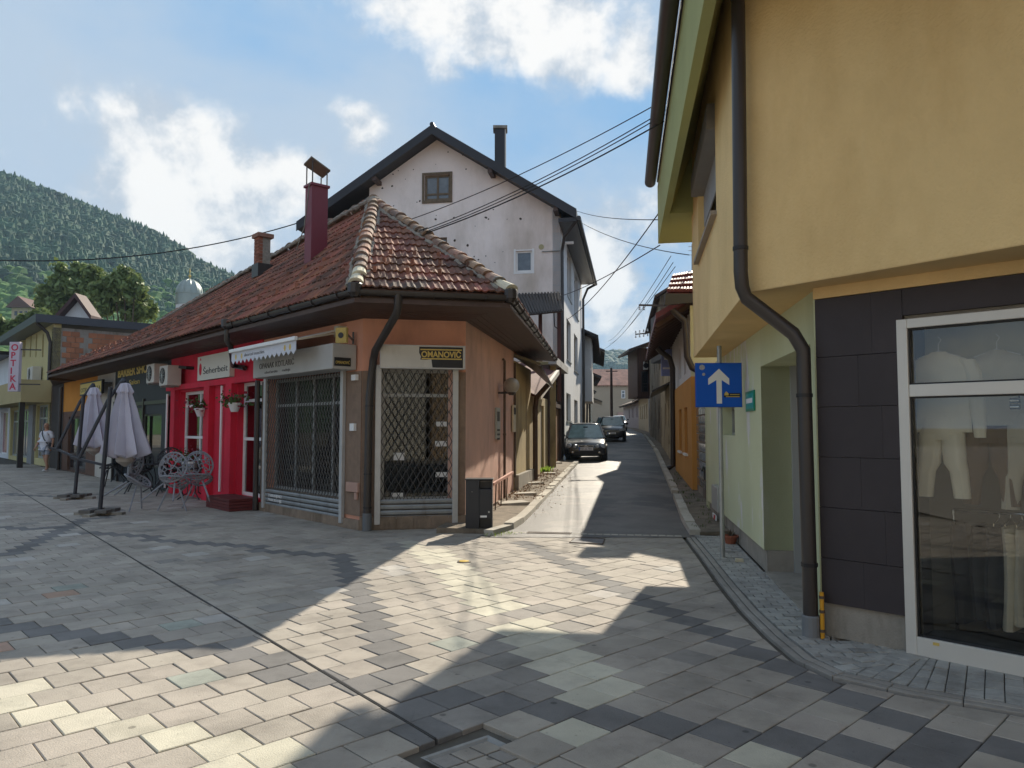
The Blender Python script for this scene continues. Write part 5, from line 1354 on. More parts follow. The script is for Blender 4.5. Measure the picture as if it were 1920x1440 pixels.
# big downpipe: down the upper corner, across under the box, down by the dark panel
def pv(x, y, fr, o): h = fr.hit(x, y, o); return fr.pt(h[0], o, h[1])
t0 = pv(1384, 20, BF, .12); t1 = pv(1389, 520, BF, .12)
bb = Vector((PF.pt(.02, .13, 0))); bx = PF.hit(1515, 1180, .13)
low = PF.pt(PF.hit(1512, 900, .13)[0], .13, 0)
pts = [e0 * 0 + Vector((t0.x - .35, t0.y + .45, t0.z + .75)), Vector((t0.x - .10, t0.y + .12, t0.z + .42)), Vector((t0.x, t0.y, t0.z + .15)), t0, lp(t0, t1, .5), t1 + Vector((0, 0, .05)), t1 + Vector((.01, 0, -.08)), t1 + Vector((.05, .02, -.17)), Vector((low.x - .07, low.y + .02, 2.42)), Vector((low.x, low.y, 2.28)), Vector((low.x, low.y, 2.1)), Vector((low.x + .005, low.y, 1.)), Vector((low.x + .01, low.y, .14))]
m = MB(); m.tube(pts, .058, 14); m.build('big_downpipe', METALD, yb, smooth=True)
m = MB(); m.lathe(Vector((low.x + .01, low.y, 0)), [(.07, 0), (.07, .16), (.064, .17)], 14); m.build('pipe_foot', mat('grey_pipe_foot', (.18, .19, .20), .5), yb)
for p in (lp(t0, t1, .9) + Vector((0, 0, .0)), t0 + Vector((0, 0, .1)), Vector((low.x, low.y, 1.9)), Vector((low.x + .008, low.y, .55))):
    m = MB(); m.lathe(p, [(.064, 0), (.064, .03)], 14); m.build('pipe_clamp', BLACKP, yb)
m = MB(); c = Vector((low.x + .075, low.y - .06, 0)); m.tube([c, c + Vector((0, 0, .36))], .017, 10); 
gp = m.build('yellow_gas_pipe', mat('gas_pipe_yellow', (.62, .30, .02), .5, .1, 20), yb, smooth=True)
for z in (.05, .2, .31):
    m = MB(); m.lathe(c + Vector((0, 0, z)), [(.022, 0), (.022, .022)], 10); m.build('collar', MATS['rusty_iron'], gp)
# lower side wall: green, with the door recess near the corner
dA = RW.pt(.22, 0, 0); ds0 = .22; ds1 = 8.45 - 6.03; ds1 = RW.hit(1434, 1078)[0]
dz1 = RW.hit(1452, 672)[1]
swin = RW.rect(1353, 764, 1378, 817)
m = MB(); RW.wall(m, ds1, RW.len, .26, BZ, [swin], .35); m.build('green_side_wall', GREENPEEL, yb)
m = MB(); RW.wall(m, 0, ds1, dz1, BZ, [], .35); RW.wall(m, 0, ds0, .0, dz1, [], .35); m.build('door_surround_wall', GREENP, yb)
m = MB(); RW.box(m, ds1 + .0, RW.len, -.35, -.03, 0, .258); m.build('concrete_plinth', CONC, yb)
window(RW, swin, yb, GREYF, GLASSD, o=-.16, fw=.04, mull=(.4,), name='side_window')
# far end of the lower storey
f_ = Fr(RW.pt(RW.len, 0, 0), RW.pt(RW.len, -3.2, 0)); m = MB(); f_.wall(m, 0, f_.len, 0, BZ, [], .3); m.build('lower_end_wall', GREENP, yb)
# recess: reveals and glazed door
m = MB()
RO = -.42
for s_, t_ in ((ds1, .02),): 
    m.hexa([RW.pt(s_, 0, .26), RW.pt(s_ + .01, 0, .26), RW.pt(s_ + .01, RO - .1, .26), RW.pt(s_, RO - .1, .26), RW.pt(s_, 0, dz1), RW.pt(s_ + .01, 0, dz1), RW.pt(s_ + .01, RO - .1, dz1), RW.pt(s_, RO - .1, dz1)])
RW.box(m, ds0, ds1, RO - .1, 0, dz1 - .02, dz1); m.build('door_reveal', GREENP, yb)
dr = thing('glazed_side_door', 'tall grey framed glass door recessed in the green side wall by the downpipe', 'door', tuple(RW.pt(ds0, RO, 0)))
dm = ds0 + (ds1 - ds0) * .46
DG = glass('door_glass', (.35, .42, .38), 1.4)
for (a, b) in ((ds0, dm), (dm, ds1)):
    m = MB(); fw = .07
    RW.box(m, a, a + fw, RO - .06, RO, 0, dz1); RW.box(m, b - fw, b, RO - .06, RO, 0, dz1); RW.box(m, a + fw, b - fw, RO - .06, RO, 0, .10); RW.box(m, a + fw, b - fw, RO - .06, RO, dz1 - fw, dz1); RW.box(m, a + fw, b - fw, RO - .055, RO - .003, dz1 - .62, dz1 - .55)
    fr_ = m.build('frame', GREYF, dr)
    m = MB(); RW.box(m, a + fw * .5, b - fw * .5, RO - .035, RO - .03, .05, dz1 - .03); m.build('pane', DG, fr_)
m = MB(); RW.box(m, ds1 - .05, ds1, RO, RO + .1, 0, dz1); m.build('corner_post', GREYF, dr)
m = MB(); RW.box(m, ds0, ds1, RO - 2.2, RO - .07, .001, .004); p = RW.pt
m.add([p(ds0, RO - 2.2, 0), p(ds1, RO - 2.2, 0), p(ds1, RO - 2.2, BZ), p(ds0, RO - 2.2, BZ), p(ds1, RO - .07, 0), p(ds1, RO - .07, BZ), p(ds0, RO - .07, 0), p(ds0, RO - .07, BZ)], [(0, 1, 2, 3), (1, 4, 5, 2), (6, 0, 3, 7), (3, 2, 5, 7)]); m.build('entrance_hall', ROOMGREY, yb, normals=False)
m = MB(); RW.box(m, ds0, ds1, RO, .0, -.01, .02); m.build('threshold', CONC, yb)
# little green plaque, utility box
pq = thing('green_plaque', 'small green and blue house plaque on the pale green side wall', 'plaque', tuple(RW.pt(1, .05, 2)))
r = RW.rect(1398, 772, 1413, 731, .02); m = MB(); RW.box(m, r[0], r[1], .004, .02, r[2], r[3]); m.build('plate', mat('plaque_green', (.01, .22, .13), .4), pq)
m = MB(); RW.box(m, r[0] + .03, r[1] - .03, .0201, .023, r[2] + .03, r[3] - .03); m.build('panel', mat('plaque_teal', (.01, .30, .27), .4), pq)
m = MB(); RW.box(m, r[0] + .09, r[1] - .09, .0231, .026, r[2] + .10, r[2] + .16); m.build('print', WHITE, pq)
mb_ = thing('utility_box', 'small grey utility box low on the green wall behind the sign pole', 'utility box', tuple(RW.pt(3, .1, .5)))
r = RW.rect(1337, 952, 1347, 915, .08); m = MB(); RW.box(m, r[0], r[1], .003, .10, r[2], r[3]); m.build('casing', GREYF, mb_, bevel=.01)
m = MB(); RW.box(m, r[0] + .02, r[1] - .02, .1005, .104, r[2] + .02, r[3] - .02); m.build('door', GREYF, mb_)
cv_ = thing('red_chevron_board', 'red and white chevron board leaning low against the green wall behind the pole', 'sign', tuple(RW.pt(3, .1, .3)))
a = RW.hit(1338, 988, .06); m = MB(); zc = a[1] ; s_ = a[0]
RW.poly(m, [(s_ - .25, zc - .22), (s_ + .25, zc - .22), (s_ + .25, zc + .22), (s_ - .25, zc + .22)], .03, .05); m.build('board', WHITE, cv_)
m = MB(); RW.poly(m, [(s_ - .2, zc + .22), (s_ - .02, zc + .22), (s_ + .2, zc), (s_ - .02, zc - .22), (s_ - .2, zc - .22), (s_ + .02, zc)], .0505, .054); m.build('chevron', mat('sign_red', (.55, .02, .03), .4), cv_)
m = MB(); q0 = RW.pt(RW.hit(1322, 880, .05)[0], .06, RW.hit(1322, 900, .05)[1]); q1 = RW.pt(RW.hit(1322, 880, .05)[0], .06, RW.hit(1322, 877, .05)[1]); m.tube([q0, q1, q1 + Vector((-.05, -.1, .02)), q1 + Vector((-.1, -.2, -.05))], .018, 6)
tag(m.build('iron_handle', BLACKP), 'short black iron bar with a bent end on the green wall', 'handle')

# shop front: panels, plinth, window
ptop = PF.hit(1517, 559, .04)[1]; ps1 = PF.hit(1706, 1000, .05)[0]
ws0 = PF.hit(1692, 900, .02)[0]; wz1 = PF.hit(1800, 590, .0)[1]; ws1 = ws0 + 2.9
pz0 = .27
m = MB(); PF.wall(m, 0, ws0 + .01, 0, BZ, [], .3); PF.wall(m, ws0 + .01, ws1, wz1, BZ, [], .3); PF.wall(m, ws1, FRONTL, 0, BZ, [], .3); m.build('shop_front_wall', CONC, yb)
rows_ = [(pz0, .62), (.625, 1.02), (1.025, 1.42), (1.425, 1.82), (1.825, 2.22), (2.225, 2.695)]
for i, (a, b) in enumerate(rows_):
    off = (.28 if i % 2 else .0)
    cuts = [0.012, .34 + off * .6, ws0 + .045] if i < 5 else [0.012, .45, ws0 + .045]
    if i == 5: pass
    for c0, c1 in zip(cuts, cuts[1:]):
        m = MB(); PF.box(m, c0 + .0007, c1 - .0007, .006, .05 + rs.uniform(0, .0015), a - .0015, b - .001); m.build('wall_panel', PANEL, yb)
for c0, c1 in ((ws0 + .047, ws0 + .9), (ws0 + .903, ws0 + 1.8), (ws0 + 1.803, ws1 + .8), (ws1 + .803, ws1 + 2)):
    m = MB(); PF.box(m, c0, c1, .006, .05, wz1 + .03, 2.695); m.build('wall_panel', PANEL, yb)
m = MB(); PF.box(m, -.0, .011, .0, .05, .3, BZ - .05); m.build('green_corner_strip', GREENP, yb)
m = MB(); PF.box(m, .02, ws0 + .0, .002, .012, 0.0, pz0 - .004); m.build('shop_plinth', CONC, yb)
m = MB(); PF.box(m, 0, FRONTL - .5, .001, .056, 2.70, BZ - .008); m.build('soffit_band', YELSOF, yb)
# soffit between box edge and panels is the box underside; the window:
sw = thing('shop_window', 'large silver framed shop window showing pale clothes beside the dark panels', 'shop window', tuple(PF.pt(ws0, 0, 0)))
tz = PF.hit(1800, 730, .0)[1]
fw = .075; m = MB(); pf = PF
PF.box(m, ws0, ws0 + fw, -.05, .055, .0, wz1); PF.box(m, ws0 + fw, ws1, -.05, .055, wz1 - .07, wz1); PF.box(m, ws0 + fw, ws1, -.05, .055, 0, .135); PF.box(m, ws0 + fw, ws1, -.05, .05, tz - .045, tz + .045)
PF.box(m, ws1 - fw, ws1, -.05, .055, .135, wz1 - .07); xm = PF.hit(1935, 900, 0)[0]; PF.box(m, xm, xm + .07, -.05, .052, .135, tz - .045)
fo = m.build('frame', ALU, sw, bevel=.004)
m = MB()
for (a, b, c, d) in ((ws0 + fw, xm, .135, tz - .045), (xm + .07, ws1 - fw, .135, tz - .045), (ws0 + fw, ws1 - fw, tz + .045, wz1 - .07)):
    for q in ((a, a + .012, c, d), (b - .012, b, c, d), (a, b, c, c + .012), (a, b, d - .012, d)): PF.box(m, q[0], q[1], -.01, .03, q[2], q[3])
m.build('rubber_seal', BLACKP, sw)
SG = glass('shop_glass', (.93, .94, .92), .45, .01)
for (a, b, c, d) in ((ws0 + fw, xm, .135, tz - .045), (xm + .07, ws1 - fw, .135, tz - .045), (ws0 + fw, ws1 - fw, tz + .045, wz1 - .07)):
    m = MB(); PF.box(m, a, b, -.004, .002, c, d); m.build('pane', SG, sw)
m = MB(); c = PF.hit(1755, 1208, .06); PF.box(m, c[0] - .02, c[0] + .02, .056, .06, c[1] - .01, c[1] + .01); m.build('small_sticker', GOLD, sw)
# display room
m = MB(); p = PF.pt; s0_, s1_, d_ = ws0 - .05, ws1 + .3, -2.6
m.add([p(s0_, -.06, .02), p(s1_, -.06, .02), p(s1_, d_, .02), p(s0_, d_, .02), p(s0_, -.06, 2.75), p(s1_, -.06, 2.75), p(s1_, d_, 2.75), p(s0_, d_, 2.75)], [(0, 1, 2, 3), (7, 6, 5, 4), (3, 2, 6, 7), (0, 3, 7, 4), (2, 1, 5, 6)])
m.build('display_room', mat('display_room_wall', (.09, .085, .08), .9, .15, 1.5), yb, normals=False)
m = MB(); PF.box(m, ws0, ws0 + 2.6, -.62, -.58, tz + .02, 2.62); m.build('back_screen', mat('pale_back_screen', (.62, .61, .52), .9, .1, 2), yb)

def garment(name, label, cat, group, cx, zt, o, kind, m_, w=.5, l=.6, seed=0):
    """hanging clothes built as closed folded shells in the shop-front frame"""
    r_ = random.Random(seed); t = thing(name, label, cat, tuple(PF.pt(cx, o, zt)), group)
    def shell(pts_c, widths, depths, nm, m_):
        mb = MB(); n_ = 20; rings = []
        ph = r_.uniform(0, 6)
        for (cs, cz), w_, d_ in zip(pts_c, widths, depths):
            for k in range(n_):
                a = 2 * math.pi * k / n_; fold = 1 + .10 * math.sin(a * 5 + ph) + .04 * math.sin(a * 9 + cz * 3)
                mb.v.append(tuple(PF.pt(cs + w_ / 2 * math.cos(a), o + d_ / 2 * math.sin(a) * fold, cz)))
        for i in range(len(pts_c) - 1):
            for k in range(n_): mb.f.append((i * n_ + k, i * n_ + (k + 1) % n_, (i + 1) * n_ + (k + 1) % n_, (i + 1) * n_ + k)); mb.m.append(0)
        mb.f.append(tuple(range(n_))); mb.m.append(0); mb.f.append(tuple((len(pts_c) - 1) * n_ + k for k in range(n_))); mb.m.append(0)
        mb.build(nm, m_, t, smooth=True)
    if kind == 'sweater':
        shell([(cx, zt), (cx, zt - .02), (cx, zt - .06), (cx, zt - .14), (cx, zt - l * .6), (cx, zt - l)], [.10, .16, w * .85, w, w * .93, w * .96], [.05, .06, .10, .14, .12, .12], 'body', m_)
        for sg_ in (-1, 1):
            shell([(cx + sg_ * w * .42, zt - .07), (cx + sg_ * w * .52, zt - .18), (cx + sg_ * w * .58, zt - .42), (cx + sg_ * w * .60, zt - .66)], [.12, .13, .11, .085], [.08, .08, .07, .06], 'sleeve', m_)
        mb = MB(); mb.tube([PF.pt(cx, o, zt - .01), PF.pt(cx, o, zt + .06), PF.pt(cx + .02, o, zt + .09), PF.pt(cx, o, zt + .12)], .004, 6); mb.bar(PF.pt(cx - w * .33, o, zt - .05), PF.pt(cx, o, zt + .0), .02); mb.bar(PF.pt(cx + w * .33, o, zt - .05), PF.pt(cx, o, zt + .0), .02); mb.build('hanger', WHITE, t)
    else:
        shell([(cx, zt), (cx, zt - .05), (cx, zt - .22)], [w * .72, w * .80, w * .95], [.09, .11, .13], 'waist', m_)
        for sg_ in (-1, 1):
            shell([(cx + sg_ * w * .22, zt - .18), (cx + sg_ * w * .26, zt - .4), (cx + sg_ * w * .33, zt - l * .7), (cx + sg_ * w * .38, zt - l)], [w * .50, w * .46, w * .38, w * .34], [.13, .12, .10, .09], 'leg', m_)
    return t
CL1, CL2, CL3 = mat('cream_knit', (.86, .80, .67), .95, .06, 6), mat('brown_cloth', (.14, .085, .055), .95, .1, 6), mat('grey_beige_cloth', (.58, .53, .44), .95, .08, 6)
def sc_(x, y, o=-.35): return PF.hit(x, y, o)
a = sc_(1760, 672); garment('sweater', 'cream long sleeved sweater hanging at the left of the shop window', 'sweater', None, a[0], a[1] + .05, -.35, 'sweater', CL1, .44, .62, 1)
a = sc_(1866, 668); garment('sweater', 'beige sweater hanging behind the top pane, right of the cream one', 'sweater', None, a[0], a[1] + .05, -.40, 'sweater', CL3, .44, .56, 2)
a = sc_(1765, 790); garment('trousers', 'cream trousers hanging under the cream sweater in the shop window', 'trousers', None, a[0], a[1] + .08, -.34, 'trousers', CL1, .34, .66, 3)
a = sc_(1850, 800); garment('trousers', 'brown trousers hanging right of the cream ones in the shop window', 'trousers', None, a[0], a[1] + .1, -.40, 'trousers', CL2, .34, .68, 4)
a = sc_(1925, 800); garment('trousers', 'beige trousers at the right edge of the shop window', 'trousers', None, a[0], a[1] + .1, -.40, 'trousers', CL3, .34, .7, 5)
# clothes rail with hangers behind
rl = thing('clothes_rail', 'chrome clothes rail low in the shop window with clip hangers', 'clothes rail', tuple(PF.pt(ws0 + .3, -.8, .9)))
zr = PF.hit(1820, 958, -.8)[1]
m = MB(); m.tube([PF.pt(ws0 + .1, -.8, zr), PF.pt(ws0 + 2.4, -.8, zr)], .012, 8); 
for s_ in (ws0 + .1, ws0 + 2.4): m.tube([PF.pt(s_, -.8, .03), PF.pt(s_, -.8, zr)], .014, 8)
CHR = mat('chrome', (.55, .55, .55), .15, .02, 3, metal=1); m.build('rail', CHR, rl)
for k in range(14):
    s_ = ws0 + .42 + k * .075; m = MB(); m.tube([PF.pt(s_, -.8, zr + .012), PF.pt(s_, -.8, zr - .04), PF.pt(s_ - .02, -.72, zr - .08), PF.pt(s_ - .02, -.72, zr - .12)], .004, 5); m.tube([PF.pt(s_, -.8, zr - .04), PF.pt(s_ + .02, -.88, zr - .08), PF.pt(s_ + .02, -.88, zr - .12)], .004, 5); m.build('clip_hanger', CHR, rl)
for k, (x, mm) in enumerate(((1893, CL1), (1915, CL1), (1862, mat('charcoal_cloth', (.04, .04, .045), .95)), (1835, MATS['charcoal_cloth']), (1800, MATS['charcoal_cloth']))):
    a = PF.hit(x, 975, -.8); m = MB(); n_ = 12; zb = .12 + .05 * (k % 2); zt_ = zr - .1
    for j in range(5):
        z = zt_ + (zb - zt_) * j / 4
        for q in range(n_):
            an = 2 * math.pi * q / n_; m.v.append(tuple(PF.pt(a[0] + (.035 + .006 * j) * math.cos(an) * (1 + .2 * math.sin(3 * an + j)) + .012 * math.sin(j + k), -.8 + .17 * math.sin(an), z)))
    for j in range(4):
        for q in range(n_): m.f.append((j * n_ + q, j * n_ + (q + 1) % n_, (j + 1) * n_ + (q + 1) % n_, (j + 1) * n_ + q)); m.m.append(0)
    o = m.build('hung_trousers', mm, smooth=True); tag(o, ('cream' if mm is CL1 else 'charcoal') + ' trousers folded on the low clothes rail, ' + ('third', 'fourth', 'second', 'first', 'leftmost')[k] + ' of the row', 'trousers', 'folded trousers on the clothes rail')
sp = thing('spotlight', 'small chrome twin spotlight at the upper right of the shop window', 'lamp', tuple(PF.pt(*(lambda h: (h[0], -.2, h[1]))(PF.hit(1906, 757, -.2)))))
for dz in (-.022, .022):
    h = PF.hit(1902, 757, -.2); m = MB(); m.lathe(PF.pt(h[0], -.2, h[1] + dz), [(.012, -.03), (.02, -.025), (.02, .03), (.014, .035)], 12, ax=(PF.t.x, PF.t.y, 0)); m.build('lamp_head', CHR, sp, smooth=True)
m = MB(); m.tube([PF.pt(h[0] + .03, -.2, h[1] - .03), PF.pt(h[0] + .03, -.2, tz - .04)], .006, 6); m.build('stem', CHR, sp)

# ================================================================ THINGS ON THE SQUARE (right half)
pb_ = G(1355, 1045); sgn_ = thing('one_way_sign', 'blue square traffic sign with a white straight up arrow on a galvanised pole', 'traffic sign', tuple(pb_))
m = MB(); m.tube([pb_, pb_ + Vector((0, 0, 2.72))], .030, 12); m.build('pole', GALV, sgn_, smooth=True)
yaw = math.radians(-2); X = Vector((math.cos(yaw), math.sin(yaw), 0)); Yn = Vector((X.y, -X.x, 0)); Yn = -Yn if Yn.y > 0 else Yn
cs = pb_ + Vector((0, -.045, 0)); cA = atY(1347, 722, pb_.y - .05)
def sq(mb, c, hx, hz_, y0, y1):
    q = [c - X * hx + Yn * y0, c + X * hx + Yn * y0, c + X * hx + Yn * y1, c - X * hx + Yn * y1]
    mb.hexa([p - Vector((0, 0, hz_)) for p in q] + [p + Vector((0, 0, hz_)) for p in q])
hs = 42.5 / F * (pb_.y - .05)
m = MB(); sq(m, cA, hs, hs * .96, 0, .018); m.build('plate', BLUE, sgn_, bevel=.004)
m = MB(); sq(m, cA, hs + .006, hs * .96 + .006, -.004, .012); m.build('rim', mat('sign_rim_blue', (.01, .07, .35), .4), sgn_)
def arr(pts): return [cA + X * a * hs + Vector((0, 0, b * hs)) + Yn * .0185 for a, b in pts]
m = MB(); m.prism(arr([(-.10, -.82), (.13, -.82), (.13, .22), (.46, -.0), (.46, .28), (.02, .72), (-.46, .28), (-.46, .0), (-.10, .22)]), Yn * .002); m.build('arrow', mat('sign_white', (.80, .78, .74), .4, .03), sgn_)
m = MB(); m.prism(arr([(.22, -.36), (.94, -.36), (.94, -.54), (.22, -.54)]), Yn * .003); st_ = m.build('sticker', BLACKP, sgn_)
m = MB(); m.prism([p + Yn * .0025 for p in arr([(.24, -.38), (.32, -.28), (.42, -.38), (.42, -.46), (.24, -.46)])], Yn * .001); m.prism([p + Yn * .0032 for p in arr([(.30, -.50), (.90, -.50), (.90, -.535), (.30, -.535)])], Yn * .0005); m.prism([p + Yn * .0032 for p in arr([(.48, -.41), (.90, -.41), (.90, -.44), (.48, -.44)])], Yn * .0005); m.build('sticker_print', GOLD, st_)
m = MB(); c = cA - X * hs * .72 + Vector((0, 0, hs * .78)) + Yn * .0185; m.lathe(c, [(.036, 0), (.036, .002)], 14, ax=Yn); m.lathe(c - Vector((0, 0, .09)) + X * .02, [(.02, 0), (.02, .002)], 10, ax=Yn); m.build('round_sticker', mat('grey_sticker', (.35, .35, .36), .6, .4, 60), sgn_)
m = MB()
for dz in (-.15, .15): m.bar(pb_ + Vector((0, -.03, cA.z + dz)) - X * .05, pb_ + Vector((0, -.03, cA.z + dz)) + X * .05, .03)
m.build('clamp', GALV, sgn_)
pc = G(1370, 1019); fp = thing('flower_pot', 'low terracotta flower pot against the green wall behind the sign pole', 'flower pot', tuple(pc))
m = MB(); m.lathe(pc, [(.07, 0), (.10, .09), (.115, .09), (.115, .12), (.10, .12), (.09, .07)], 14); m.build('pot', TERRA, fp)
m = MB()
for k in range(14):
    a = rs.uniform(0, 6.28); q = pc + Vector((0, 0, .09)); tip = q + Vector((math.cos(a) * .09, math.sin(a) * .09, rs.uniform(.05, .13))); e = Vector((-math.sin(a), math.cos(a), 0)) * .02; md = (q + tip) / 2; m.add([q, md + e, tip, md - e], [(0, 1, 2, 3)])
m.build('dry_plant', mat('dry_plant', (.10, .08, .05), .8), fp, normals=False)
c = G(1386, 1054); m = MB(); m.hexa([c + Vector(v) for v in ((-.06, -.02, 0), (.05, -.035, 0), (.065, .03, 0), (-.045, .04, 0), (-.05, -.015, .045), (.045, -.03, .05), (.05, .025, .04), (-.04, .03, .05))])
tag(m.build('loose_stone', mat('pale_stone', (.50, .45, .33), .9, .2, 20, .5), bevel=.008), 'pale yellow stone lying on the small pavers near the sign pole', 'stone')

# litter bin
b0 = G(898, 999.5); yb2 = math.radians(8)
bn = thing('litter_bin', 'black rectangular metal litter bin with an open slot at the mouth of the street', 'litter bin', tuple(b0))
Yb = b0.y + .15; hx = 25 / F * b0.y; hy = .15; H = 1.0 * (atY(898, 898, b0.y).z)
bm_ = MB(); bm_.box(b0.x - hx, b0.x + hx * .02, b0.y, b0.y + 2 * hy, 0, H - .02)
bm_.box(b0.x + hx * .02, b0.x + hx, b0.y, b0.y + 2 * hy, .22, H - .16); bm_.box(b0.x + hx * .02, b0.x + hx, b0.y + .10, b0.y + 2 * hy, .0, .22); bm_.box(b0.x + hx * .02, b0.x + hx, b0.y + .12, b0.y + 2 * hy, H - .16, H - .02); bm_.box(b0.x + hx * .9, b0.x + hx, b0.y, b0.y + .12, H - .16, H - .02); bm_.box(b0.x + hx * .9, b0.x + hx, b0.y, b0.y + .1, 0, .22)
bm_.build('body', BINM, bn, bevel=.004)
m = MB(); m.box(b0.x - hx - .01, b0.x + hx + .01, b0.y - .01, b0.y + 2 * hy + .01, H - .02, H + .0); m.build('lid', BINM, bn, bevel=.004)
m = MB(); m.box(b0.x + hx * .06, b0.x + hx * .88, b0.y - .006, b0.y, .235, H - .17); dr_ = m.build('door', BINM, bn, bevel=.002)
m = MB(); m.lathe(Vector((b0.x + hx * .74, b0.y - .006, .33)), [(.016, 0), (.016, .004), (.012, .005)], 14, ax=(0, -1, 0)); m.lathe(Vector((b0.x - hx * .52, b0.y - .001, H * .76)), [(.006, 0), (.006, .003)], 8, ax=(0, -1, 0)); m.build('lock', GREYF, dr_)
m = MB(); m.box(b0.x + hx * .1, b0.x + hx * .58, b0.y - .009, b0.y - .0065, .245, .275); m.build('label', WHITE, bn)
m = MB(); m.box(b0.x + hx * .03, b0.x + hx * .88, b0.y + .02, b0.y + .11, H - .05, H - .03); m.build('slot_plate', METALD, bn)
# ================================================================ THE WHITE GABLED HOUSE
def onW(px, slope=.163, A=C1):    # point of the left street wall line seen at column px
    u = (px - 960) / F / (math.cos(PITCH)); Y = (A.x - slope * A.y) / (u - slope); return Vector((u * Y, Y, 0))
R0 = Vector((1.905, 28.9, 0)); sd2 = Vector((.161, .987, 0)).normalized(); fd2 = Vector((-.987, .161, 0)).normalized()
GF = Fr(R0, R0 + fd2); GS = Fr(R0, R0 + sd2)
gh = thing('gabled_house', 'tall white three storey house with a dark gable roof and bullet scarred plaster', 'house', (R0.x, R0.y, zs(R0.y)))
W_ = GF.hit(692, 400)[0]
OV = .75
rid = GF.hit(810, 236, OV); el = GF.hit(556, 418, OV); er = GF.hit(1081, 394, OV)
GL_ = 12.2
slopeR = (rid[1] - er[1]) / (rid[0] - er[0]); slopeL = (rid[1] - el[1]) / (el[0] - rid[0])
def roofz(s): return rid[1] - (rid[0] - s) * slopeR if s < rid[0] else rid[1] - (s - rid[0]) * slopeL
aw_ = GF.rect(796, 329, 844, 374); bw_ = GF.rect(967, 471, 998, 509); hw_ = GF.rect(806, 446, 838, 470)
hol = [(*aw_,), (*bw_,), (*hw_,)]
zb_ = zs(R0.y) - .3; zeave = roofz(0) - .25
m = MB(); lo_ = min(roofz(0), roofz(W_)) - .28
GF.wall(m, 0, W_, zb_, lo_, [h for h in hol if h[3] < lo_] , .3)
# gable part above lo_: strips cut to the roof line, leaving the attic window open
cuts = sorted({0, W_, rid[0], aw_[0], aw_[1]} | {W_ * k / 14 for k in range(15)})
for a, b in zip(cuts, cuts[1:]):
    za, zb2 = roofz(a) - .28, roofz(b) - .28; mid = (a + b) / 2
    segs = [(lo_, None)]
    if aw_[0] <= mid <= aw_[1]: segs = [(lo_, aw_[2]), (aw_[3], None)]
    for z0, z1 in segs:
        ta, tb = (za, zb2) if z1 is None else (z1, z1)
        if ta <= z0 and tb <= z0: continue
        m.hexa([GF.pt(a, 0, z0), GF.pt(b, 0, z0), GF.pt(b, -.3, z0), GF.pt(a, -.3, z0), GF.pt(a, 0, max(z0, ta)), GF.pt(b, 0, max(z0, tb)), GF.pt(b, -.3, max(z0, tb)), GF.pt(a, -.3, max(z0, ta))])
m.build('gable_wall', HOUSEW, gh, normals=False)
ow = mat('old_window_wood', (.16, .12, .08), .8, .3, 9)
wv = window(GF, aw_, gh, ow, GLASSB, o=-.08, fw=.09, mull=(.5,), trans=(.26,))
m = MB(); GF.box(m, aw_[0] - .09, aw_[1] + .09, .003, .05, aw_[2] - .12, aw_[2]); GF.box(m, aw_[0] - .09, aw_[1] + .09, .003, .05, aw_[3], aw_[3] + .09); GF.box(m, aw_[0] - .09, aw_[0], .003, .05, aw_[2], aw_[3]); GF.box(m, aw_[1], aw_[1] + .09, .003, .05, aw_[2], aw_[3]); m.build('architrave', ow, wv)
window(GF, hw_, gh, ow, GLASSB, o=-.08, fw=.07)
wv = window(GF, bw_, gh, WHITE, GLASSB, o=-.06, fw=.07); m = MB(); b_ = bw_
for q in ((b_[0] - .08, b_[0], b_[2] - .08, b_[3] + .08), (b_[1], b_[1] + .08, b_[2] - .08, b_[3] + .08), (b_[0], b_[1], b_[2] - .08, b_[2]), (b_[0], b_[1], b_[3], b_[3] + .05)): GF.box(m, q[0], q[1], .003, .012, q[2], q[3])
m.build('white_surround', WHITE, wv)
sr = [GS.rect(1062.5, 673, 1070, 608), GS.rect(1076.5, 694, 1083, 635), GS.rect(1062, 789, 1070, 740), GS.rect(1063.5, 553, 1071, 483), GS.rect(1077, 587, 1084, 526), GS.rect(1077, 830, 1083, 752)]
m = MB(); GS.wall(m, 0, GL_, zb_ - .1, roofz(0) - .2, sr, .3); m.build('street_wall', HOUSES, gh)
for r in sr: window(GS, r, gh, ow if r[2] < 6 else WHITE, GLASSD, o=-.14, fw=.08, mull=(.5,), sill=GREYF)
B0, B1, B2 = GS.pt(GL_, 0, 0), GS.pt(GL_, 0, 0) + fd2 * W_, GF.pt(W_, 0, 0)
for p, q in ((B0, B1), (B1, B2)):
    f_ = Fr(p, q); m = MB(); f_.wall(m, 0, f_.len, zb_, lo_, [], .3); m.build('rear_wall', HOUSEW, gh)
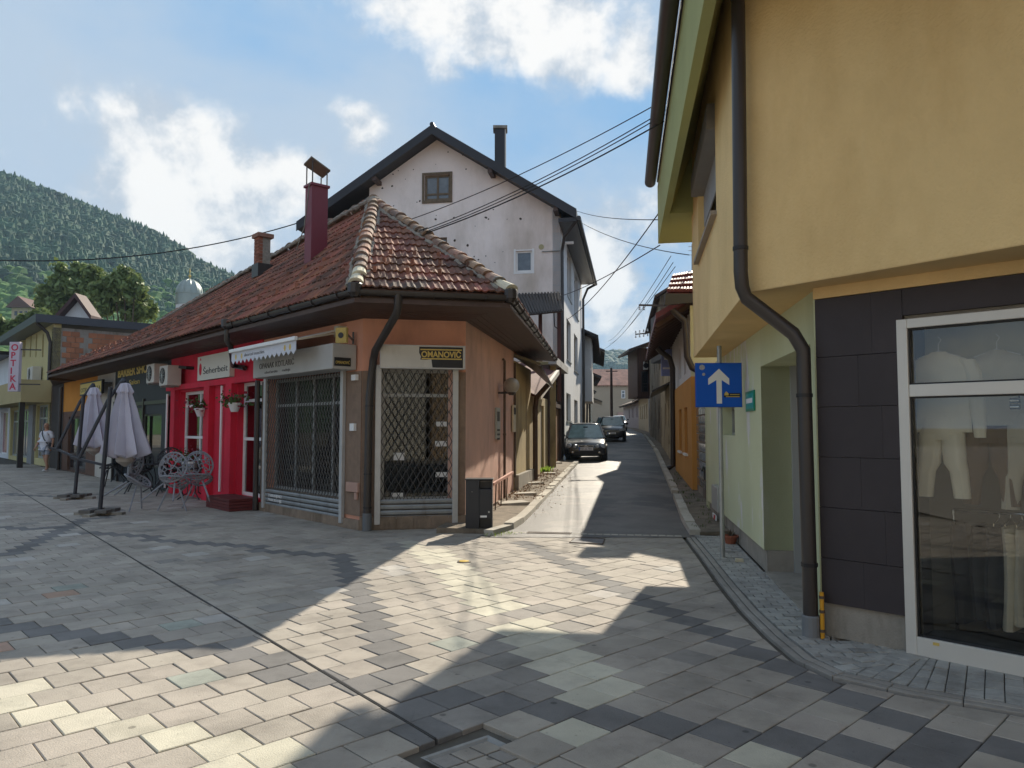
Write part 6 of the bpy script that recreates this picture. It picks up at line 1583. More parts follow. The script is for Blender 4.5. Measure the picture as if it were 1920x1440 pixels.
# plaster scars: shallow pits with a broken rim
rr = random.Random(4); pits = [(775, 318, 3), (868, 290, 5), (840, 285, 3), (874, 317, 4), (717, 353, 5), (735, 349, 5), (737, 327, 4), (747, 320, 3), (787, 377, 5), (782, 379, 3), (817, 411, 5), (818, 404, 2), (851, 408, 4), (911, 408, 6), (916, 411, 4), (976, 410, 6), (853, 451, 6), (877, 460, 6), (891, 424, 2), (925, 393, 3), (884, 484, 3), (889, 481, 3), (897, 487, 4), (893, 491, 3), (911, 480, 3), (905, 500, 2), (943, 472, 2), (951, 411, 2), (928, 492, 2), (738, 386, 3), (760, 336, 2), (817, 308, 2)]
PIT = mat('exposed_masonry', (.07, .055, .045), .95, .3, 20)
for x, y, s_ in pits:
    h = GF.hit(x, y); r0 = s_ * .0095; m = MB(); n_ = 7
    poly = [(h[0] + r0 * rr.uniform(.6, 1.2) * math.cos(k * 6.283 / n_), h[1] + r0 * rr.uniform(.6, 1.2) * math.sin(k * 6.283 / n_)) for k in range(n_)]
    GF.poly(m, poly, .001, .006); m.build('plaster_scar', PIT, gh)
# roof: two slabs with verge fascia, seams
for sgn_2, e_, sl in ((-1, er, slopeR), (1, el, slopeL)):
    m = MB(); a, b = rid[0], e_[0]
    za, zb2 = rid[1], e_[1]
    def rp2(s, o, z): return GF.pt(s, o, z)
    back = -GL_ - .6
    m.hexa([rp2(a, OV, za - .26), rp2(b, OV, zb2 - .26), rp2(b, back, zb2 - .26), rp2(a, back, za - .26), rp2(a, OV, za), rp2(b, OV, zb2), rp2(b, back, zb2), rp2(a, back, za)]); ro = m.build('roof', BLACKR, gh)
    m = MB(); m.hexa([rp2(a, OV + .03, za - .34), rp2(b, OV + .03, zb2 - .34), rp2(b, OV, zb2 - .34), rp2(a, OV, za - .34), rp2(a, OV + .03, za + .05), rp2(b, OV + .03, zb2 + .05), rp2(b, OV, zb2 + .05), rp2(a, OV, za + .05)]); m.build('verge_trim', BLACKR, ro)
    for k in range(14):
        o_ = OV - .3 - k * 1.0
        m = MB(); m.bar(rp2(a, o_, za + .02), rp2(b, o_, zb2 + .02), .04, .05); m.build('seam', BLACKR, ro)
m = MB(); m.tube([GF.pt(rid[0], OV + .05, rid[1] + .06), GF.pt(rid[0], -GL_, rid[1] + .06)], .09, 8); m.build('ridge_cap', BLACKR, gh)
# purlin ends under the verge
for s_ in (GF.hit(712, 330, 0)[0], GF.hit(925, 320, 0)[0], GF.hit(1045, 392, 0)[0]):
    m = MB(); GF.box(m, s_ - .09, s_ + .09, -.1, OV - .02, roofz(s_) - .50, roofz(s_) - .33); m.build('purlin_end', WOODD, gh)
# eave soffit boxes and the dark timber loggia left of the gable
m = MB(); GF.box(m, er[0], -.005, OV - .05 - GL_ - .5, OV - .02, er[1] - .42, er[1] - .27); m.build('right_soffit', BLACKR, gh)
m = MB(); GF.box(m, W_ + .005, el[0], -GL_, -.6, el[1] - .8, el[1] - .3); GF.box(m, W_ + .005, W_ + 2.2, -1.2, -.9, el[1] - .8, roofz(W_ + 2.2) - .3); m.build('left_soffit_boarding', WOODD, gh)
# downpipes
gz_ = er[1] - .3
m = MB(); q = GF.pt(er[0] - .08, OV, gz_); q2 = GF.pt(er[0] - .08, -GL_ - .4, gz_); m.tube([q, q2], .09, 8); m.build('eave_gutter', METALD, gh)
m = MB(); p = GF.pt(-.10, .12, 0); m.tube([q + Vector((0, .1, 0)), GF.pt(-.2, .3, gz_ - .6), GF.pt(-.09, .10, gz_ - 1.1), GF.pt(-.09, .10, 4), GF.pt(-.09, .10, .4)], .065, 8); m.build('downpipe', METALD, gh)
m = MB(); m.tube([q2 + Vector((0, 0, 0)), GS.pt(GL_ + .1, .35, gz_ - .3), GS.pt(GL_ + .05, .1, gz_ - .9), GS.pt(GL_ + .05, .1, .7)], .07, 8); m.build('downpipe', METALD, gh)
m = MB(); h = GF.hit(1016, 472, .03); h2 = GF.hit(1050, 470, .03); m.tube([GF.pt(h[0], .04, h[1]), GF.pt(h2[0], .04, h2[1])], .02, 6); m.build('iron_rod', GALV, gh)
m = MB(); h = GF.hit(1015, 463, 0); m.lathe(GF.pt(h[0], .0, h[1]), [(.11, 0), (.11, .012), (.09, .02)], 12, ax=(GF.n.x, GF.n.y, 0)); m.build('vent_cap', mat('ochre_foam', (.42, .38, .22), .9), gh)
m = MB(); h = GS.hit(1062, 470, .1); m.tube([GS.pt(.4, 0, h[1]), GS.pt(.4, .5, h[1])], .06, 8); m.build('white_vent_pipe', WHITE, gh)
cp = atY(938, 300, R0.y + 2.2); ct = atY(938, 240, R0.y + 2.2)
ck = thing('house_chimney', 'slim dark clad chimney with a concrete cap on the gabled house roof', 'chimney', (cp.x, cp.y, cp.z))
hw2 = .235
m = MB(); m.box(cp.x - hw2, cp.x + hw2, cp.y - .24, cp.y + .24, cp.z - .6, ct.z - .12); m.build('shaft', BLACKR, ck)
m = MB(); m.box(cp.x + hw2 - .04, cp.x + hw2 + .012, cp.y - .245, cp.y + .245, cp.z - .6, ct.z - .13); m.build('side_flashing', mat('pale_flashing', (.42, .40, .36), .6), ck)
m = MB(); m.box(cp.x - hw2 - .07, cp.x + hw2 + .07, cp.y - .31, cp.y + .31, ct.z - .12, ct.z); m.build('cap', CONC, ck)
# small metal canopy with posts before the gable
Yk = 26.4
ca, cb3 = atY(966, 552, Yk), atY(1050, 549, Yk); cc_, cd_ = atY(985, 590, Yk - 1.3), atY(1056, 582, Yk - 1.5)
cy = thing('metal_canopy', 'rusty corrugated metal canopy on brown posts in front of the gabled house', 'canopy', (ca.x, ca.y, 1))
n_ = 14
for i in range(n_):
    a = lp(ca, cb3, i / n_); b = lp(ca, cb3, (i + .55) / n_); c = lp(cc_, cd_, (i + .55) / n_); d = lp(cc_, cd_, i / n_); up = Vector((0, 0, .05))
    m = MB(); m.hexa([d, c, b, a, d + up, c + up, b + up, a + up]); m.build('corrugation', METALD, cy)
m = MB(); m.hexa([p - Vector((0, 0, .015)) for p in (cc_, cd_, cb3, ca)] + [p for p in (cc_, cd_, cb3, ca)]); m.build('sheet', METALD, cy)
for u in (.18, .42, .66, .9):
    m = MB(); m.bar(lp(ca, cc_, u) - Vector((0, 0, .08)), lp(cb3, cd_, u) - Vector((0, 0, .08)), .06, .08); m.build('rafter', WOODD, cy)
for x, yb0, yt in ((1013, 640, 588), (1048, 610, 560)):
    t_ = atY(x, yt, Yk - .6); m = MB(); m.bar((t_.x, t_.y, 2.6), (t_.x, t_.y, t_.z - .03), .13); m.build('post', mat('maroon_timber', (.10, .045, .04), .8), cy)
m = MB(); t_ = atY(1038, 580, Yk - .6); u_ = atY(1040, 612, Yk - .6); m.tube([t_, u_, u_ + Vector((.1, 0, -.08))], .02, 6); m.build('hook_bar', METALD, cy)

# ---- low houses along the left of the street, between the shop and the gabled house
KHAKI = mat('khaki_plaster', (.42, .33, .17), .9, .12, 1.5, .4, 60, stain=(.20, .15, .08), stscale=1.1, stlo=.48, sthi=.66)
Z20 = zs(20)
def sY(Y): return (Y - SW.A.y) / SW.t.y
kh = thing('khaki_house', 'low khaki plastered house with a dark sagging eave next to the pink wall', 'house', (*SW.pt(SLEN, 0, 0)[:2], 0))
s0_, s1_ = SLEN + .01, sY(20.3)
m = MB(); SW.wall(m, s0_, s1_, 0, 3.25, [], .3, o=.02); m.build('wall', KHAKI, kh)
m = MB(); SW.box(m, s0_, s1_, .021, .12, 0, .55); m.build('plinth', CONC, kh)
m = MB(); SW.box(m, s0_ - .02, s0_ + .05, .0, .05, .5, 3.2); m.build('rust_seam', MATS['rusty_iron'], kh)
r = SW.rect(960, 810, 965, 760, .03); m = MB(); SW.box(m, r[0], r[0] + .32, .021, .07, r[2], r[3]); m.build('meter_box', mat('cream_meter_box', (.55, .50, .38), .6), kh, bevel=.006)
m = MB(); SW.box(m, r[0] + .04, r[0] + .28, .0701, .076, r[3] - .22, r[3] - .06); m.build('meter_glass', BLACKP, kh)
# dark drooping eave (sheet) of the khaki house
m = MB(); q = [SW.pt(s0_, .0, 3.35), SW.pt(s1_ + .3, .0, 3.3), SW.pt(s1_ + .3, .60, 2.75), SW.pt(s0_ + .3, .60, 3.15)]; m.prism(q, (0, 0, .07)); m.build('eave', METALD, kh)
m = MB(); m.prism([SW.pt(s0_, .0, 3.42), SW.pt(s1_ + .3, .0, 3.4), SW.pt(s1_ + .3, -3.4, 5.0), SW.pt(s0_, -3.4, 5.0)], (0, 0, .06)); m.build('roof', TILE, kh)
m = MB(); c = SW.pt(s1_ - .02, .14, 0); m.tube([SW.pt(s1_, .5, 2.85), SW.pt(s1_, .18, 2.5), c + Vector((0, 0, 2.2)), c + Vector((0, 0, .12))], .07, 8); m.build('downpipe', WOODD, kh)
# shed with a small pitched roof and white verge
sh_ = thing('street_shed', 'narrow ochre walled shed with a small red roof and white verge on the left pavement', 'shed', (*SW.pt(s1_, 0, 0)[:2], Z20))
a_, b_2 = s1_ + .02, sY(24.4)
dd1 = (sY(22.4), sY(23.4), .3, 2.35)
m = MB(); SW.wall(m, a_, b_2, 0, 2.6, [dd1], .3, o=.0); m.build('wall', KHAKI, sh_)
m = MB(); SW.box(m, dd1[0], dd1[1], -.12, -.06, dd1[2], dd1[3]); m.build('plank_door', mat('pale_door', (.36, .30, .20), .8, .2, 4), sh_)
m = MB(); p0, p1 = SW.pt(a_, .25, 2.45), SW.pt(b_2, .35, 3.45); p2, p3 = SW.pt(b_2, -1.6, 3.95), SW.pt(a_, -1.6, 3.3); m.prism([p0, p1, p2, p3], (0, 0, .07)); m.build('roof', mat('dark_red_shingle', (.12, .05, .045), .85, .3, 5), sh_)
m = MB(); m.bar(p0 + Vector((0, 0, .05)), p1 + Vector((0, 0, .05)), .10, .14); m.build('white_verge', mat('cream_verge', (.62, .58, .50), .7), sh_)
# brown door bay up to the gabled house
db = thing('door_bay', 'tall narrow porch with brown wooden doors and dark glazing beside the gabled house', 'porch', (*SW.pt(b_2, 0, 0)[:2], zs(25)))
e_ = sY(28.7); d1, d2 = b_2 + .3, b_2 + 1.7; d3 = d2 + .35; d4 = e_ - .3
m = MB(); SW.wall(m, b_2 + .01, e_, .1, 3.75, [(d1, d2, .3, 2.4), (d1, d2, 2.55, 3.4), (d3, d4, .3, 2.4), (d3, d4, 2.55, 3.4)], .3, o=.05); m.build('wall', WOODD, db)
DOORB = mat('brown_wooden_door', (.24, .12, .05), .7, .2, 5)
for (a, b, nm) in ((d1, d2, 1), (d3, d4, 2)):
    for k in range(3):
        w3 = (b - a) / 3; m = MB(); SW.box(m, a + k * w3 + .01, a + (k + 1) * w3 - .01, -.10, -.04, .32, 2.38); m.build('door_board', DOORB, db)
    window(SW, (a, b, 2.57, 3.38), db, WOODD, GLASSD, o=-.05, fw=.08, mull=(.5,))
m = MB(); SW.box(m, b_2 - .1, e_, .05, .32, 3.76, 4.0); m.build('cornice', mat('grey_cornice', (.42, .41, .38), .85, .15, 3), db)
m = MB(); SW.box(m, b_2 - .1, e_, .05, .22, 4.001, 4.08); m.build('cornice_cap', CONCL, db)
m = MB(); m.box(*(lambda a, b: (min(a.x, b.x), max(a.x, b.x), min(a.y, b.y), max(a.y, b.y)))(SW.pt(b_2, -2.8, 0), SW.pt(e_, -.4, 0)), 0, 3.9); m.build('body', KHAKI, db)
m = MB(); q0, q1 = SW.pt(s0_ + .2, -.32, 0), SW.pt(b_2, -3.0, 0); m.add([SW.pt(s0_, -3.4, 0), SW.pt(b_2, -3.4, 0), SW.pt(b_2, -3.4, 4.2), SW.pt(s0_, -3.4, 4.2)], [(0, 1, 2, 3)])
m.build('rear_wall', KHAKI, kh)
# globe lamp, mail box plate, rust pipe, hand rail on the pink wall
gl_ = thing('globe_lamp', 'grey round globe lamp on the pink street side wall', 'wall lamp', tuple(SW.pt(3, .3, 2.2)))
h = SW.hit(959, 723, .28); c = SW.pt(h[0], .28, h[1]); m = MB(); m.ball(c, .165, 18, 12); m.build('globe', mat('dusty_globe', (.34, .32, .29), .35, .1, 6), gl_, smooth=True)
m = MB(); m.bar(SW.pt(h[0], .0, h[1] - .15), c - Vector((0, 0, .15)), .04); m.lathe(c - Vector((0, 0, .2)), [(.05, 0), (.09, .05), (.08, .07)], 12); m.build('arm', METALD, gl_)
mbx = thing('notice_plate', 'narrow grey intercom plate on the pink street side wall', 'plate', tuple(SW.pt(2, .03, 1.5)))
h0, h1 = SW.hit(930, 823, .03), SW.hit(937, 765, .03); m = MB(); SW.box(m, h0[0], h1[0], .003, .045, min(h0[1], h1[1]), max(h0[1], h1[1])); m.build('plate', mat('grey_plate', (.40, .41, .38), .6), mbx, bevel=.005)
m = MB(); zt3 = max(h0[1], h1[1])
for k in range(3): SW.box(m, h0[0] + .06 + k * .1, h0[0] + .12 + k * .1, .0451, .049, zt3 - .28, zt3 - .08)
for k in range(3): SW.box(m, h0[0] + .06, h1[0] - .08, .0451, .049, zt3 - .48 - k * .09, zt3 - .44 - k * .09)
m.build('print', BLACKP, mbx)
m = MB(); h = SW.hit(946, 800, .06)[0]; m.tube([SW.pt(h, .06, .02), SW.pt(h, .06, 2.0), SW.pt(h, .06, 3.1), SW.pt(h - .12, .05, 3.12)], .028, 8); 
for z in (.6, 1.5, 2.4): m.lathe(SW.pt(h, .06, z), [(.036, 0), (.036, .04)], 8)
tag(m.build('rusty_pipe', MATS['rusty_iron']), 'thin rusty brown gas pipe running up the pink street side wall', 'pipe')
hr = thing('hand_rail', 'pink painted hand rail with iron legs by the litter bin', 'hand rail', tuple(SW.pt(.6, .2, .4)))
h0, h1 = SW.hit(924, 908, .22), SW.hit(961, 886, .22)
m = MB(); m.bar(SW.pt(h0[0], .22, h0[1]), SW.pt(h1[0], .22, h1[1]), .05); m.build('rail', mat('pink_rail_paint', (.48, .24, .18), .7, .2, 9), hr)
for k in (.15, .42, .7):
    s_ = h0[0] + (h1[0] - h0[0]) * k; m = MB(); m.tube([SW.pt(s_, .22, h0[1] + (h1[1] - h0[1]) * k), SW.pt(s_, .2, .05), SW.pt(s_ - .12, .2, .02)], .014, 6); m.build('leg', MATS['rusty_iron'], hr)
bt = G(1058, 868, .33); bo = thing('water_bottle', 'clear plastic water bottle standing in front of the dark hatchback', 'bottle', tuple(bt))
m = MB(); m.lathe(bt, [(.05, 0), (.055, .02), (.05, .10), (.056, .14), (.056, .2), (.03, .25), (.018, .27), (.018, .29)], 12); m.build('body', mat('pale_blue_plastic', (.45, .55, .62), .15, .2, 20), bo, smooth=True)
m = MB(); m.lathe(bt + Vector((0, 0, .29)), [(.02, 0), (.02, .025)], 10); m.build('cap', BLUE, bo)
pt_ = G(1037, 871, .3); po = thing('clay_pot', 'broken reddish clay pot at the foot of the brown door', 'flower pot', tuple(pt_))
m = MB(); m.lathe(pt_, [(.09, 0), (.13, .16), (.15, .16), (.15, .21), (.12, .2), (.09, .05)], 12); m.build('pot', TERRA, po)
m = MB(); m.ball((pt_.x + .05, pt_.y - .02, pt_.z + .14), .07, 8, 5, (1, 1, .4)); m.build('soil', MORTAR, po)

# ================================================================ MORE HOUSES ALONG THE STREET
def house(name, label, A, B, depth, z0, z1, wm, wins=(), over=.7, rise=1.6, rm=BLACKR, endw=True, wf=None, wg=None, cat='house', eave_th=.14, nx=0):
    """a block whose street front runs A->B; gable/mono roof slopes up from the street"""
    fr = Fr(A, B, nx=nx); t = thing(name, label, cat, (A[0], A[1], z0))
    L_ = fr.len; m = MB(); hs_ = [tuple(w) for w in wins]
    fr.wall(m, 0, L_, z0 - .4, z1, hs_, .3); m.build('front_wall', wm, t)
    for s_ in (0, L_):
        m = MB(); a, b = (s_, s_ + .3) if s_ == 0 else (s_ - .3, s_)
        fr.box(m, a + .001, b - .001, -depth, -.301, z0 - .4, z1)
        m.prism([fr.pt(a + .001, 0, z1 + .001), fr.pt(a + .001, -depth / 2, z1 + rise * .93), fr.pt(a + .001, -depth, z1 + .001)], Vector((fr.t.x, fr.t.y, 0)) * (b - a - .002)); m.build('end_wall', wm, t)
    m = MB(); fr.box(m, 0.301, L_ - .301, -depth, -depth + .3, z0 - .4, z1); m.build('rear_wall', wm, t)
    for w in hs_: window(fr, w, t, wf or WHITE, wg or GLASSD, o=-.15, fw=.07, mull=(.5,))
    k = rise / (depth / 2)
    for (o0, o1) in ((over, -depth / 2), (-depth - over, -depth / 2)):
        za = z1 - abs(over) * k + .05; zb3 = z1 + rise + .05
        m = MB(); m.hexa([fr.pt(-.4, o0, za), fr.pt(L_ + .4, o0, za), fr.pt(L_ + .4, o1, zb3), fr.pt(-.4, o1, zb3), fr.pt(-.4, o0, za + eave_th), fr.pt(L_ + .4, o0, za + eave_th), fr.pt(L_ + .4, o1, zb3 + eave_th), fr.pt(-.4, o1, zb3 + eave_th)]); ro = m.build('roof', rm, t)
    for i in range(int(L_ / .7)):
        m = MB(); s_ = (i + .5) * .7; m.bar(fr.pt(s_, over - .03, z1 - over * k - .02), fr.pt(s_, 0, z1 - .02), .07, .1); m.build('rafter_end', WOODD, t)
    return t, fr
def wy(fr, Y): return (Y - fr.A.y) / fr.t.y
PL = lambda Y: (XWL(Y), Y)
PR = lambda Y: (XWR(Y), Y)
OLDST = mat('old_stone_wall', (.33, .27, .19), .95, .3, 2.5, .9, 14, stain=(.12, .09, .06), stscale=1.3, stlo=.45, sthi=.6)
OLDGR = mat('grey_old_render', (.30, .28, .25), .95, .2, 1.5, .5, 40, stain=(.12, .10, .08), stscale=.9, stlo=.46, sthi=.62)
BEIGE = mat('beige_render', (.46, .37, .25), .9, .1, 1, .3)
# left, beyond the gabled house
t, fr = house('balcony_house', 'dark roofed house with a boxed white balcony beyond the gabled house', PL(41.5), PL(51), 7, zs(41), 7.1, OLDST, [(1.2, 2.3, 4.6, 6.2), (6.2, 7.2, 1.4, 3.0), (3.2, 4.4, .9, 3.0)], over=1.0, rise=1.6, nx=1)
bal = []
a, b = fr.rect(1089, 745, 1110, 700, 1.1)[0:2]; z0_ = atY(1100, 755, 44).z; zm_ = atY(1100, 702, 44).z; z1_ = atY(1100, 650, 44).z
m = MB(); fr.box(m, .4, 4.4, .003, .62, z0_, zm_ + .1); m.build('balcony_parapet', mat('pale_grey_parapet', (.62, .62, .62), .8, .05), t)
m = MB(); fr.box(m, .5, 4.3, .05, .56, zm_ + .1, z1_ + .5); m.build('balcony_room', mat('balcony_room_white', (.60, .60, .60), .8), t)
for k in range(4): window(fr, (.6 + k * .9, 1.4 + k * .9, zm_ + .3, z1_ + .2), t, WHITE, GLASSD, o=.60, fw=.07)
t, fr = house('old_plaster_house', 'old weathered two storey house with a ragged dark eave on the left of the street', PL(51.4), PL(63), 7, zs(52), 7.4, OLDGR, [(1, 2, 4.5, 6), (4, 5, 4.5, 6), (8, 9, 4.4, 6), (2, 3, 1.7, 3.2), (6, 7.2, 1.2, 3.4)], over=1.3, rise=1.4, nx=1)
m = MB(); m.prism([fr.pt(1, .0, 3.9), fr.pt(9, .0, 3.9), fr.pt(9, 1.1, 3.5), fr.pt(1, 1.1, 3.5)], (0, 0, .08)); m.build('shop_canopy', METALD, t)
t, fr = house('white_end_house', 'small white house with dark roof at the left end of the street', PL(66), PL(78), 7, zs(66), 6.6, HOUSES, [(1, 2, 4, 5.4), (5, 6, 4, 5.4), (3, 4, 1.8, 3.2)], over=1.2, rise=1.5, nx=1)
m = MB(); c = fr.pt(0, .8, 0); m.tube([fr.pt(0, 1.1, 6.0), fr.pt(0, .3, 5.4), fr.pt(0, .15, 5), fr.pt(0, .15, 1.2)], .09, 6); m.build('downpipe', METALD, t)
t, fr = house('dark_roof_house', 'dark low house behind the utility pole at the far left bend', PL(80), PL(97), 7, zs(80), 6.0, OLDGR, [(2, 3, 3.6, 5), (6, 7, 3.6, 5)], over=1.2, rise=1.6, nx=1)
# right side: orange and white house
YO = 17.7
t, fr = house('orange_house', 'narrow house with orange ground floor, white upper floor and maroon tile roof', (4.42, YO), (5.95, 27.4), 6, zs(18), 4.75, HOUSES, [(3.2, 3.9, 3.2, 4.2), (5.2, 5.9, 3.2, 4.2)], over=.95, rise=1.75, rm=mat('maroon_roof_tile_sheet', (.13, .03, .035), .45, .2, 3), nx=-1)
ORANGE = mat('orange_ochre_plaster', (.55, .27, .07), .9, .08, 1., .3)
zo = atY(1290, 706, YO).z; zo2 = 2.55
low = [fr.rect(1266, 830, 1274, 760, .13), fr.rect(1277, 822, 1283, 745, .13)]
low = [(a, b, 1.0, 2.2) for a, b in ((1.2, 2.2), (3.3, 4.4))]
m = MB(); fr.wall(m, -.02, 6.5, 0, zo, [(w[0], w[1], w[2], w[3]) for w in low], .125, o=.13); m.build('orange_ground_floor', ORANGE, t)
for w in low:
    m = MB(); fr.box(m, w[0], w[1], .02, .06, w[2], w[3]); m.build('blank_window', mat('dark_ochre_recess', (.33, .17, .06), .9), t); m = MB(); fr.box(m, w[0] - .05, w[1] + .05, .10, .19, w[2] - .06, w[2] - .002); m.build('sill', WHITE, t)
ef_ = Fr(fr.pt(-.02, .13, 0), fr.pt(-.02, -3, 0)); m = MB(); ef_.box(m, 0, ef_.len, .0, .04, 0, zo); m.build('orange_end_wall', ORANGE, t)
m = MB(); ef_.box(m, .0, ef_.len, .0, .035, zo + .004, 4.6); m.build('cream_end_wall', mat('pale_yellow_plaster', (.62, .62, .42), .9, .05), t)
# near gable roof details: tiles sheet seen on the end and S pipe
hp = [atY(1250, 549, 16.7), atY(1304, 549, 16.7), atY(1304, 509, 18.6), atY(1262, 517, 18.4)]
m = MB(); m.prism(hp, (0, .05, -.07)); hpo = m.build('hip_roof', MATS['maroon_roof_tile_sheet'], t)
for r_i in range(4):
    for k in range(9):
        u0, v0 = (k + .5) / 9, (r_i + .5) / 4; p = lp(lp(hp[0], hp[1], u0), lp(hp[3], hp[2], u0), v0); dn_ = (lp(hp[0], hp[1], u0) - lp(hp[3], hp[2], u0)).normalized()
        m = MB(); m.tube([p - dn_ * .24 + Vector((0, -.02, .02)), p + dn_ * .24 + Vector((0, -.04, .05))], [.028, .045], 6); m.build('roof_tile', MATS['maroon_roof_tile_sheet'], hpo, smooth=True)
m = MB(); m.prism([atY(1246, 572, 16.65), atY(1304, 566, 16.65), atY(1304, 550, 16.65), atY(1248, 550, 16.65)], (0, .12, 0)); m.build('hip_fascia', BLACKR, t)
m = MB(); pe = fr.pt(-.3, .9, 4.35)
q = [atY(1254, 574, YO - .2), atY(1268, 588, YO - .2), atY(1284, 602, YO - .2), atY(1287, 640, YO - .2), atY(1288, 668, YO - .2), atY(1298, 690, YO - .2), atY(1312, 697, YO - .2)]
m.tube(q, .075, 10); m.build('s_bend_downpipe', METALD, t, smooth=True)
m = MB(); q = [atY(1233, 652, 24), atY(1240, 660, 24), atY(1256, 672, 24), atY(1261, 690, 24), atY(1262, 780, 24), Vector((atY(1262, 860, 24).x, 24, .45)), Vector((atY(1252, 880, 24).x, 24, .36))]; m.tube(q, .09, 10); m.build('tall_downpipe', METALD, t, smooth=True)
# box hopper / dark oriel
m = MB(); a = atY(1244, 671, 28); m.box(a.x, a.x + 1.2, 27.9, 30.5, a.z, atY(1244, 580, 28).z); oriel_box = m
# glass block strip wall between yellow building and orange house
gb = thing('glass_block_wall', 'narrow strip of dark glass blocks between the green wall and the orange house', 'wall', (4.1, 15.5, 0))
f_ = Fr((3.86, 14.35), (4.35, 17.55)); m = MB(); f_.wall(m, 0, f_.len, 0, 2.9, [], .25, o=-.02); m.build('mortar_wall', OLDGR, gb)
for i in range(12):
    for j in range(6):
        m = MB(); f_.box(m, .1 + j * .5, .1 + j * .5 + .46, -.018, .0, .35 + i * .2, .35 + i * .2 + .17); m.build('glass_block', GLASSB, gb, bevel=.008)
# blue banner sign
bs2 = thing('blue_banner', 'pale blue shop banner fixed high across the right side of the street', 'sign', tuple(atY(1250, 690, 27.6)))
a, b = atY(1240, 705, 27.6), atY(1262, 655, 27.6); m = MB(); m.box(a.x, b.x, 27.55, 27.65, a.z, b.z); m.build('board', mat('banner_blue', (.28, .33, .62), .6, .35, 2.2), bs2)
m = MB(); m.bar((a.x + .1, 27.6, a.z + .2), (a.x + 1.2, 27.6, a.z + .2), .05); m.bar((a.x + .1, 27.6, b.z - .2), (a.x + 1.2, 27.6, b.z - .2), .05); m.build('bracket', METALD, bs2)
m = MB(); m.box(a.x + .05, b.x - .05, 27.545, 27.549, (a.z + b.z) / 2 - .25, (a.z + b.z) / 2 - .18); m.box(a.x + .1, b.x - .1, 27.545, 27.549, (a.z + b.z) / 2 + .1, (a.z + b.z) / 2 + .3); m.build('print', WHITE, bs2)
OBR = mat('old_brown_roof', (.10, .065, .05), .9, .3, 2)
OLDBG = mat('worn_beige_plaster', (.46, .37, .24), .95, .2, 1.5, .6, 30, stain=(.22, .16, .10), stscale=.9, stlo=.46, sthi=.62)
t, fr = house('beige_street_house', 'worn beige house with a dark boarded upper room just beyond the orange house', (5.98, 27.8), (8.55, 42.6), 6, zs(28), 5.6, OLDBG, [(2, 2.9, 1.0, 2.8), (6, 6.9, 1.2, 2.8), (9, 9.9, 3.9, 5.2), (12, 12.9, 1.2, 2.8)], over=.35, rise=1.8, wf=WOODD, rm=OBR, nx=-1)
oriel_box.build('dark_oriel', BLACKR, t)
m = MB(); m.prism([fr.pt(1, .0, 3.4), fr.pt(7, .0, 3.4), fr.pt(7, .7, 3.05), fr.pt(1, .7, 3.05)], (0, 0, .07)); m.build('shop_canopy', METALD, t)
t, fr = house('stone_house', 'tall bare stone house with a narrow eave in the middle of the right street side', (8.7, 43.), (11.1, 59.5), 6, zs(44), 9.4, OLDST, [(1.5, 2.4, 5.2, 6.6), (4.5, 5.4, 5.2, 6.6), (8, 8.9, 5.2, 6.6), (2.5, 3.4, 1.6, 3.4), (7, 7.9, 1.6, 3.4), (11, 11.9, 3.4, 4.8)], over=.35, rise=1.8, wf=WOODD, rm=OBR, nx=-1)
t, fr = house('timber_oriel_house', 'brown house with a boarded oriel room hanging over the far part of the street', (11.3, 60.), (12.9, 70), 6, zs(60), 7.2, OLDGR, [(3, 4, 1.8, 3.4), (7, 8, 1.8, 3.4)], over=.5, rise=1.6, rm=OBR, nx=-1)
BRB = mat('brown_oriel_board', (.115, .062, .043), .7, .2, 4)
ya, yb3 = 60.6, 65.5
za, zb4 = atY(1200, 744, ya).z, atY(1200, 664, ya).z
m = MB(); x0, x1 = atY(1195, 700, ya).x, atY(1222, 700, ya).x; m.box(x0, x1, ya, yb3, za, zb4 + .5); m.build('oriel', BRB, t)
for k in range(6):
    m = MB(); xx = x0 + (x1 - x0) * (k + .5) / 6; m.box(xx - .03, xx + .03, ya - .03, ya - .001, za, zb4 + .4); m.build('cover_strip', WOODD, t)
f_ = Fr((x0, ya), (x1, ya)); window(f_, (*f_.rect(1203, 735, 1215, 696)[:2], atY(1209, 735, ya).z, atY(1209, 696, ya).z), t, METALD, GLASSD, o=.06, fw=.08, trans=(.25, .4))
m = MB(); m.box(x0 - .05, x1, ya - .05, ya, za - .15, za + .02); m.build('oriel_sill', WOODD, t)
m = MB(); m.prism([Vector((x0 - .8, ya - .8, zb4 + .15)), Vector((x1 + .4, ya - .8, zb4 + 1.)), Vector((x1 + .4, yb3 + .5, zb4 + 1.)), Vector((x0 - .8, yb3 + .5, zb4 + .15))], (0, 0, .2)); m.build('oriel_roof', WOODD, t)
ac2 = thing('oriel_air_conditioner', 'cream air conditioner box on the brown oriel over the street', 'air conditioner', (x0 + .9, ya - .3, zb4 - .1))
a_, b_4 = atY(1207, 693, ya - .3), atY(1215, 678, ya - .3)
m = MB(); m.box(a_.x, b_4.x, ya - .34, ya - .04, a_.z, b_4.z); m.build('casing', MATS['aged_white_casing'], ac2, bevel=.02)
m = MB(); m.lathe(((a_.x + b_4.x) / 2, ya - .341, (a_.z + b_4.z) / 2), [(.22, 0), (.22, .006)], 14, ax=(0, -1, 0)); m.build('fan', BLACKP, ac2)
t, fr = house('cream_bend_house', 'long low cream house curving along the right side near the street end', (13.1, 71), (14.2, 83), 6, zs(60), 4.9, BEIGE, [(1.5, 2.4, 2.6, 4.0), (4, 4.9, 2.6, 4.), (6.5, 7.4, 2.6, 4.), (9, 9.9, 2.6, 4)], over=.7, rise=1.5, rm=MATS['old_brown_roof'], nx=-1)
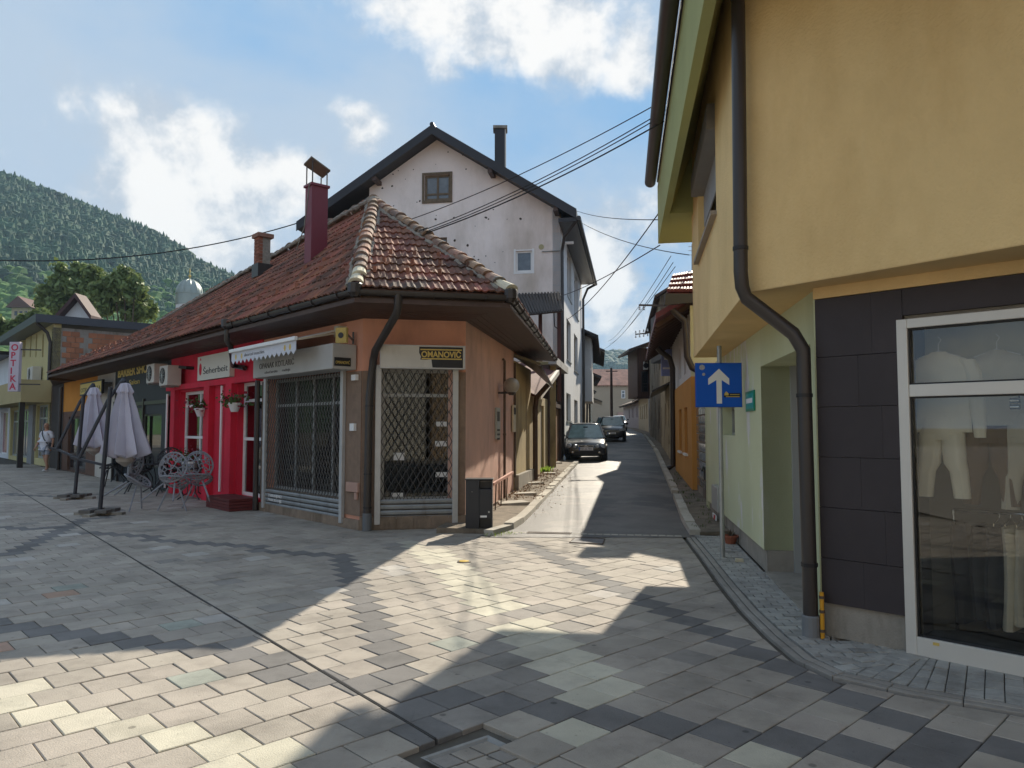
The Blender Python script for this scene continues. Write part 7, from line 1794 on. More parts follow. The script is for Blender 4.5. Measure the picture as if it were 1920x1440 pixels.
t, fr = house('lilac_bend_house', 'low lilac grey house at the far right bend of the street', (14.4, 83.5), (15.2, 101), 6, zs(80), 4.7, mat('lilac_render', (.40, .33, .33), .9, .1, 1), [(2, 2.9, 2.9, 4), (6, 6.9, 2.9, 4), (10, 10.9, 2.9, 4)], over=.6, rise=1.2, rm=MATS['old_brown_roof'], nx=-1)
# house closing the view
a, b = atY(1146, 800, 118), atY(1205, 800, 118)
TERR = mat('salmon_tile_roof', (.42, .22, .16), .9, .35, .9, stain=(.26, .15, .12), stscale=.8)
t, fr = house('end_house', 'wide tan house with a salmon tiled roof closing the end of the street', (a.x - 3, 118), (b.x + 3, 118), 9, 1.6, atY(1170, 722, 118).z, mat('tan_render', (.42, .34, .25), .9, .08, .5), [(*(lambda r: r)(Fr((a.x - 3, 118), (b.x + 3, 118)).rect(1165, 785 - 30, 1171, 732 + 30)),)] if False else [], over=.3, rise=2.7, rm=TERR)
f_ = Fr((a.x - 3, 118), (b.x + 3, 118)); r = f_.rect(1165, 747, 1172, 731); 
window(f_, (r[0], r[1], r[2] - .0, r[3]), t, WHITE, GLASSB, o=.05, fw=.1, trans=(.6,)) if False else None
r = (*f_.rect(1165, 750, 1172, 733),)
w_c = (*f_.rect(1165, 747, 1172, 732),)
window(f_, w_c, t, WHITE, GLASSB, o=.06, fw=.12, trans=(.6,))
m = MB(); r = f_.rect(1158, 803, 1168, 778); f_.box(m, r[0], r[1], .02, .3, 1.8, 4.2); m.build('pink_porch', mat('pink_porch', (.50, .33, .28), .9), t)
for i, (x, y, w5, hh, lb) in enumerate(((1152, 700, 9, 5, 'small dark gabled house roof above the tan end house'), (1186, 697, 12, 5, 'pale tiled roof house behind the tan end house'), (1170, 692, 14, 4, 'highest distant tiled roof under the far hill'))):
    c = atY(x, y, 150 + 12 * i); A_, B_ = (c.x - w5 / 2, c.y), (c.x + w5 / 2, c.y)
    house('roof_house', lb, A_, B_, 9, 0, c.z - 3.2, BEIGE, [], over=.5, rise=3.2, rm=TERR)
# ================================================================ YELLOW TWO STOREY BUILDING AND SHOPS (far left)
LY0 = LEND + .6
yl = thing('yellow_row_building', 'two storey yellow building with narrow windows and a brick side wall at the far left', 'building', tuple(LW.pt(LY0, 0, 0)))
YZ = 6.15
LYa = LW.hit(97, 700)[0]; LYb = LW.hit(22, 700)[0]
YPL = mat('light_yellow_plaster', (.55, .48, .24), .9, .08, 1., .3)
def lz(x, y): return LW.hit(x, y)[1]
yw = [LW.rect(x0, 670, x1, 625) for x0, x1 in ((78, 83), (66, 70), (55.5, 59.5), (42, 49))]
shop = [(LYa + .5, LYa + 3.2, .3, 2.7), (LYa + 5, LYb - .4, .2, 2.6)]
m = MB(); LW.wall(m, LYa, LYb, 0, YZ, yw + shop, .3); m.build('front_wall', YPL, yl)
for r in yw: window(LW, r, yl, GREYF, GLASSB, o=-.12, fw=.07)
for r in shop: window(LW, r, yl, GREYF, GLASSB, o=-.12, fw=.09, mull=(.35, .7), trans=(.75,), name='shop_window')
m = MB(); LW.box(m, LYa - .1, LYb, .003, 1.1, 2.75, 3.7); m.build('canopy_fascia', mat('ochre_fascia', (.42, .34, .17), .85, .1, 1), yl)
m = MB(); LW.box(m, LYa + 3.4, LYa + 4.6, .003, .12, 0, 2.74); m.build('grey_pier', mat('grey_pier', (.25, .25, .25), .8), yl)
for s_ in (LYa + .1, LYb - .2): m = MB(); LW.box(m, s_, s_ + .25, .9, 1.1, 0, 2.74); m.build('canopy_post', METALD, yl)
# side wall facing us: concrete frame and hollow brick
SDW = Fr(LW.pt(LYa, 0, 0), LW.pt(LYa, -7.5, 0)); 
m = MB(); SDW.wall(m, 0, SDW.len, 0, YZ - .15, [], .3); m.build('side_wall', OLDGR, yl)
BLK = mat('hollow_brick', (.36, .155, .085), .9, .15, 2, .5, 40, rnd=.18)
cr = 0; nb = 0
zlo = 3.3
for i in range(12):
    z = zlo + i * .235
    if z > YZ - .5: break
    for j in range(21):
        a = .35 + j * .335 + (.16 if i % 2 else 0)
        if .95 < a < 1.35 or a > 6.9: continue
        m = MB(); SDW.box(m, a, a + .32, .002, .022, z, z + .215); m.build('hollow_brick', BLK, yl); nb += 1
# flat roof with dark metal fascia
m = MB(); q = [LW.pt(LYa - .25, .7, 0), LW.pt(LYb + .3, .7, 0), LW.pt(LYb + .3, -8.2, 0), LW.pt(LYa - .25, -8.2, 0)]
m.prism([Vector((p.x, p.y, YZ)) for p in q], (0, 0, .34)); m.build('roof_fascia', mat('slate_blue_metal', (.055, .06, .075), .45, .1, 2), yl)
m = MB(); m.tube([LW.pt(LYa + .1, .6, YZ), LW.pt(LYa + .1, .2, YZ - .4), LW.pt(LYa + .1, .08, YZ - .8), LW.pt(LYa + .1, .08, 3.4)], .07, 8); m.build('downpipe', METALD, yl)
acr = LW.rect(51, 714, 61, 688, .4)
ac(51, 690, 60, 713, 'air conditioner box on the light yellow front above the fascia', .05, .35)
wg = thing('white_gable_house', 'white gable with a dark roof rising behind the yellow building', 'house', tuple(atY(147, 575, 42)))
a, b, c = atY(122, 592, 42), atY(172, 592, 42), atY(150, 561, 42)
m = MB(); m.prism([Vector((a.x, 42, 0)), Vector((b.x, 42, 0)), b, c, a], (0, .5, 0)); m.build('wall', HOUSES, wg)
for p, q in ((a, c), (c, b)):
    d = (q - p).normalized(); p2, q2 = p - d * .4 if p is a else p, q if q is c else q + d * .4
    m = MB(); m.prism([p2 + Vector((0, -.5, 0)), q2 + Vector((0, -.5, 0)), q2 + Vector((0, -.5, .28)), p2 + Vector((0, -.5, .28))], (0, 1.1, 0)); m.build('roof', mat('dark_maroon_roof', (.07, .035, .035), .7), wg)
# next shops
S2 = LYb + .1
t = thing('grey_shop_building', 'pale grey shop building with a red lit window at the left edge of the photo', 'building', tuple(LW.pt(S2, 0, 0)))
hol = [(S2 + .6, S2 + 3.2, .2, 2.6), (S2 + 4.5, S2 + 8, .2, 2.6)]
m = MB(); LW.wall(m, S2, S2 + 12, 0, 5.6, hol, .3); m.build('front_wall', HOUSES, t)
for h in hol: window(LW, h, t, WHITE, mat('rosy_shop_glass', (.30, .10, .11), .2), o=-.1, fw=.09, name='shop_window')
m = MB(); LW.box(m, S2, S2 + 12, -7, -.301, 0, 5.6); m.build('body', HOUSES, t)
m = MB(); LW.box(m, S2 - .2, S2 + 12.2, -7.2, .8, 5.605, 5.8); m.build('roof', BLACKR, t)
m = MB(); LW.box(m, S2 + .5, S2 + 11, .003, .9, 2.75, 3.5); m.build('canopy_fascia', mat('pale_blue_fascia', (.45, .50, .55), .7), t)
op = thing('optika_sign', 'tall white projecting sign with red vertical OPTIKA lettering at the far left', 'sign', tuple(LW.pt(LYb - .2, .8, 3)))
Yp = LW.pt(LW.hit(40, 690, 1.3)[0], 1.3, 0).y
a, b = atY(14, 734, Yp), atY(37, 641, Yp)
m = MB(); m.box(a.x, b.x, Yp, Yp + .18, a.z, b.z); m.build('box', mat('lilac_sign_face', (.52, .46, .52), .5, .04), op, bevel=.01)
m = MB(); m.bar((b.x, Yp + .1, b.z - .3), (b.x + .7, Yp + .3, b.z - .3), .05); m.bar((b.x, Yp + .1, a.z + .3), (b.x + .7, Yp + .3, a.z + .3), .05); m.build('bracket', METALD, op)
RL = mat('sign_letter_red', (.50, .03, .07), .5, .02)
for i, ch_ in enumerate('OPTIKA'):
    z = b.z - .12 - (b.z - a.z - .1) * (i + .72) / 6.05; text('letter', ch_, op, ((a.x + b.x) / 2 - .13, Yp - .004, z), (1, 0, 0), (0, 0, 1), .36, RL, bold=.008)

# mosque dome behind the roof
dm_ = thing('mosque_dome', 'grey metal mosque dome with a thin finial behind the shop roof', 'dome', tuple(atY(355, 555, 62)))
c = atY(355, 553, 62); R_ = 23.5 / F * 62
m = MB(); prof = [(R_ * 1.02, -.9), (R_ * 1.02, .0), (R_ * 1.05, .02), (R_ * 1.05, .12)] + [(R_ * math.cos(a_ * math.pi / 20) * (1 if a_ else .99), .12 + R_ * 1.15 * math.sin(a_ * math.pi / 20)) for a_ in range(0, 10)] + [(.03, .12 + R_ * 1.16)]
DOME = mat('grey_lead_sheet', (.33, .37, .34), .45, .12, 1.5, metal=.4); m.lathe(c, prof, 24); m.build('shell', DOME, dm_, smooth=True)
for k in range(12):
    a_ = 2 * math.pi * k / 12; m = MB(); m.tube([c + Vector((math.cos(a_) * R_ * math.cos(q), math.sin(a_) * R_ * math.cos(q), .12 + R_ * 1.15 * math.sin(q))) for q in [i * math.pi / 18 for i in range(9)]], .035, 5); m.build('seam', DOME, dm_)
m = MB(); m.tube([c + Vector((0, 0, R_ * 1.2)), c + Vector((0, 0, R_ * 1.2 + 1.0))], .03, 6); m.ball(c + Vector((0, 0, R_ * 1.2 + .35)), .12, 8, 6); m.ball(c + Vector((0, 0, R_ * 1.2 + .75)), .08, 8, 6); m.build('finial', GOLD, dm_)
m = MB(); m.lathe((c.x, c.y, 0), [(R_ * .98, 0), (R_ * .98, c.z - .9)], 16); m.build('drum', HOUSES, dm_)

# trees
def tree(label, base, h, crown, seed, leaf=.34, n=2600, m_=TREEL, nm='broadleaf_tree'):
    r_ = random.Random(seed); t = thing(nm, label, 'tree', tuple(base))
    mb = MB(); b = Vector(base); top = b + Vector((r_.uniform(-.4, .4), 0, h * .5)); mb.tube([b, lp(b, top, .5) + Vector((.1, 0, 0)), top], [h * .03, h * .024, h * .018], 8)
    cl = []
    for (dx, dz, rad) in crown:
        c = b + Vector((dx, r_.uniform(-1.2, 1.2), dz)); cl.append((c, rad)); md = lp(top, c, .5) + Vector((0, 0, -.3)); mb.tube([top - Vector((0, 0, r_.uniform(.3, 1.5))), md, c], [h * .012, h * .008, h * .003], 5)
    mb.build('trunk', BARK, t, smooth=True)
    mb = MB(); tot = sum(r ** 2 for _, r in cl)
    for c, rad in cl:
        subs = [(c + Vector((r_.gauss(0, 1), r_.gauss(0, 1), r_.gauss(0, .8))).normalized() * rad * r_.uniform(.45, .95), rad * r_.uniform(.28, .45)) for _ in range(14)]
        k = int(n * rad ** 2 / tot / len(subs))
        for sc2, sr in subs:
            for _ in range(k):
                d = Vector((r_.gauss(0, 1), r_.gauss(0, 1), r_.gauss(0, 1))).normalized(); p = sc2 + d * sr * abs(r_.gauss(.75, .38))
                nn = (d + Vector((r_.gauss(0, .5), r_.gauss(0, .5), r_.gauss(0, .5) + .4))).normalized(); x = nn.orthogonal().normalized(); x = Matrix.Rotation(r_.uniform(0, 6.28), 3, nn) @ x; y = nn.cross(x); s_ = leaf * r_.uniform(.55, 1.25)
                mb.add([p - x * s_, p - y * s_ * .55, p + x * s_, p + y * s_ * .55 + nn * s_ * .2], [(0, 1, 2, 3)])
    mb.build('crown', m_, t, normals=False); return t
YT = 66.
def cr(lst, base, Y=YT): return [((lambda c: (c.x - base[0], c.z - base[2], rr_ / F * Y))(atY(x, y, Y)) ) for x, y, rr_ in lst]
base = (atY(160, 700, YT).x, YT, 0)
tree('large light green broadleaf tree behind the yellow building, left part of the clump', base, 11, cr([(130, 515, 24), (105, 540, 28), (160, 540, 28), (85, 575, 26), (130, 580, 30), (180, 575, 26), (150, 508, 18), (185, 520, 18)], base), 3, n=9000, leaf=.30)
base = (atY(245, 700, YT - 4).x, YT - 4, 0)
tree('rounded broadleaf tree behind the brick side wall, right part of the clump', base, 10, cr([(225, 535, 24), (262, 545, 22), (210, 565, 26), (250, 578, 28), (240, 520, 16), (195, 550, 20)], base, YT - 4), 4, n=7000, leaf=.28)
base = (atY(20, 700, 50).x, 50, 0)
tree('green tree low behind the far left shops', base, 9, cr([(10, 610, 18), (35, 600, 20), (60, 590, 16), (-20, 605, 25)], base, 50), 5, n=3600, leaf=.26)
hh = thing('hillside_house', 'small brown house with a dark roof on the wooded hillside', 'house', tuple(atY(38, 585, 190)))
a, b, c = atY(22, 577, 190), atY(56, 577, 190), atY(38, 556, 190)
m = MB(); m.box(a.x, b.x, 190, 198, a.z - 6, a.z); m.build('wall', BEIGE, hh)
m = MB(); m.prism([a + Vector((-1, -1, 0)), b + Vector((1, -1, 0)), c + Vector((0, -1, 0))], (0, 10, 0)); m.build('roof', mat('hill_house_roof', (.12, .06, .05), .8), hh)
for k in range(3): m = MB(); x = a.x + .8 + k * 1.3; m.box(x, x + .7, 189.9, 190, a.z - 2, a.z - .9); m.build('window', GLASSD, hh)

# ================================================================ UMBRELLAS
CLOTH = mat('umbrella_cloth_lilac', (.50, .48, .56), .85, .06, 4, .2, 80)
UMB = mat('umbrella_frame', (.035, .037, .045), .45, .1, 5)
def umbrella(label, base, tip_px, Yt, fold=1.):
    t = thing('cantilever_umbrella', label, 'umbrella', tuple(base), 'folded cantilever umbrellas')
    b = Vector(base)
    m = MB(); m.box(b.x - .46, b.x + .46, b.y - .07, b.y + .07, .0, .05); m.box(b.x - .07, b.x + .07, b.y - .46, b.y + .46, .001, .049); m.build('cross_base', CONC, t)
    for i in (-1, 1):
        for j in (-1, 1): m = MB(); m.box(b.x + (.04 if i > 0 else -.26), b.x + (.26 if i > 0 else -.04), b.y + (.04 if j > 0 else -.26), b.y + (.26 if j > 0 else -.04), .052, .11); m.build('ballast_slab', mat('ballast_slab', (.13, .12, .11), .8), t)
    top = b + Vector((.10, .05, 2.45)); m = MB(); m.tube([b + Vector((0, 0, .05)), top], .040, 10); m.build('mast', UMB, t, smooth=True)
    tip = atY(*tip_px, Yt); lowp = atY(tip_px[0] - 83 * 14.3 / Yt * (1), tip_px[1] + 150 * 14.3 / Yt, Yt - .2)
    m = MB(); m.tube([lowp, lp(lowp, tip, .33) + Vector((-.02, 0, .02)), lp(lowp, tip, .7) + Vector((-.03, 0, .07)), tip], .034, 8); m.build('beam', UMB, t, smooth=True)
    m = MB(); m.bar(lowp, b + Vector((.03, 0, .95)), .045); m.bar(lowp, lowp + Vector((-.16, 0, .03)), .05); m.build('brace', UMB, t)
    # folded canopy
    m = MB(); ax = tip + Vector((.06, 0, -.04)); n_ = 32
    def ring(z, r0, pl_, lean):
        for k in range(n_):
            a = 2 * math.pi * k / n_; rr2 = r0 * (1 + pl_ * math.cos(a * 8) + .05 * math.sin(3 * a + z)); m.v.append((ax.x + lean + rr2 * math.cos(a), ax.y + rr2 * .8 * math.sin(a), ax.z + z + (.03 * math.cos(a * 8) if z < -1.2 else 0)))
    rings = [(-.0, .03, 0, 0), (-.02, .09, .05, 0), (-.18, .15, .16, 0), (-.22, .12, .16, 0), (-.5, .19, .20, .01), (-.9, .26, .26, .03), (-1.2, .33, .30, .05), (-1.42, .36, .34, .06), (-1.46, .30, .34, .06), (-1.30, .12, .1, .05)]
    for q in rings: ring(q[0] * fold, q[1] * 1.05, q[2], q[3])
    for i in range(len(rings) - 1):
        for k in range(n_): m.f.append((i * n_ + k, i * n_ + (k + 1) % n_, (i + 1) * n_ + (k + 1) % n_, (i + 1) * n_ + k)); m.m.append(0)
    cn = m.build('canopy', CLOTH, t, smooth=True)
    m = MB(); p = ax + Vector((.05, 0, -1.3 * fold)); m.lathe(p + Vector((0, 0, -.35)), [(.02, 0), (.16, .1), (.2, .3), (.1, .35)], 10); m.build('rib_bundle', mat('umbrella_lining', (.42, .38, .34), .9, .2, 8), t, smooth=True)
    m = MB(); m.lathe(tip + Vector((.03, 0, -.06)), [(.05, 0), (.06, .05), (.03, .12)], 10); m.build('hub', UMB, t)
    return t
u1 = G(187, 965); umbrella('folded lilac cantilever umbrella nearest the camera, on a cross base with slabs', u1, (229, 714), 14.6)
u2 = G(140, 935); umbrella('farther folded lilac cantilever umbrella, behind the nearer one', u2, (172, 723), 18.0)

# ================================================================ CHAIRS AND TABLES
def voronoi_like(mb, c, X, Yv, Z, rx, ry, seed, rad=.008):
    """branch pattern shell: oval rim plus a random web of branches on a curved oval"""
    r_ = random.Random(seed); N2 = 26
    def P(u, v): 
        return c + X * (u * rx) + Yv * (v * ry) + Z * (.12 * (u * u + .6 * v * v))
    rim = [P(math.cos(2 * math.pi * k / N2), math.sin(2 * math.pi * k / N2)) for k in range(N2)]
    mb.tube(rim + rim[:1], .018, 6, cap=False)
    pts_ = []; tries = 0
    while len(pts_) < 36 and tries < 4000:
        tries += 1; u, v = r_.uniform(-1, 1), r_.uniform(-1, 1)
        if u * u + v * v < .86 and all((u - a) ** 2 + (v - b) ** 2 > .055 for a, b in pts_): pts_.append((u, v))
    done = set()
    for i, (u, v) in enumerate(pts_):
        nb = sorted((((u - a) ** 2 + (v - b) ** 2), j) for j, (a, b) in enumerate(pts_) if j != i)[:3]
        for q, j in nb:
            k = (min(i, j), max(i, j))
            if k in done or q > .2: continue
            done.add(k); mb.tube([P(u, v), P(*pts_[j])], .0105, 5, cap=False)
        if u * u + v * v > .42:
            k = 1 / math.sqrt(u * u + v * v); mb.tube([P(u, v), P(u * k, v * k)], .012, 5, cap=False)
def chair_at(label, base, yaw, tilt, cm, seed, group='branch pattern metal cafe chairs'):
    t = bpy.data.objects.new('cafe_chair', None); COL.objects.link(t); tag(t, label, 'chair', group)
    O = Vector((0, 0, 0)); WPOS[t.name] = Vector()
    mb = MB(); voronoi_like(mb, Vector((0, -.02, .44)), Vector((1, 0, 0)), Vector((0, -1, 0)), Vector((0, 0, 1)), .235, .23, seed); mb.build('seat', cm, t, normals=False)
    mb = MB(); voronoi_like(mb, Vector((0, .24, .70)), Vector((1, 0, 0)), Vector((0, .25, .97)), Vector((0, -1, .2)), .25, .27, seed + 1); mb.build('backrest', cm, t, normals=False)
    for sx_ in (-1, 1):
        for sy_ in (-1, 1):
            mb = MB(); mb.tube([(sx_ * .10, sy_ * .09, .43), (sx_ * .28, sy_ * .28, 0)], [.017, .013], 6); mb.build('leg', cm, t)
    t.rotation_euler = (tilt, 0, yaw); t.location = base; t.scale = (1.14, 1.14, 1.1)
    return t
CHW = mat('light_grey_chair_paint', (.27, .28, .31), .45, .1, 6)
CHB = mat('black_chair_paint', (.022, .022, .025), .45, .1, 6)
def at0(x, y): p = G(x, y); return Vector((p.x, p.y, 0))
p1, p2 = at0(306, 962), at0(360, 955)
chair_at('light grey branch pattern chair tipped against the table, left of the front pair', p1 + Vector((0, .05, .10)), math.radians(176), math.radians(30), CHW, 1)
chair_at('light grey branch pattern chair tipped against the table, right of the front pair', p2 + Vector((.05, .0, .10)), math.radians(192), math.radians(30), CHW, 7)
chair_at('light grey branch pattern chair lying tilted behind the nearer umbrella mast', at0(222, 958) + Vector((0, .1, .12)), math.radians(95), math.radians(30), CHW, 13)
chair_at('black branch pattern chair at the back against the black shop front', at0(255, 925) + Vector((0, .2, .0)), math.radians(20), 0, CHB, 21)
chair_at('black branch pattern chair tipped forward between the grey chairs', at0(290, 935) + Vector((.1, .5, .08)), math.radians(200), math.radians(22), CHB, 25)
chair_at('black branch pattern chair left of the dark table', at0(205, 915) + Vector((0, .3, .05)), math.radians(-70), math.radians(12), CHB, 29)
chair_at('black branch pattern chair standing farthest back near the cream wall', at0(222, 905) + Vector((0, .5, 0)), math.radians(150), 0, CHB, 33)
chair_at('black branch pattern chair in front of the red pier edge', at0(305, 915) + Vector((0, .3, 0)), math.radians(10), 0, CHB, 37)
chair_at('light grey branch pattern chair low behind the front pair, legs towards the red step', at0(392, 935) + Vector((-.1, .35, .06)), math.radians(235), math.radians(20), CHW, 41)
def cafe_table(label, base, r, h, cm):
    t = thing('cafe_table', label, 'table', tuple(base), 'lattice cafe tables'); b = Vector(base); mb = MB()
    N2 = 24; rim = [b + Vector((r * math.cos(2 * math.pi * k / N2), r * math.sin(2 * math.pi * k / N2), h)) for k in range(N2)]
    mb.tube(rim + rim[:1], .016, 6, cap=False)
    for k in range(-5, 6):
        u = k / 6; w = math.sqrt(1 - u * u) * r; mb.bar(b + Vector((u * r, -w, h)), b + Vector((u * r, w, h)), .016); mb.bar(b + Vector((-w, u * r, h - .004)), b + Vector((w, u * r, h - .004)), .016)
    mb.lathe(b + Vector((0, 0, h - .02)), [(r * .98, 0), (r * .98, .008)], 24); mb.build('table_top', cm, t)
    for k in range(4):
        a = math.pi / 4 + k * math.pi / 2; d = Vector((math.cos(a), math.sin(a), 0)); mb = MB(); mb.tube([b + d * r * .75 + Vector((0, 0, h - .01)), b + d * .12 + Vector((0, 0, h * .5)), b + d * r * .3 + Vector((0, 0, h * .2)), b + d * r * .85 + Vector((0, 0, .01))], .014, 6); mb.build('leg', cm, t)
    return t
cafe_table('black round lattice table behind the light grey chairs', at0(340, 940) + Vector((0, .6, 0)), .42, .72, CHB)
cafe_table('black round lattice table against the black shop front', at0(262, 925) + Vector((.2, .5, 0)), .42, .72, CHB)
# flower pots on the red front
FLW = mat('dark_red_petal', (.22, .01, .025), .7, .3, 9, rnd=.2)
def hang_pot(label, x, y, o=.22, n=120, s_=1., flower=True):
    h = LW.hit(x, y, o); c = LW.pt(h[0], o, h[1]); t = thing('flower_basket', label, 'flower pot', tuple(c), 'flower pots on the red shop')
    m = MB(); m.lathe(c - Vector((0, 0, .16 * s_)), [(.07 * s_, 0), (.13 * s_, .15 * s_), (.145 * s_, .15 * s_), (.145 * s_, .19 * s_), (.1 * s_, .18 * s_)], 14); m.build('pot', WHITEU, t)
    r_ = random.Random(int(x)); 
    for nm, m_, k in (('foliage', LEAF, n), ('blossom', FLW, n // 2 if flower else 0)):
        if not k: continue
        mb = MB()
        for _ in range(k):
            d = Vector((r_.gauss(0, 1), r_.gauss(0, .7), r_.gauss(.25, .6))); p = c + Vector((d.x * .15, d.y * .12, .05 + d.z * .12)) * s_ * (1 if nm == 'foliage' else 1.25)
            nn = Vector((r_.gauss(0, 1), r_.gauss(0, 1) - .6, r_.gauss(0, 1) + .5)).normalized(); X_ = nn.orthogonal().normalized(); Y_ = nn.cross(X_); q = .035 * r_.uniform(.6, 1.3); mb.add([p - X_ * q, p - Y_ * q, p + X_ * q, p + Y_ * q], [(0, 1, 2, 3)])
        mb.build(nm, m_, t, normals=False)
    m = MB(); m.bar(LW.pt(h[0], .0, h[1] - .05), LW.pt(h[0], o, h[1] - .05), .02); m.build('bracket', METALD, t)
hang_pot('white wall pot with dark red flowers before the left red shop window', 376, 768)
hang_pot('white wall pot with green leaves and red blossoms before the right red shop window', 440, 758)
hang_pot('low trough of dark leaves and pale flowers under the left red shop window', 358, 868, .25, 150, 1.3)
# dry bouquet behind the big window on a small cloth covered stand
bq = thing('dried_bouquet', 'pot of pale dried blossom on a small dark stand inside the right red window', 'plant', tuple(LW.pt(w2[0] + .4, -.5, .3)))
h = LW.hit(466, 850, -.35); c = LW.pt(h[0], -.35, h[1]); r_ = random.Random(9)
for nm, m_, k, dz in (('blossom', mat('pale_blossom', (.55, .48, .42), .9), 160, .12), ('dark_leaves', FLW, 120, -.16)):
    mb = MB()
    for _ in range(k):
        p = c + Vector((r_.gauss(0, .16), r_.gauss(0, .12), dz + r_.gauss(0, .1))); nn = Vector((r_.gauss(0, 1), r_.gauss(0, 1), r_.gauss(0, 1))).normalized(); X_ = nn.orthogonal().normalized(); Y_ = nn.cross(X_); q = .03; mb.add([p - X_ * q, p - Y_ * q, p + X_ * q, p + Y_ * q], [(0, 1, 2, 3)])
    mb.build(nm, m_, bq, normals=False)
m = MB(); m.lathe((c.x, c.y, .2), [(.22, 0), (.2, c.z - .5), (.26, c.z - .48), (.26, c.z - .45)], 14); m.build('stand', WOODD, bq)

# ================================================================ PEOPLE
def skin_part(name, verts, edges, radii, m_, parent, root=0, sub=2):
    me = bpy.data.meshes.new(name); me.from_pydata([tuple(v) for v in verts], edges, []); me.materials.append(m_)
    o = bpy.data.objects.new(name, me); COL.objects.link(o); o.parent = parent
    bpy.context.view_layer.objects.active = o
    sk = o.modifiers.new('skin', 'SKIN'); lay_ = me.skin_vertices[0] if me.skin_vertices else None
    if lay_ is None:
        import bmesh
        bm = bmesh.new(); bm.from_mesh(me); bm.verts.layers.skin.verify(); bm.to_mesh(me); bm.free(); lay_ = me.skin_vertices[0]
    for i, r in enumerate(radii):
        lay_.data[i].radius = r if isinstance(r, tuple) else (r, r); lay_.data[i].use_root = (i == root)
    sk.use_smooth_shade = True
    sb_ = o.modifiers.new('sub', 'SUBSURF'); sb_.levels = sub; sb_.render_levels = sub
    dg = bpy.context.evaluated_depsgraph_get(); me2 = bpy.data.meshes.new_from_object(o.evaluated_get(dg)); o.modifiers.clear(); o.data = me2
    if not me2.materials: me2.materials.append(m_)
    return o
SKIN = mat('skin', (.42, .23, .15), .6, .08, 9)
def person(label, loc, yaw, H=1.78, shirt=None, shorts=None, bag=True):
    k = H / 1.78
    t = bpy.data.objects.new('person', None); COL.objects.link(t); tag(t, label, 'person'); t.location = loc; t.rotation_euler = (0, 0, yaw); WPOS[t.name] = Vector(); t.scale = (k, k, k)
    # facing -Y; walking pose
    V = [(0, 0, .95), (0, -.02, 1.12), (0, 0, 1.30), (0, .01, 1.45), (0, 0, 1.52), (0, -.01, 1.60), (0, -.01, 1.72),
         (.19, 0, 1.42), (.27, .03, 1.15), (.30, -.06, .92), (.30, -.10, .83), (-.19, 0, 1.42), (-.28, -.02, 1.15), (-.31, -.12, .93), (-.31, -.17, .84),
         (.10, 0, .90), (.12, -.10, .50), (.12, -.06, .10), (.12, -.20, .04), (-.10, 0, .90), (-.11, .06, .50), (-.11, .22, .13), (-.11, .10, .04)]
    E = [(0, 1), (1, 2), (2, 3), (3, 4), (4, 5), (5, 6), (3, 7), (7, 8), (8, 9), (9, 10), (3, 11), (11, 12), (12, 13), (13, 14), (0, 15), (15, 16), (16, 17), (17, 18), (0, 19), (19, 20), (20, 21), (21, 22)]
    R = [(.16, .13), (.18, .16), (.17, .13), (.10, .08), .055, (.075, .09), (.08, .095), .06, .045, .035, (.03, .045), .06, .045, .035, (.03, .045), .09, .058, .04, .045, .09, .058, .04, .045]
    skin_part('body', V, E, R, SKIN, t)
    V = [(0, 0, .98), (0, -.03, 1.10), (0, -.01, 1.28), (0, .01, 1.44), (.19, 0, 1.42), (.26, .02, 1.20), (-.19, 0, 1.42), (-.27, 0, 1.20), (0, .0, .84)]
    E = [(0, 1), (1, 2), (2, 3), (3, 4), (4, 5), (3, 6), (6, 7), (0, 8)]
    skin_part('t_shirt', V, E, [(.20, .17), (.215, .19), (.20, .155), (.11, .085), .078, .075, .078, .075, (.205, .16)], shirt, t)
    V = [(0, 0, .92), (.10, -.01, .86), (.12, -.08, .58), (-.10, 0, .86), (-.115, .05, .58)]
    skin_part('shorts', V, [(0, 1), (1, 2), (0, 3), (3, 4)], [(.175, .145), .11, .085, .11, .085], shorts, t)
    m = MB(); m.ball((0, -.02, 1.665), .092, 14, 10, (.86, 1.0, 1.18)); m.ball((0, -.115, 1.655), .014, 8, 5, (1, 1, 1.4))
    for sx_ in (-1, 1): m.ball((sx_ * .082, 0, 1.66), .022, 8, 5, (.4, .8, 1.2))
    m.build('head', SKIN, t, smooth=True)
    m = MB()
    for sx_ in (-1, 1): m.ball((sx_ * .032, -.105, 1.68), .010, 8, 5)
    m.bar((-.03, -.106, 1.615), (.03, -.106, 1.615), .006); m.build('eyes_and_mouth', BLACKP, t)
    for sx_, y_ in ((.12, -.12), (-.11, .14)):
        m = MB(); m.ball((sx_, y_ - .02, .045), .07, 10, 6, (.7, 1.9, .6)); m.build('shoe', WHITE, t, smooth=True)
    for sx_ in (-1, 1):      # fingers
        hx, hy, hz2 = sx_ * .305, (-.11 if sx_ > 0 else -.18), .82
        for f_ in range(4):
            m = MB(); yy = hy - .03 + f_ * .018; m.tube([(hx, yy, hz2), (hx + .004 * sx_, yy - .005, hz2 - .045), (hx - .01 * sx_, yy - .012, hz2 - .08 + .008 * abs(f_ - 1.5))], [.010, .009, .006], 6); m.build('finger', SKIN, t, smooth=True)
        m = MB(); m.tube([(hx, hy - .04, hz2 + .03), (hx - .01 * sx_, hy - .065, hz2 - .0), (hx - .012 * sx_, hy - .065, hz2 - .03)], [.012, .010, .007], 6); m.build('thumb', SKIN, t, smooth=True)
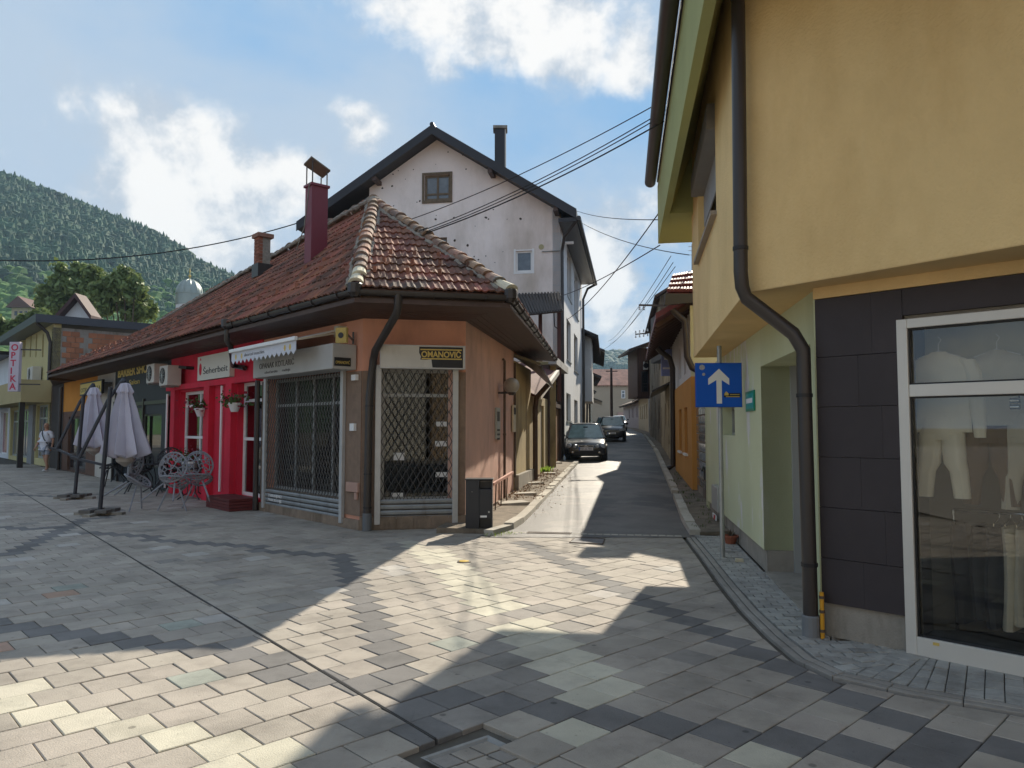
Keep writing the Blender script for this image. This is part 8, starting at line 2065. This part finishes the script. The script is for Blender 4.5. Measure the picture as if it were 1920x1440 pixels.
    if bag:
        m = MB(); m.tube([(-.13, -.06, 1.49), (-.02, -.185, 1.36), (.10, -.215, 1.18), (.20, -.15, 1.00)], .017, 6); m.tube([(-.13, -.06, 1.49), (-.05, .14, 1.38), (.12, .18, 1.15), (.20, .05, 1.0)], .017, 6); m.build('bag_strap', BLACKP, t)
        m = MB(); m.box(.20, .28, -.12, .08, .84, 1.04); m.build('shoulder_bag', BLACKP, t, bevel=.02)
    return t
pm = G(85, 884); person('man in white t-shirt and light shorts with a dark shoulder bag, walking on the square', (pm.x, pm.y, 0), math.radians(-12), 1.86, mat('white_cotton', (.62, .62, .66), .9, .04), mat('light_blue_shorts', (.33, .36, .42), .9, .1, 6))

# ================================================================ CARS
TYRE = mat('tyre_rubber', (.018, .018, .018), .8, .1, 20); RIM = mat('alloy_rim', (.35, .35, .36), .35, .1, 9, metal=.6)
def car(label, loc, yaw, paint, L=3.9, W=1.65, H=1.46, cabh=1., plate='', suv=False, roofm=None):
    t = bpy.data.objects.new('parked_car', None); COL.objects.link(t); tag(t, label, 'car', 'cars parked along the left side of the street'); t.location = loc; t.rotation_euler = (math.atan(.02) * -1 * 0, 0, yaw); WPOS[t.name] = Vector()
    hw = W / 2
    # stations along the length: front is -Y
    def ring(y, w, zb, zt, wt, n=8):
        """closed half-profile mirrored: bottom -> side -> top, returns list"""
        pts = [(0, zb), (w * .86, zb), (w * .985, zb + .10), (w, zb + (zt - zb) * .42), (w * .985, zb + (zt - zb) * .72), (w * .93, zt - .06), (wt * .9, zt - .012), (wt * .45, zt + .008), (0, zt + .014)]
        return [(x, y, z) for x, z in pts] + [(-x, y, z) for x, z in pts[-2:0:-1]]
    hood = .80 if not suv else .98; zb = .20 if not suv else .27
    st = [(-L / 2, hw * .72, zb + .12, hood - .28, hw * .66), (-L / 2 + .05, hw * .86, zb + .02, hood - .16, hw * .78), (-L / 2 + .16, hw * .94, zb, hood - .07, hw * .85), (-L / 2 + .45, hw * .985, zb, hood + .0, hw * .88), (-L / 2 + .95, hw, zb, hood + .09, hw * .90), (-.4, hw, zb, hood + .13, hw * .92), (.6, hw, zb, hood + .15, hw * .92), (L / 2 - .5, hw * .985, zb, hood + .16, hw * .9), (L / 2 - .1, hw * .92, zb + .05, hood + .10, hw * .84), (L / 2, hw * .8, zb + .2, hood - .05, hw * .7)]
    m = MB(); n_ = 16
    for s_ in st: m.v += ring(*s_)
    for i in range(len(st) - 1):
        for k in range(n_): m.f.append((i * n_ + k, i * n_ + (k + 1) % n_, (i + 1) * n_ + (k + 1) % n_, (i + 1) * n_ + k)); m.m.append(0)
    m.f.append(tuple(range(n_))); m.f.append(tuple((len(st) - 1) * n_ + k for k in range(n_))); m.m += [0, 0]
    bd = m.build('body', paint, t, smooth=True)
    ss = bd.modifiers.new('s', 'SUBSURF'); ss.levels = 1; ss.render_levels = 1
    # greenhouse
    y0, y1, y2, y3 = -L / 2 + .98, -L / 2 + 1.62, L / 2 - .55, L / 2 - .12; zb2 = hood + .08
    wb, wt = hw * .90, hw * .68
    lowr = [(-wb, y0, zb2), (wb, y0, zb2), (wb * .98, y3, zb2 + .04), (-wb * .98, y3, zb2 + .04)]; upr = [(-wt, y1, H - .05), (wt, y1, H - .05), (wt, y2, H - .03), (-wt, y2, H - .03)]
    GC = MATS.get('car_glass') or mat('car_glass', (.19, .27, .27), .06, .25, 5, spec=.8)
    m = MB(); m.hexa([Vector(p) for p in lowr] + [Vector(p) for p in upr]); gh_ = m.build('glasshouse', GC, t, bevel=.03)
    m = MB(); rf_ = [(-wt, y1, H - .055), (wt, y1, H - .055), (wt, y2, H - .035), (-wt, y2, H - .035)]
    for i in range(9):
        u = i / 8
        for j in range(7):
            v = j / 6; x = -wt * 1.03 + 2 * wt * 1.03 * v; y = y1 - .02 + (y2 - y1 + .04) * u; z = H - .05 + .05 * (1 - (2 * v - 1) ** 4) * (1 - (2 * u - 1) ** 6) ; m.v.append((x, y, z))
    for i in range(8):
        for j in range(6): a = i * 7 + j; m.f.append((a, a + 1, a + 8, a + 7)); m.m.append(0)
    rfo = m.build('roof', roofm or paint, t, smooth=True); so = rfo.modifiers.new('s', 'SOLIDIFY'); so.thickness = .05
    for sx_ in (-1, 1):
        for q0, q1, w_, h_ in (((sx_ * wb * .985, y0 + .03, zb2), (sx_ * wt * 1.0, y1, H - .035), .065, .06), ((sx_ * wb, .15, zb2 + .02), (sx_ * wt * 1.02, .15, H - .04), .05, .08), ((sx_ * wb * .98, y3, zb2), (sx_ * wt, y2, H - .04), .10, .10)):
            m = MB(); m.bar(q0, q1, w_, h_); m.build('pillar', paint, t)
    m = MB(); m.box(-wb * .84, wb * .84, y0 + .05, y0 + .12, zb2 - .01, zb2 + .03); m.build('wiper_cowl', BLACKP, t)
    # front face
    fy = -L / 2
    if not suv:
        for sx_ in (-1, 1):
            for (x, r, nm) in ((sx_ * hw * .76, .105, 'headlight'), (sx_ * hw * .50, .072, 'headlight')):
                c = Vector((x, fy + .14 if abs(x) > hw * .6 else fy + .06, hood - .22)); m = MB(); m.lathe(c, [(r, -.05), (r, .05), (r * .92, .065), (r * .6, .08), (.01, .085)], 18, ax=(sx_ * .25, -1, .25)); hl = m.build(nm, mat('headlight_lens', (.42, .44, .45), .08, .2, 30, spec=.9), t, smooth=True)
                m = MB(); m.lathe(c, [(r * 1.08, -.05), (r * 1.08, .04), (r * .99, .05), (r * .99, .0)], 18, ax=(sx_ * .25, -1, .25)); m.build('bezel', CHR, hl, smooth=True)
            m = MB(); m.lathe((sx_ * hw * .62, fy - .005, zb + .16), [(.045, -.03), (.045, .02), (.01, .03)], 12, ax=(0, -1, 0)); m.build('fog_light', CHR, t, smooth=True)
        m = MB(); m.prism([(-hw * .38, fy + .02, hood - .16), (hw * .38, fy + .02, hood - .16), (hw * .30, fy - .0, hood - .30), (-hw * .30, fy - .0, hood - .30)], (0, -.02, 0)); m.build('grille', BLACKP, t)
        m = MB()
        for z, w in ((hood - .19, .36), (hood - .25, .33), (hood - .30, .30)): m.bar((-hw * w, fy - .015, z), (hw * w, fy - .015, z), .016)
        for sx_ in (-1, 1): m.bar((sx_ * hw * .38, fy - .012, hood - .15), (sx_ * hw * .29, fy - .015, hood - .31), .016)
        m.build('chrome_grille_bar', CHR, t)
        m = MB(); c = Vector((0, fy - .03, hood - .22)); m.lathe(c, [(.062, 0), (.062, .012), (.052, .012), (.052, .0)], 20, ax=(0, -1, 0))
        for (a, b) in (((-.04, .035), (-.012, -.045)), ((-.012, -.045), (0, -.005)), ((0, -.005), (.012, -.045)), ((.012, -.045), (.04, .035)), ((-.018, .048), (0, .006)), ((0, .006), (.018, .048))): m.bar(c + Vector((a[0], -.008, a[1])), c + Vector((b[0], -.008, b[1])), .009)
        m.build('round_emblem', CHR, t)
    else:
        for sx_ in (-1, 1):
            m = MB(); m.prism([(sx_ * hw * .55, fy + .03, hood - .14), (sx_ * hw * .93, fy + .16, hood - .10), (sx_ * hw * .93, fy + .16, hood - .27), (sx_ * hw * .58, fy + .03, hood - .28)], (0, -.05, 0)); m.build('headlight', mat('headlight_lens', (.42, .44, .45), .08, .2, 30, spec=.9), t, bevel=.02)
        m = MB(); m.box(-hw * .5, hw * .5, fy - .02, fy + .03, hood - .34, hood - .2)
        m.build('grille', BLACKP, t)
        m = MB()
        for z in (.22, .27, .32): m.bar((-hw * .5, fy - .025, hood - z), (hw * .5, fy - .025, hood - z), .014)
        m.build('chrome_grille_bar', CHR, t)
    m = MB(); m.box(-.27, .27, fy - .045, fy - .02, zb + .24, zb + .36); pl_ = m.build('number_plate', mat('plate_white', (.7, .7, .7), .4), t)
    if plate:
        x = text('plate_lettering', plate, None, (-.235, fy - .047, zb + .262), (1, 0, 0), (0, 0, 1), .10, BLACKP, width=.44, depth=.001); x.parent = pl_; 
        m = MB(); m.box(-.27, -.235, fy - .0475, fy - .045, zb + .24, zb + .36); m.build('plate_band', BLUE, pl_)
    m = MB(); m.box(-hw * .55, hw * .55, fy - .012, fy + .03, zb + .06, zb + .20); m.build('lower_intake', BLACKP, t)
    for sx_ in (-1, 1):
        m = MB(); m.ball((sx_ * (hw + .09), y0 + .35, zb2 + .10), .10, 10, 6, (.95, .55, .7)); m.bar((sx_ * hw * .9, y0 + .38, zb2 + .05), (sx_ * (hw + .05), y0 + .36, zb2 + .08), .04); m.build('wing_mirror', paint if not suv else BLACKP, t, smooth=True)
        for yw_ in (-L / 2 + .70, L / 2 - .68):
            r = .30 if not suv else .34; c = Vector((sx_ * (hw - .10), yw_, r)); m = MB(); m.lathe(c, [(r * .62, -.10), (r * .96, -.10), (r, -.06), (r, .06), (r * .96, .105), (r * .66, .11), (r * .62, .08)], 24, ax=(sx_, 0, 0)); wh = m.build('wheel', TYRE, t, smooth=True)
            m = MB(); m.lathe(c, [(r * .64, .06), (r * .64, .085), (r * .58, .09), (.03, .08)], 20, ax=(sx_, 0, 0))
            for k in range(6): a = k * math.pi / 3; m.bar(c + Vector((sx_ * .10, 0, 0)), c + Vector((sx_ * .10, math.cos(a) * r * .6, math.sin(a) * r * .6)), .05, .02)
            m.build('rim', RIM, wh)
            m = MB(); m.lathe(c, [(r + .05, -.12), (r + .05, .103)], 24, ax=(sx_, 0, 0)); m.build('wheel_arch', BLACKP, t)
    # seats and people space inside are hidden by tinted glass; mirror and stickers
    m = MB(); m.box(-.09, .09, y1 - .16, y1 - .14, H - .19, H - .14); m.build('rear_view_mirror', BLACKP, t)
    m = MB(); m.box(-hw * .93, hw * .93, -L / 2 + 1.02, -L / 2 + 1.03, hood + .045, hood + .05); m.build('bonnet_gap', BLACKP, t)
    return t
def paintm(nm, c, flake=0.): return mat(nm, c, .28, .04, 3, spec=.6, coat=.7, metal=flake)
yawc = math.radians(-7)
def roadpos(x, y, zoff=0):
    # intersection with the sloping street
    for i in range(2000):
        Y = 12 + i * .06; p = atY(x, y, Y)
        if p.z <= zs(Y) + .02: return Vector((p.x, Y, zs(Y) + .02))
    return p
c1 = roadpos(1099, 866); ra = math.atan(.021)
o = car('dark grey hatchback with twin round headlights parked nearest on the left of the street', (0, 0, 0), 0, paintm('charcoal_car_paint', (.022, .025, .030), .2), plate='T01-O-734')
dirv = Vector((math.sin(-yawc), math.cos(yawc)))
def place(o, front, yaw, L):
    d = Vector((math.sin(-yaw), math.cos(yaw))); o.location = (front.x + d.x * L / 2, front.y + d.y * L / 2, zs(front.y + L / 2 * d.y) + .02); o.rotation_euler = (ra, 0, yaw)
place(o, c1, math.radians(-5), 3.9)
c2 = roadpos(1147, 829); o = car('black compact SUV parked behind the nearest hatchback', (0, 0, 0), 0, paintm('black_car_paint', (.012, .013, .016)), 4.2, 1.78, 1.62, suv=True, plate='A35-M-620'); place(o, c2, math.radians(-9), 4.2)
c3 = roadpos(1138, 822); o = car('silver estate car parked close behind the black SUV', (0, 0, 0), 0, paintm('silver_car_paint', (.42, .43, .44), .5), 4.4, 1.75, 1.55, suv=True); place(o, c2 + Vector((.35, 5.4, 0)), math.radians(-9), 4.4)
c4 = roadpos(1160, 808); o = car('white car farthest up the street before the bend', (0, 0, 0), 0, paintm('white_car_paint', (.70, .70, .70)), 4.2, 1.75, 1.6, suv=True); place(o, Vector((c4.x, c4.y, 0)) if c4.y < 100 else Vector((10.8, 78, 0)), math.radians(-8), 4.2)

# ================================================================ WIRES, POLES, BRACKETS
CAB = mat('cable_black', (.015, .015, .015), .6, .05)
def cable(name, label, p, q, sag, r=.012, group=None, n=14):
    p = Vector(p); q = Vector(q); m = MB(); pts = [lp(p, q, i / n) - Vector((0, 0, sag * 4 * (i / n) * (1 - i / n))) for i in range(n + 1)]; m.tube(pts, r, 5)
    return tag(m.build(name, CAB, normals=False), label, 'cable', group)
br = atY(797, 433, 13.6)
gr = [onz(1229, 186, 6.5), onz(1229, 206, 6.35), onz(1228, 214, 6.3), onz(1226, 227, 6.2)]
lb_ = ['highest of the four black wires crossing from the yellow building to the shop roof', 'second highest of the four wires crossing to the shop roof', 'third of the four wires crossing to the shop roof', 'lowest of the four black wires crossing to the shop roof']
ends = [atY(768, 412, 14.6), atY(795, 431, 13.7), atY(797, 435, 13.6), atY(799, 437, 13.6)]
for i in range(4): cable('overhead_wire', lb_[i], gr[i] + Vector((.15, 0, 0)), ends[i], .12, .0085 if i < 3 else .012, 'wires crossing above the street')
wbk = thing('wire_bracket', 'small black iron bracket holding the wires on the roof hip', 'bracket', tuple(br))
m = MB(); m.bar(br + Vector((-.08, 0, -.35)), br + Vector((-.02, 0, .06)), .02); m.bar(br + Vector((-.12, 0, .0)), br + Vector((.05, 0, .06)), .02); m.build('bar', METALD, wbk)
cable('long_cable', 'thick sagging cable from the left edge to the eave of the gabled house', atY(-60, 485, 24), atY(556, 419, 28.3), .55, .022, None, 24)
cable('thin_cable', 'thin cable from the gabled house eave to the right side, upper one', atY(1083, 396, 30), atY(1236, 412, 14), .1, .010)
cable('thin_cable', 'thin cable from the gabled house eave to the roof antenna, second one', atY(1086, 415, 30), atY(1292, 478, 18), .2, .012)
cable('service_cable', 'cable from the metal canopy up to the green eave end', atY(1049, 556, 27), atY(1237, 460, 13.9), .1, .012)
cable('service_cable', 'cable rising from the white house side wall to the green eave end', atY(1062, 600, 30), atY(1236, 398, 14), .25, .013)
for i, (a, b) in enumerate((((1140, 640), (1258, 480)), ((1143, 645), (1262, 492)), ((1130, 655), (1266, 500)))):
    cable('far_wire', ('upper', 'middle', 'lower')[i] + ' thin wire running up the street towards the roof insulators', atY(*a, 70), atY(*b, 19), .4, .010)
for (x0, y0, x1, y1, Y, lab, nm_) in ((1198, 572, 1232, 573, 30, 'upper iron insulator bar sticking out over the street from the right', 0), (1191, 627, 1222, 622, 44, 'lower iron insulator bar with small white insulators over the street', 1)):
    a, b = atY(x0, y0, Y), atY(x1, y1, Y); t = thing('insulator_bar', lab, 'bracket', tuple(b)); m = MB(); m.bar(a, b + Vector((.4, 0, 0)), .07); m.build('bar', MATS['rusty_iron'], t)
    for k in range(4 if nm_ else 2):
        p = lp(a, b, .03 + .24 * k)
        for dz in ((-.22, .06) if nm_ else (-.2,)): m = MB(); m.lathe(p + Vector((0, 0, dz)), [(.03, 0), (.055, .04), (.03, .08), (.05, .12), (.02, .16)], 8); m.build('insulator', WHITE, t)
an = thing('roof_antenna', 'small antenna mast behind the green eave end', 'antenna', tuple(atY(1298, 500, 19)))
a, b = atY(1298, 512, 19), atY(1298, 457, 19); m = MB(); m.tube([a, b], .02, 6)
for y in (462, 470, 478): p = atY(1298, y, 19); m.bar(p - Vector((.1, 0, 0)), p + Vector((.05, 0, 0)), .012)
m.build('mast', GALV, an)
up_ = thing('utility_pole', 'dark wooden utility pole at the left bend of the street', 'utility pole', (*PL(64)[:2], zs(64)))
c = atY(1147, 800, 64); m = MB(); m.tube([(c.x, 64, .8), (c.x, 64, atY(1147, 690, 64).z)], [.14, .10], 8); m.build('pole', WOODD, up_)
m = MB(); p = atY(1147, 696, 64); m.bar(p - Vector((.5, 0, 0)), p + Vector((.5, 0, 0)), .08); m.build('cross_arm', WOODD, up_)
sl = thing('street_lamp', 'slender street lamp at the far left edge of the square', 'street lamp', tuple(LW.pt(LYb + 1, 2.2, 0)))
p = LW.pt(LYb + 1, 2.2, 0); zt6 = atY(8, 605, p.y).z; m = MB(); m.tube([p, (p.x, p.y, zt6)], .05, 8); m.build('pole', METALD, sl); m = MB(); m.bar((p.x, p.y, zt6), (p.x + .5, p.y, zt6 + .05), .08); m.build('lamp_head', METALD, sl)
# facades across the square, behind the camera (they are what the shop windows mirror)
bk_ = [(-26, -14, -9, 7.5, (.50, .44, .30), 'cream'), (-8.8, -15, 6, 8.2, (.55, .53, .48), 'white'), (6.2, -14.5, 18, 7.0, (.45, .33, .22), 'tan')]
for i, (x0, y0, x1, hh2, c_, nm2) in enumerate(bk_):
    hs2 = [(1.5 + k * 3.2, 3.0 + k * 3.2, 4.2, 5.8) for k in range(int((x1 - x0 - 2) / 3.2))] + [(1. + k * 4, 3.8 + k * 4, .3, 2.7) for k in range(int((x1 - x0 - 2) / 4))]
    house('facing_house', nm2 + ' two storey house across the square behind the viewer', (x0, y0), (x1, y0), 8, 0, hh2, mat('facing_' + nm2, c_, .9, .08, 1), hs2, over=.6, rise=2.2, rm=TILE)
# ---- the air: fading of the far hill
hb = MB(); hb.box(-1000, 1350, -60, 1640, -1.2, 245)
hm = bpy.data.materials.new('haze_air'); hm.use_nodes = True; nt = hm.node_tree; nt.nodes.clear()
ho = nt.nodes.new('ShaderNodeOutputMaterial'); hv = nt.nodes.new('ShaderNodeVolumePrincipled'); hv.inputs['Color'].default_value = (.55, .78, 1, 1); hv.inputs['Density'].default_value = .00026
nt.links.new(hv.outputs[0], ho.inputs['Volume'])
tag(hb.build('haze', hm), kind='stuff')
sc.cycles.volume_bounces = 0; sc.cycles.max_bounces = 7; sc.cycles.transparent_max_bounces = 12
sc.cycles.use_adaptive_sampling = True; sc.cycles.use_denoising = True
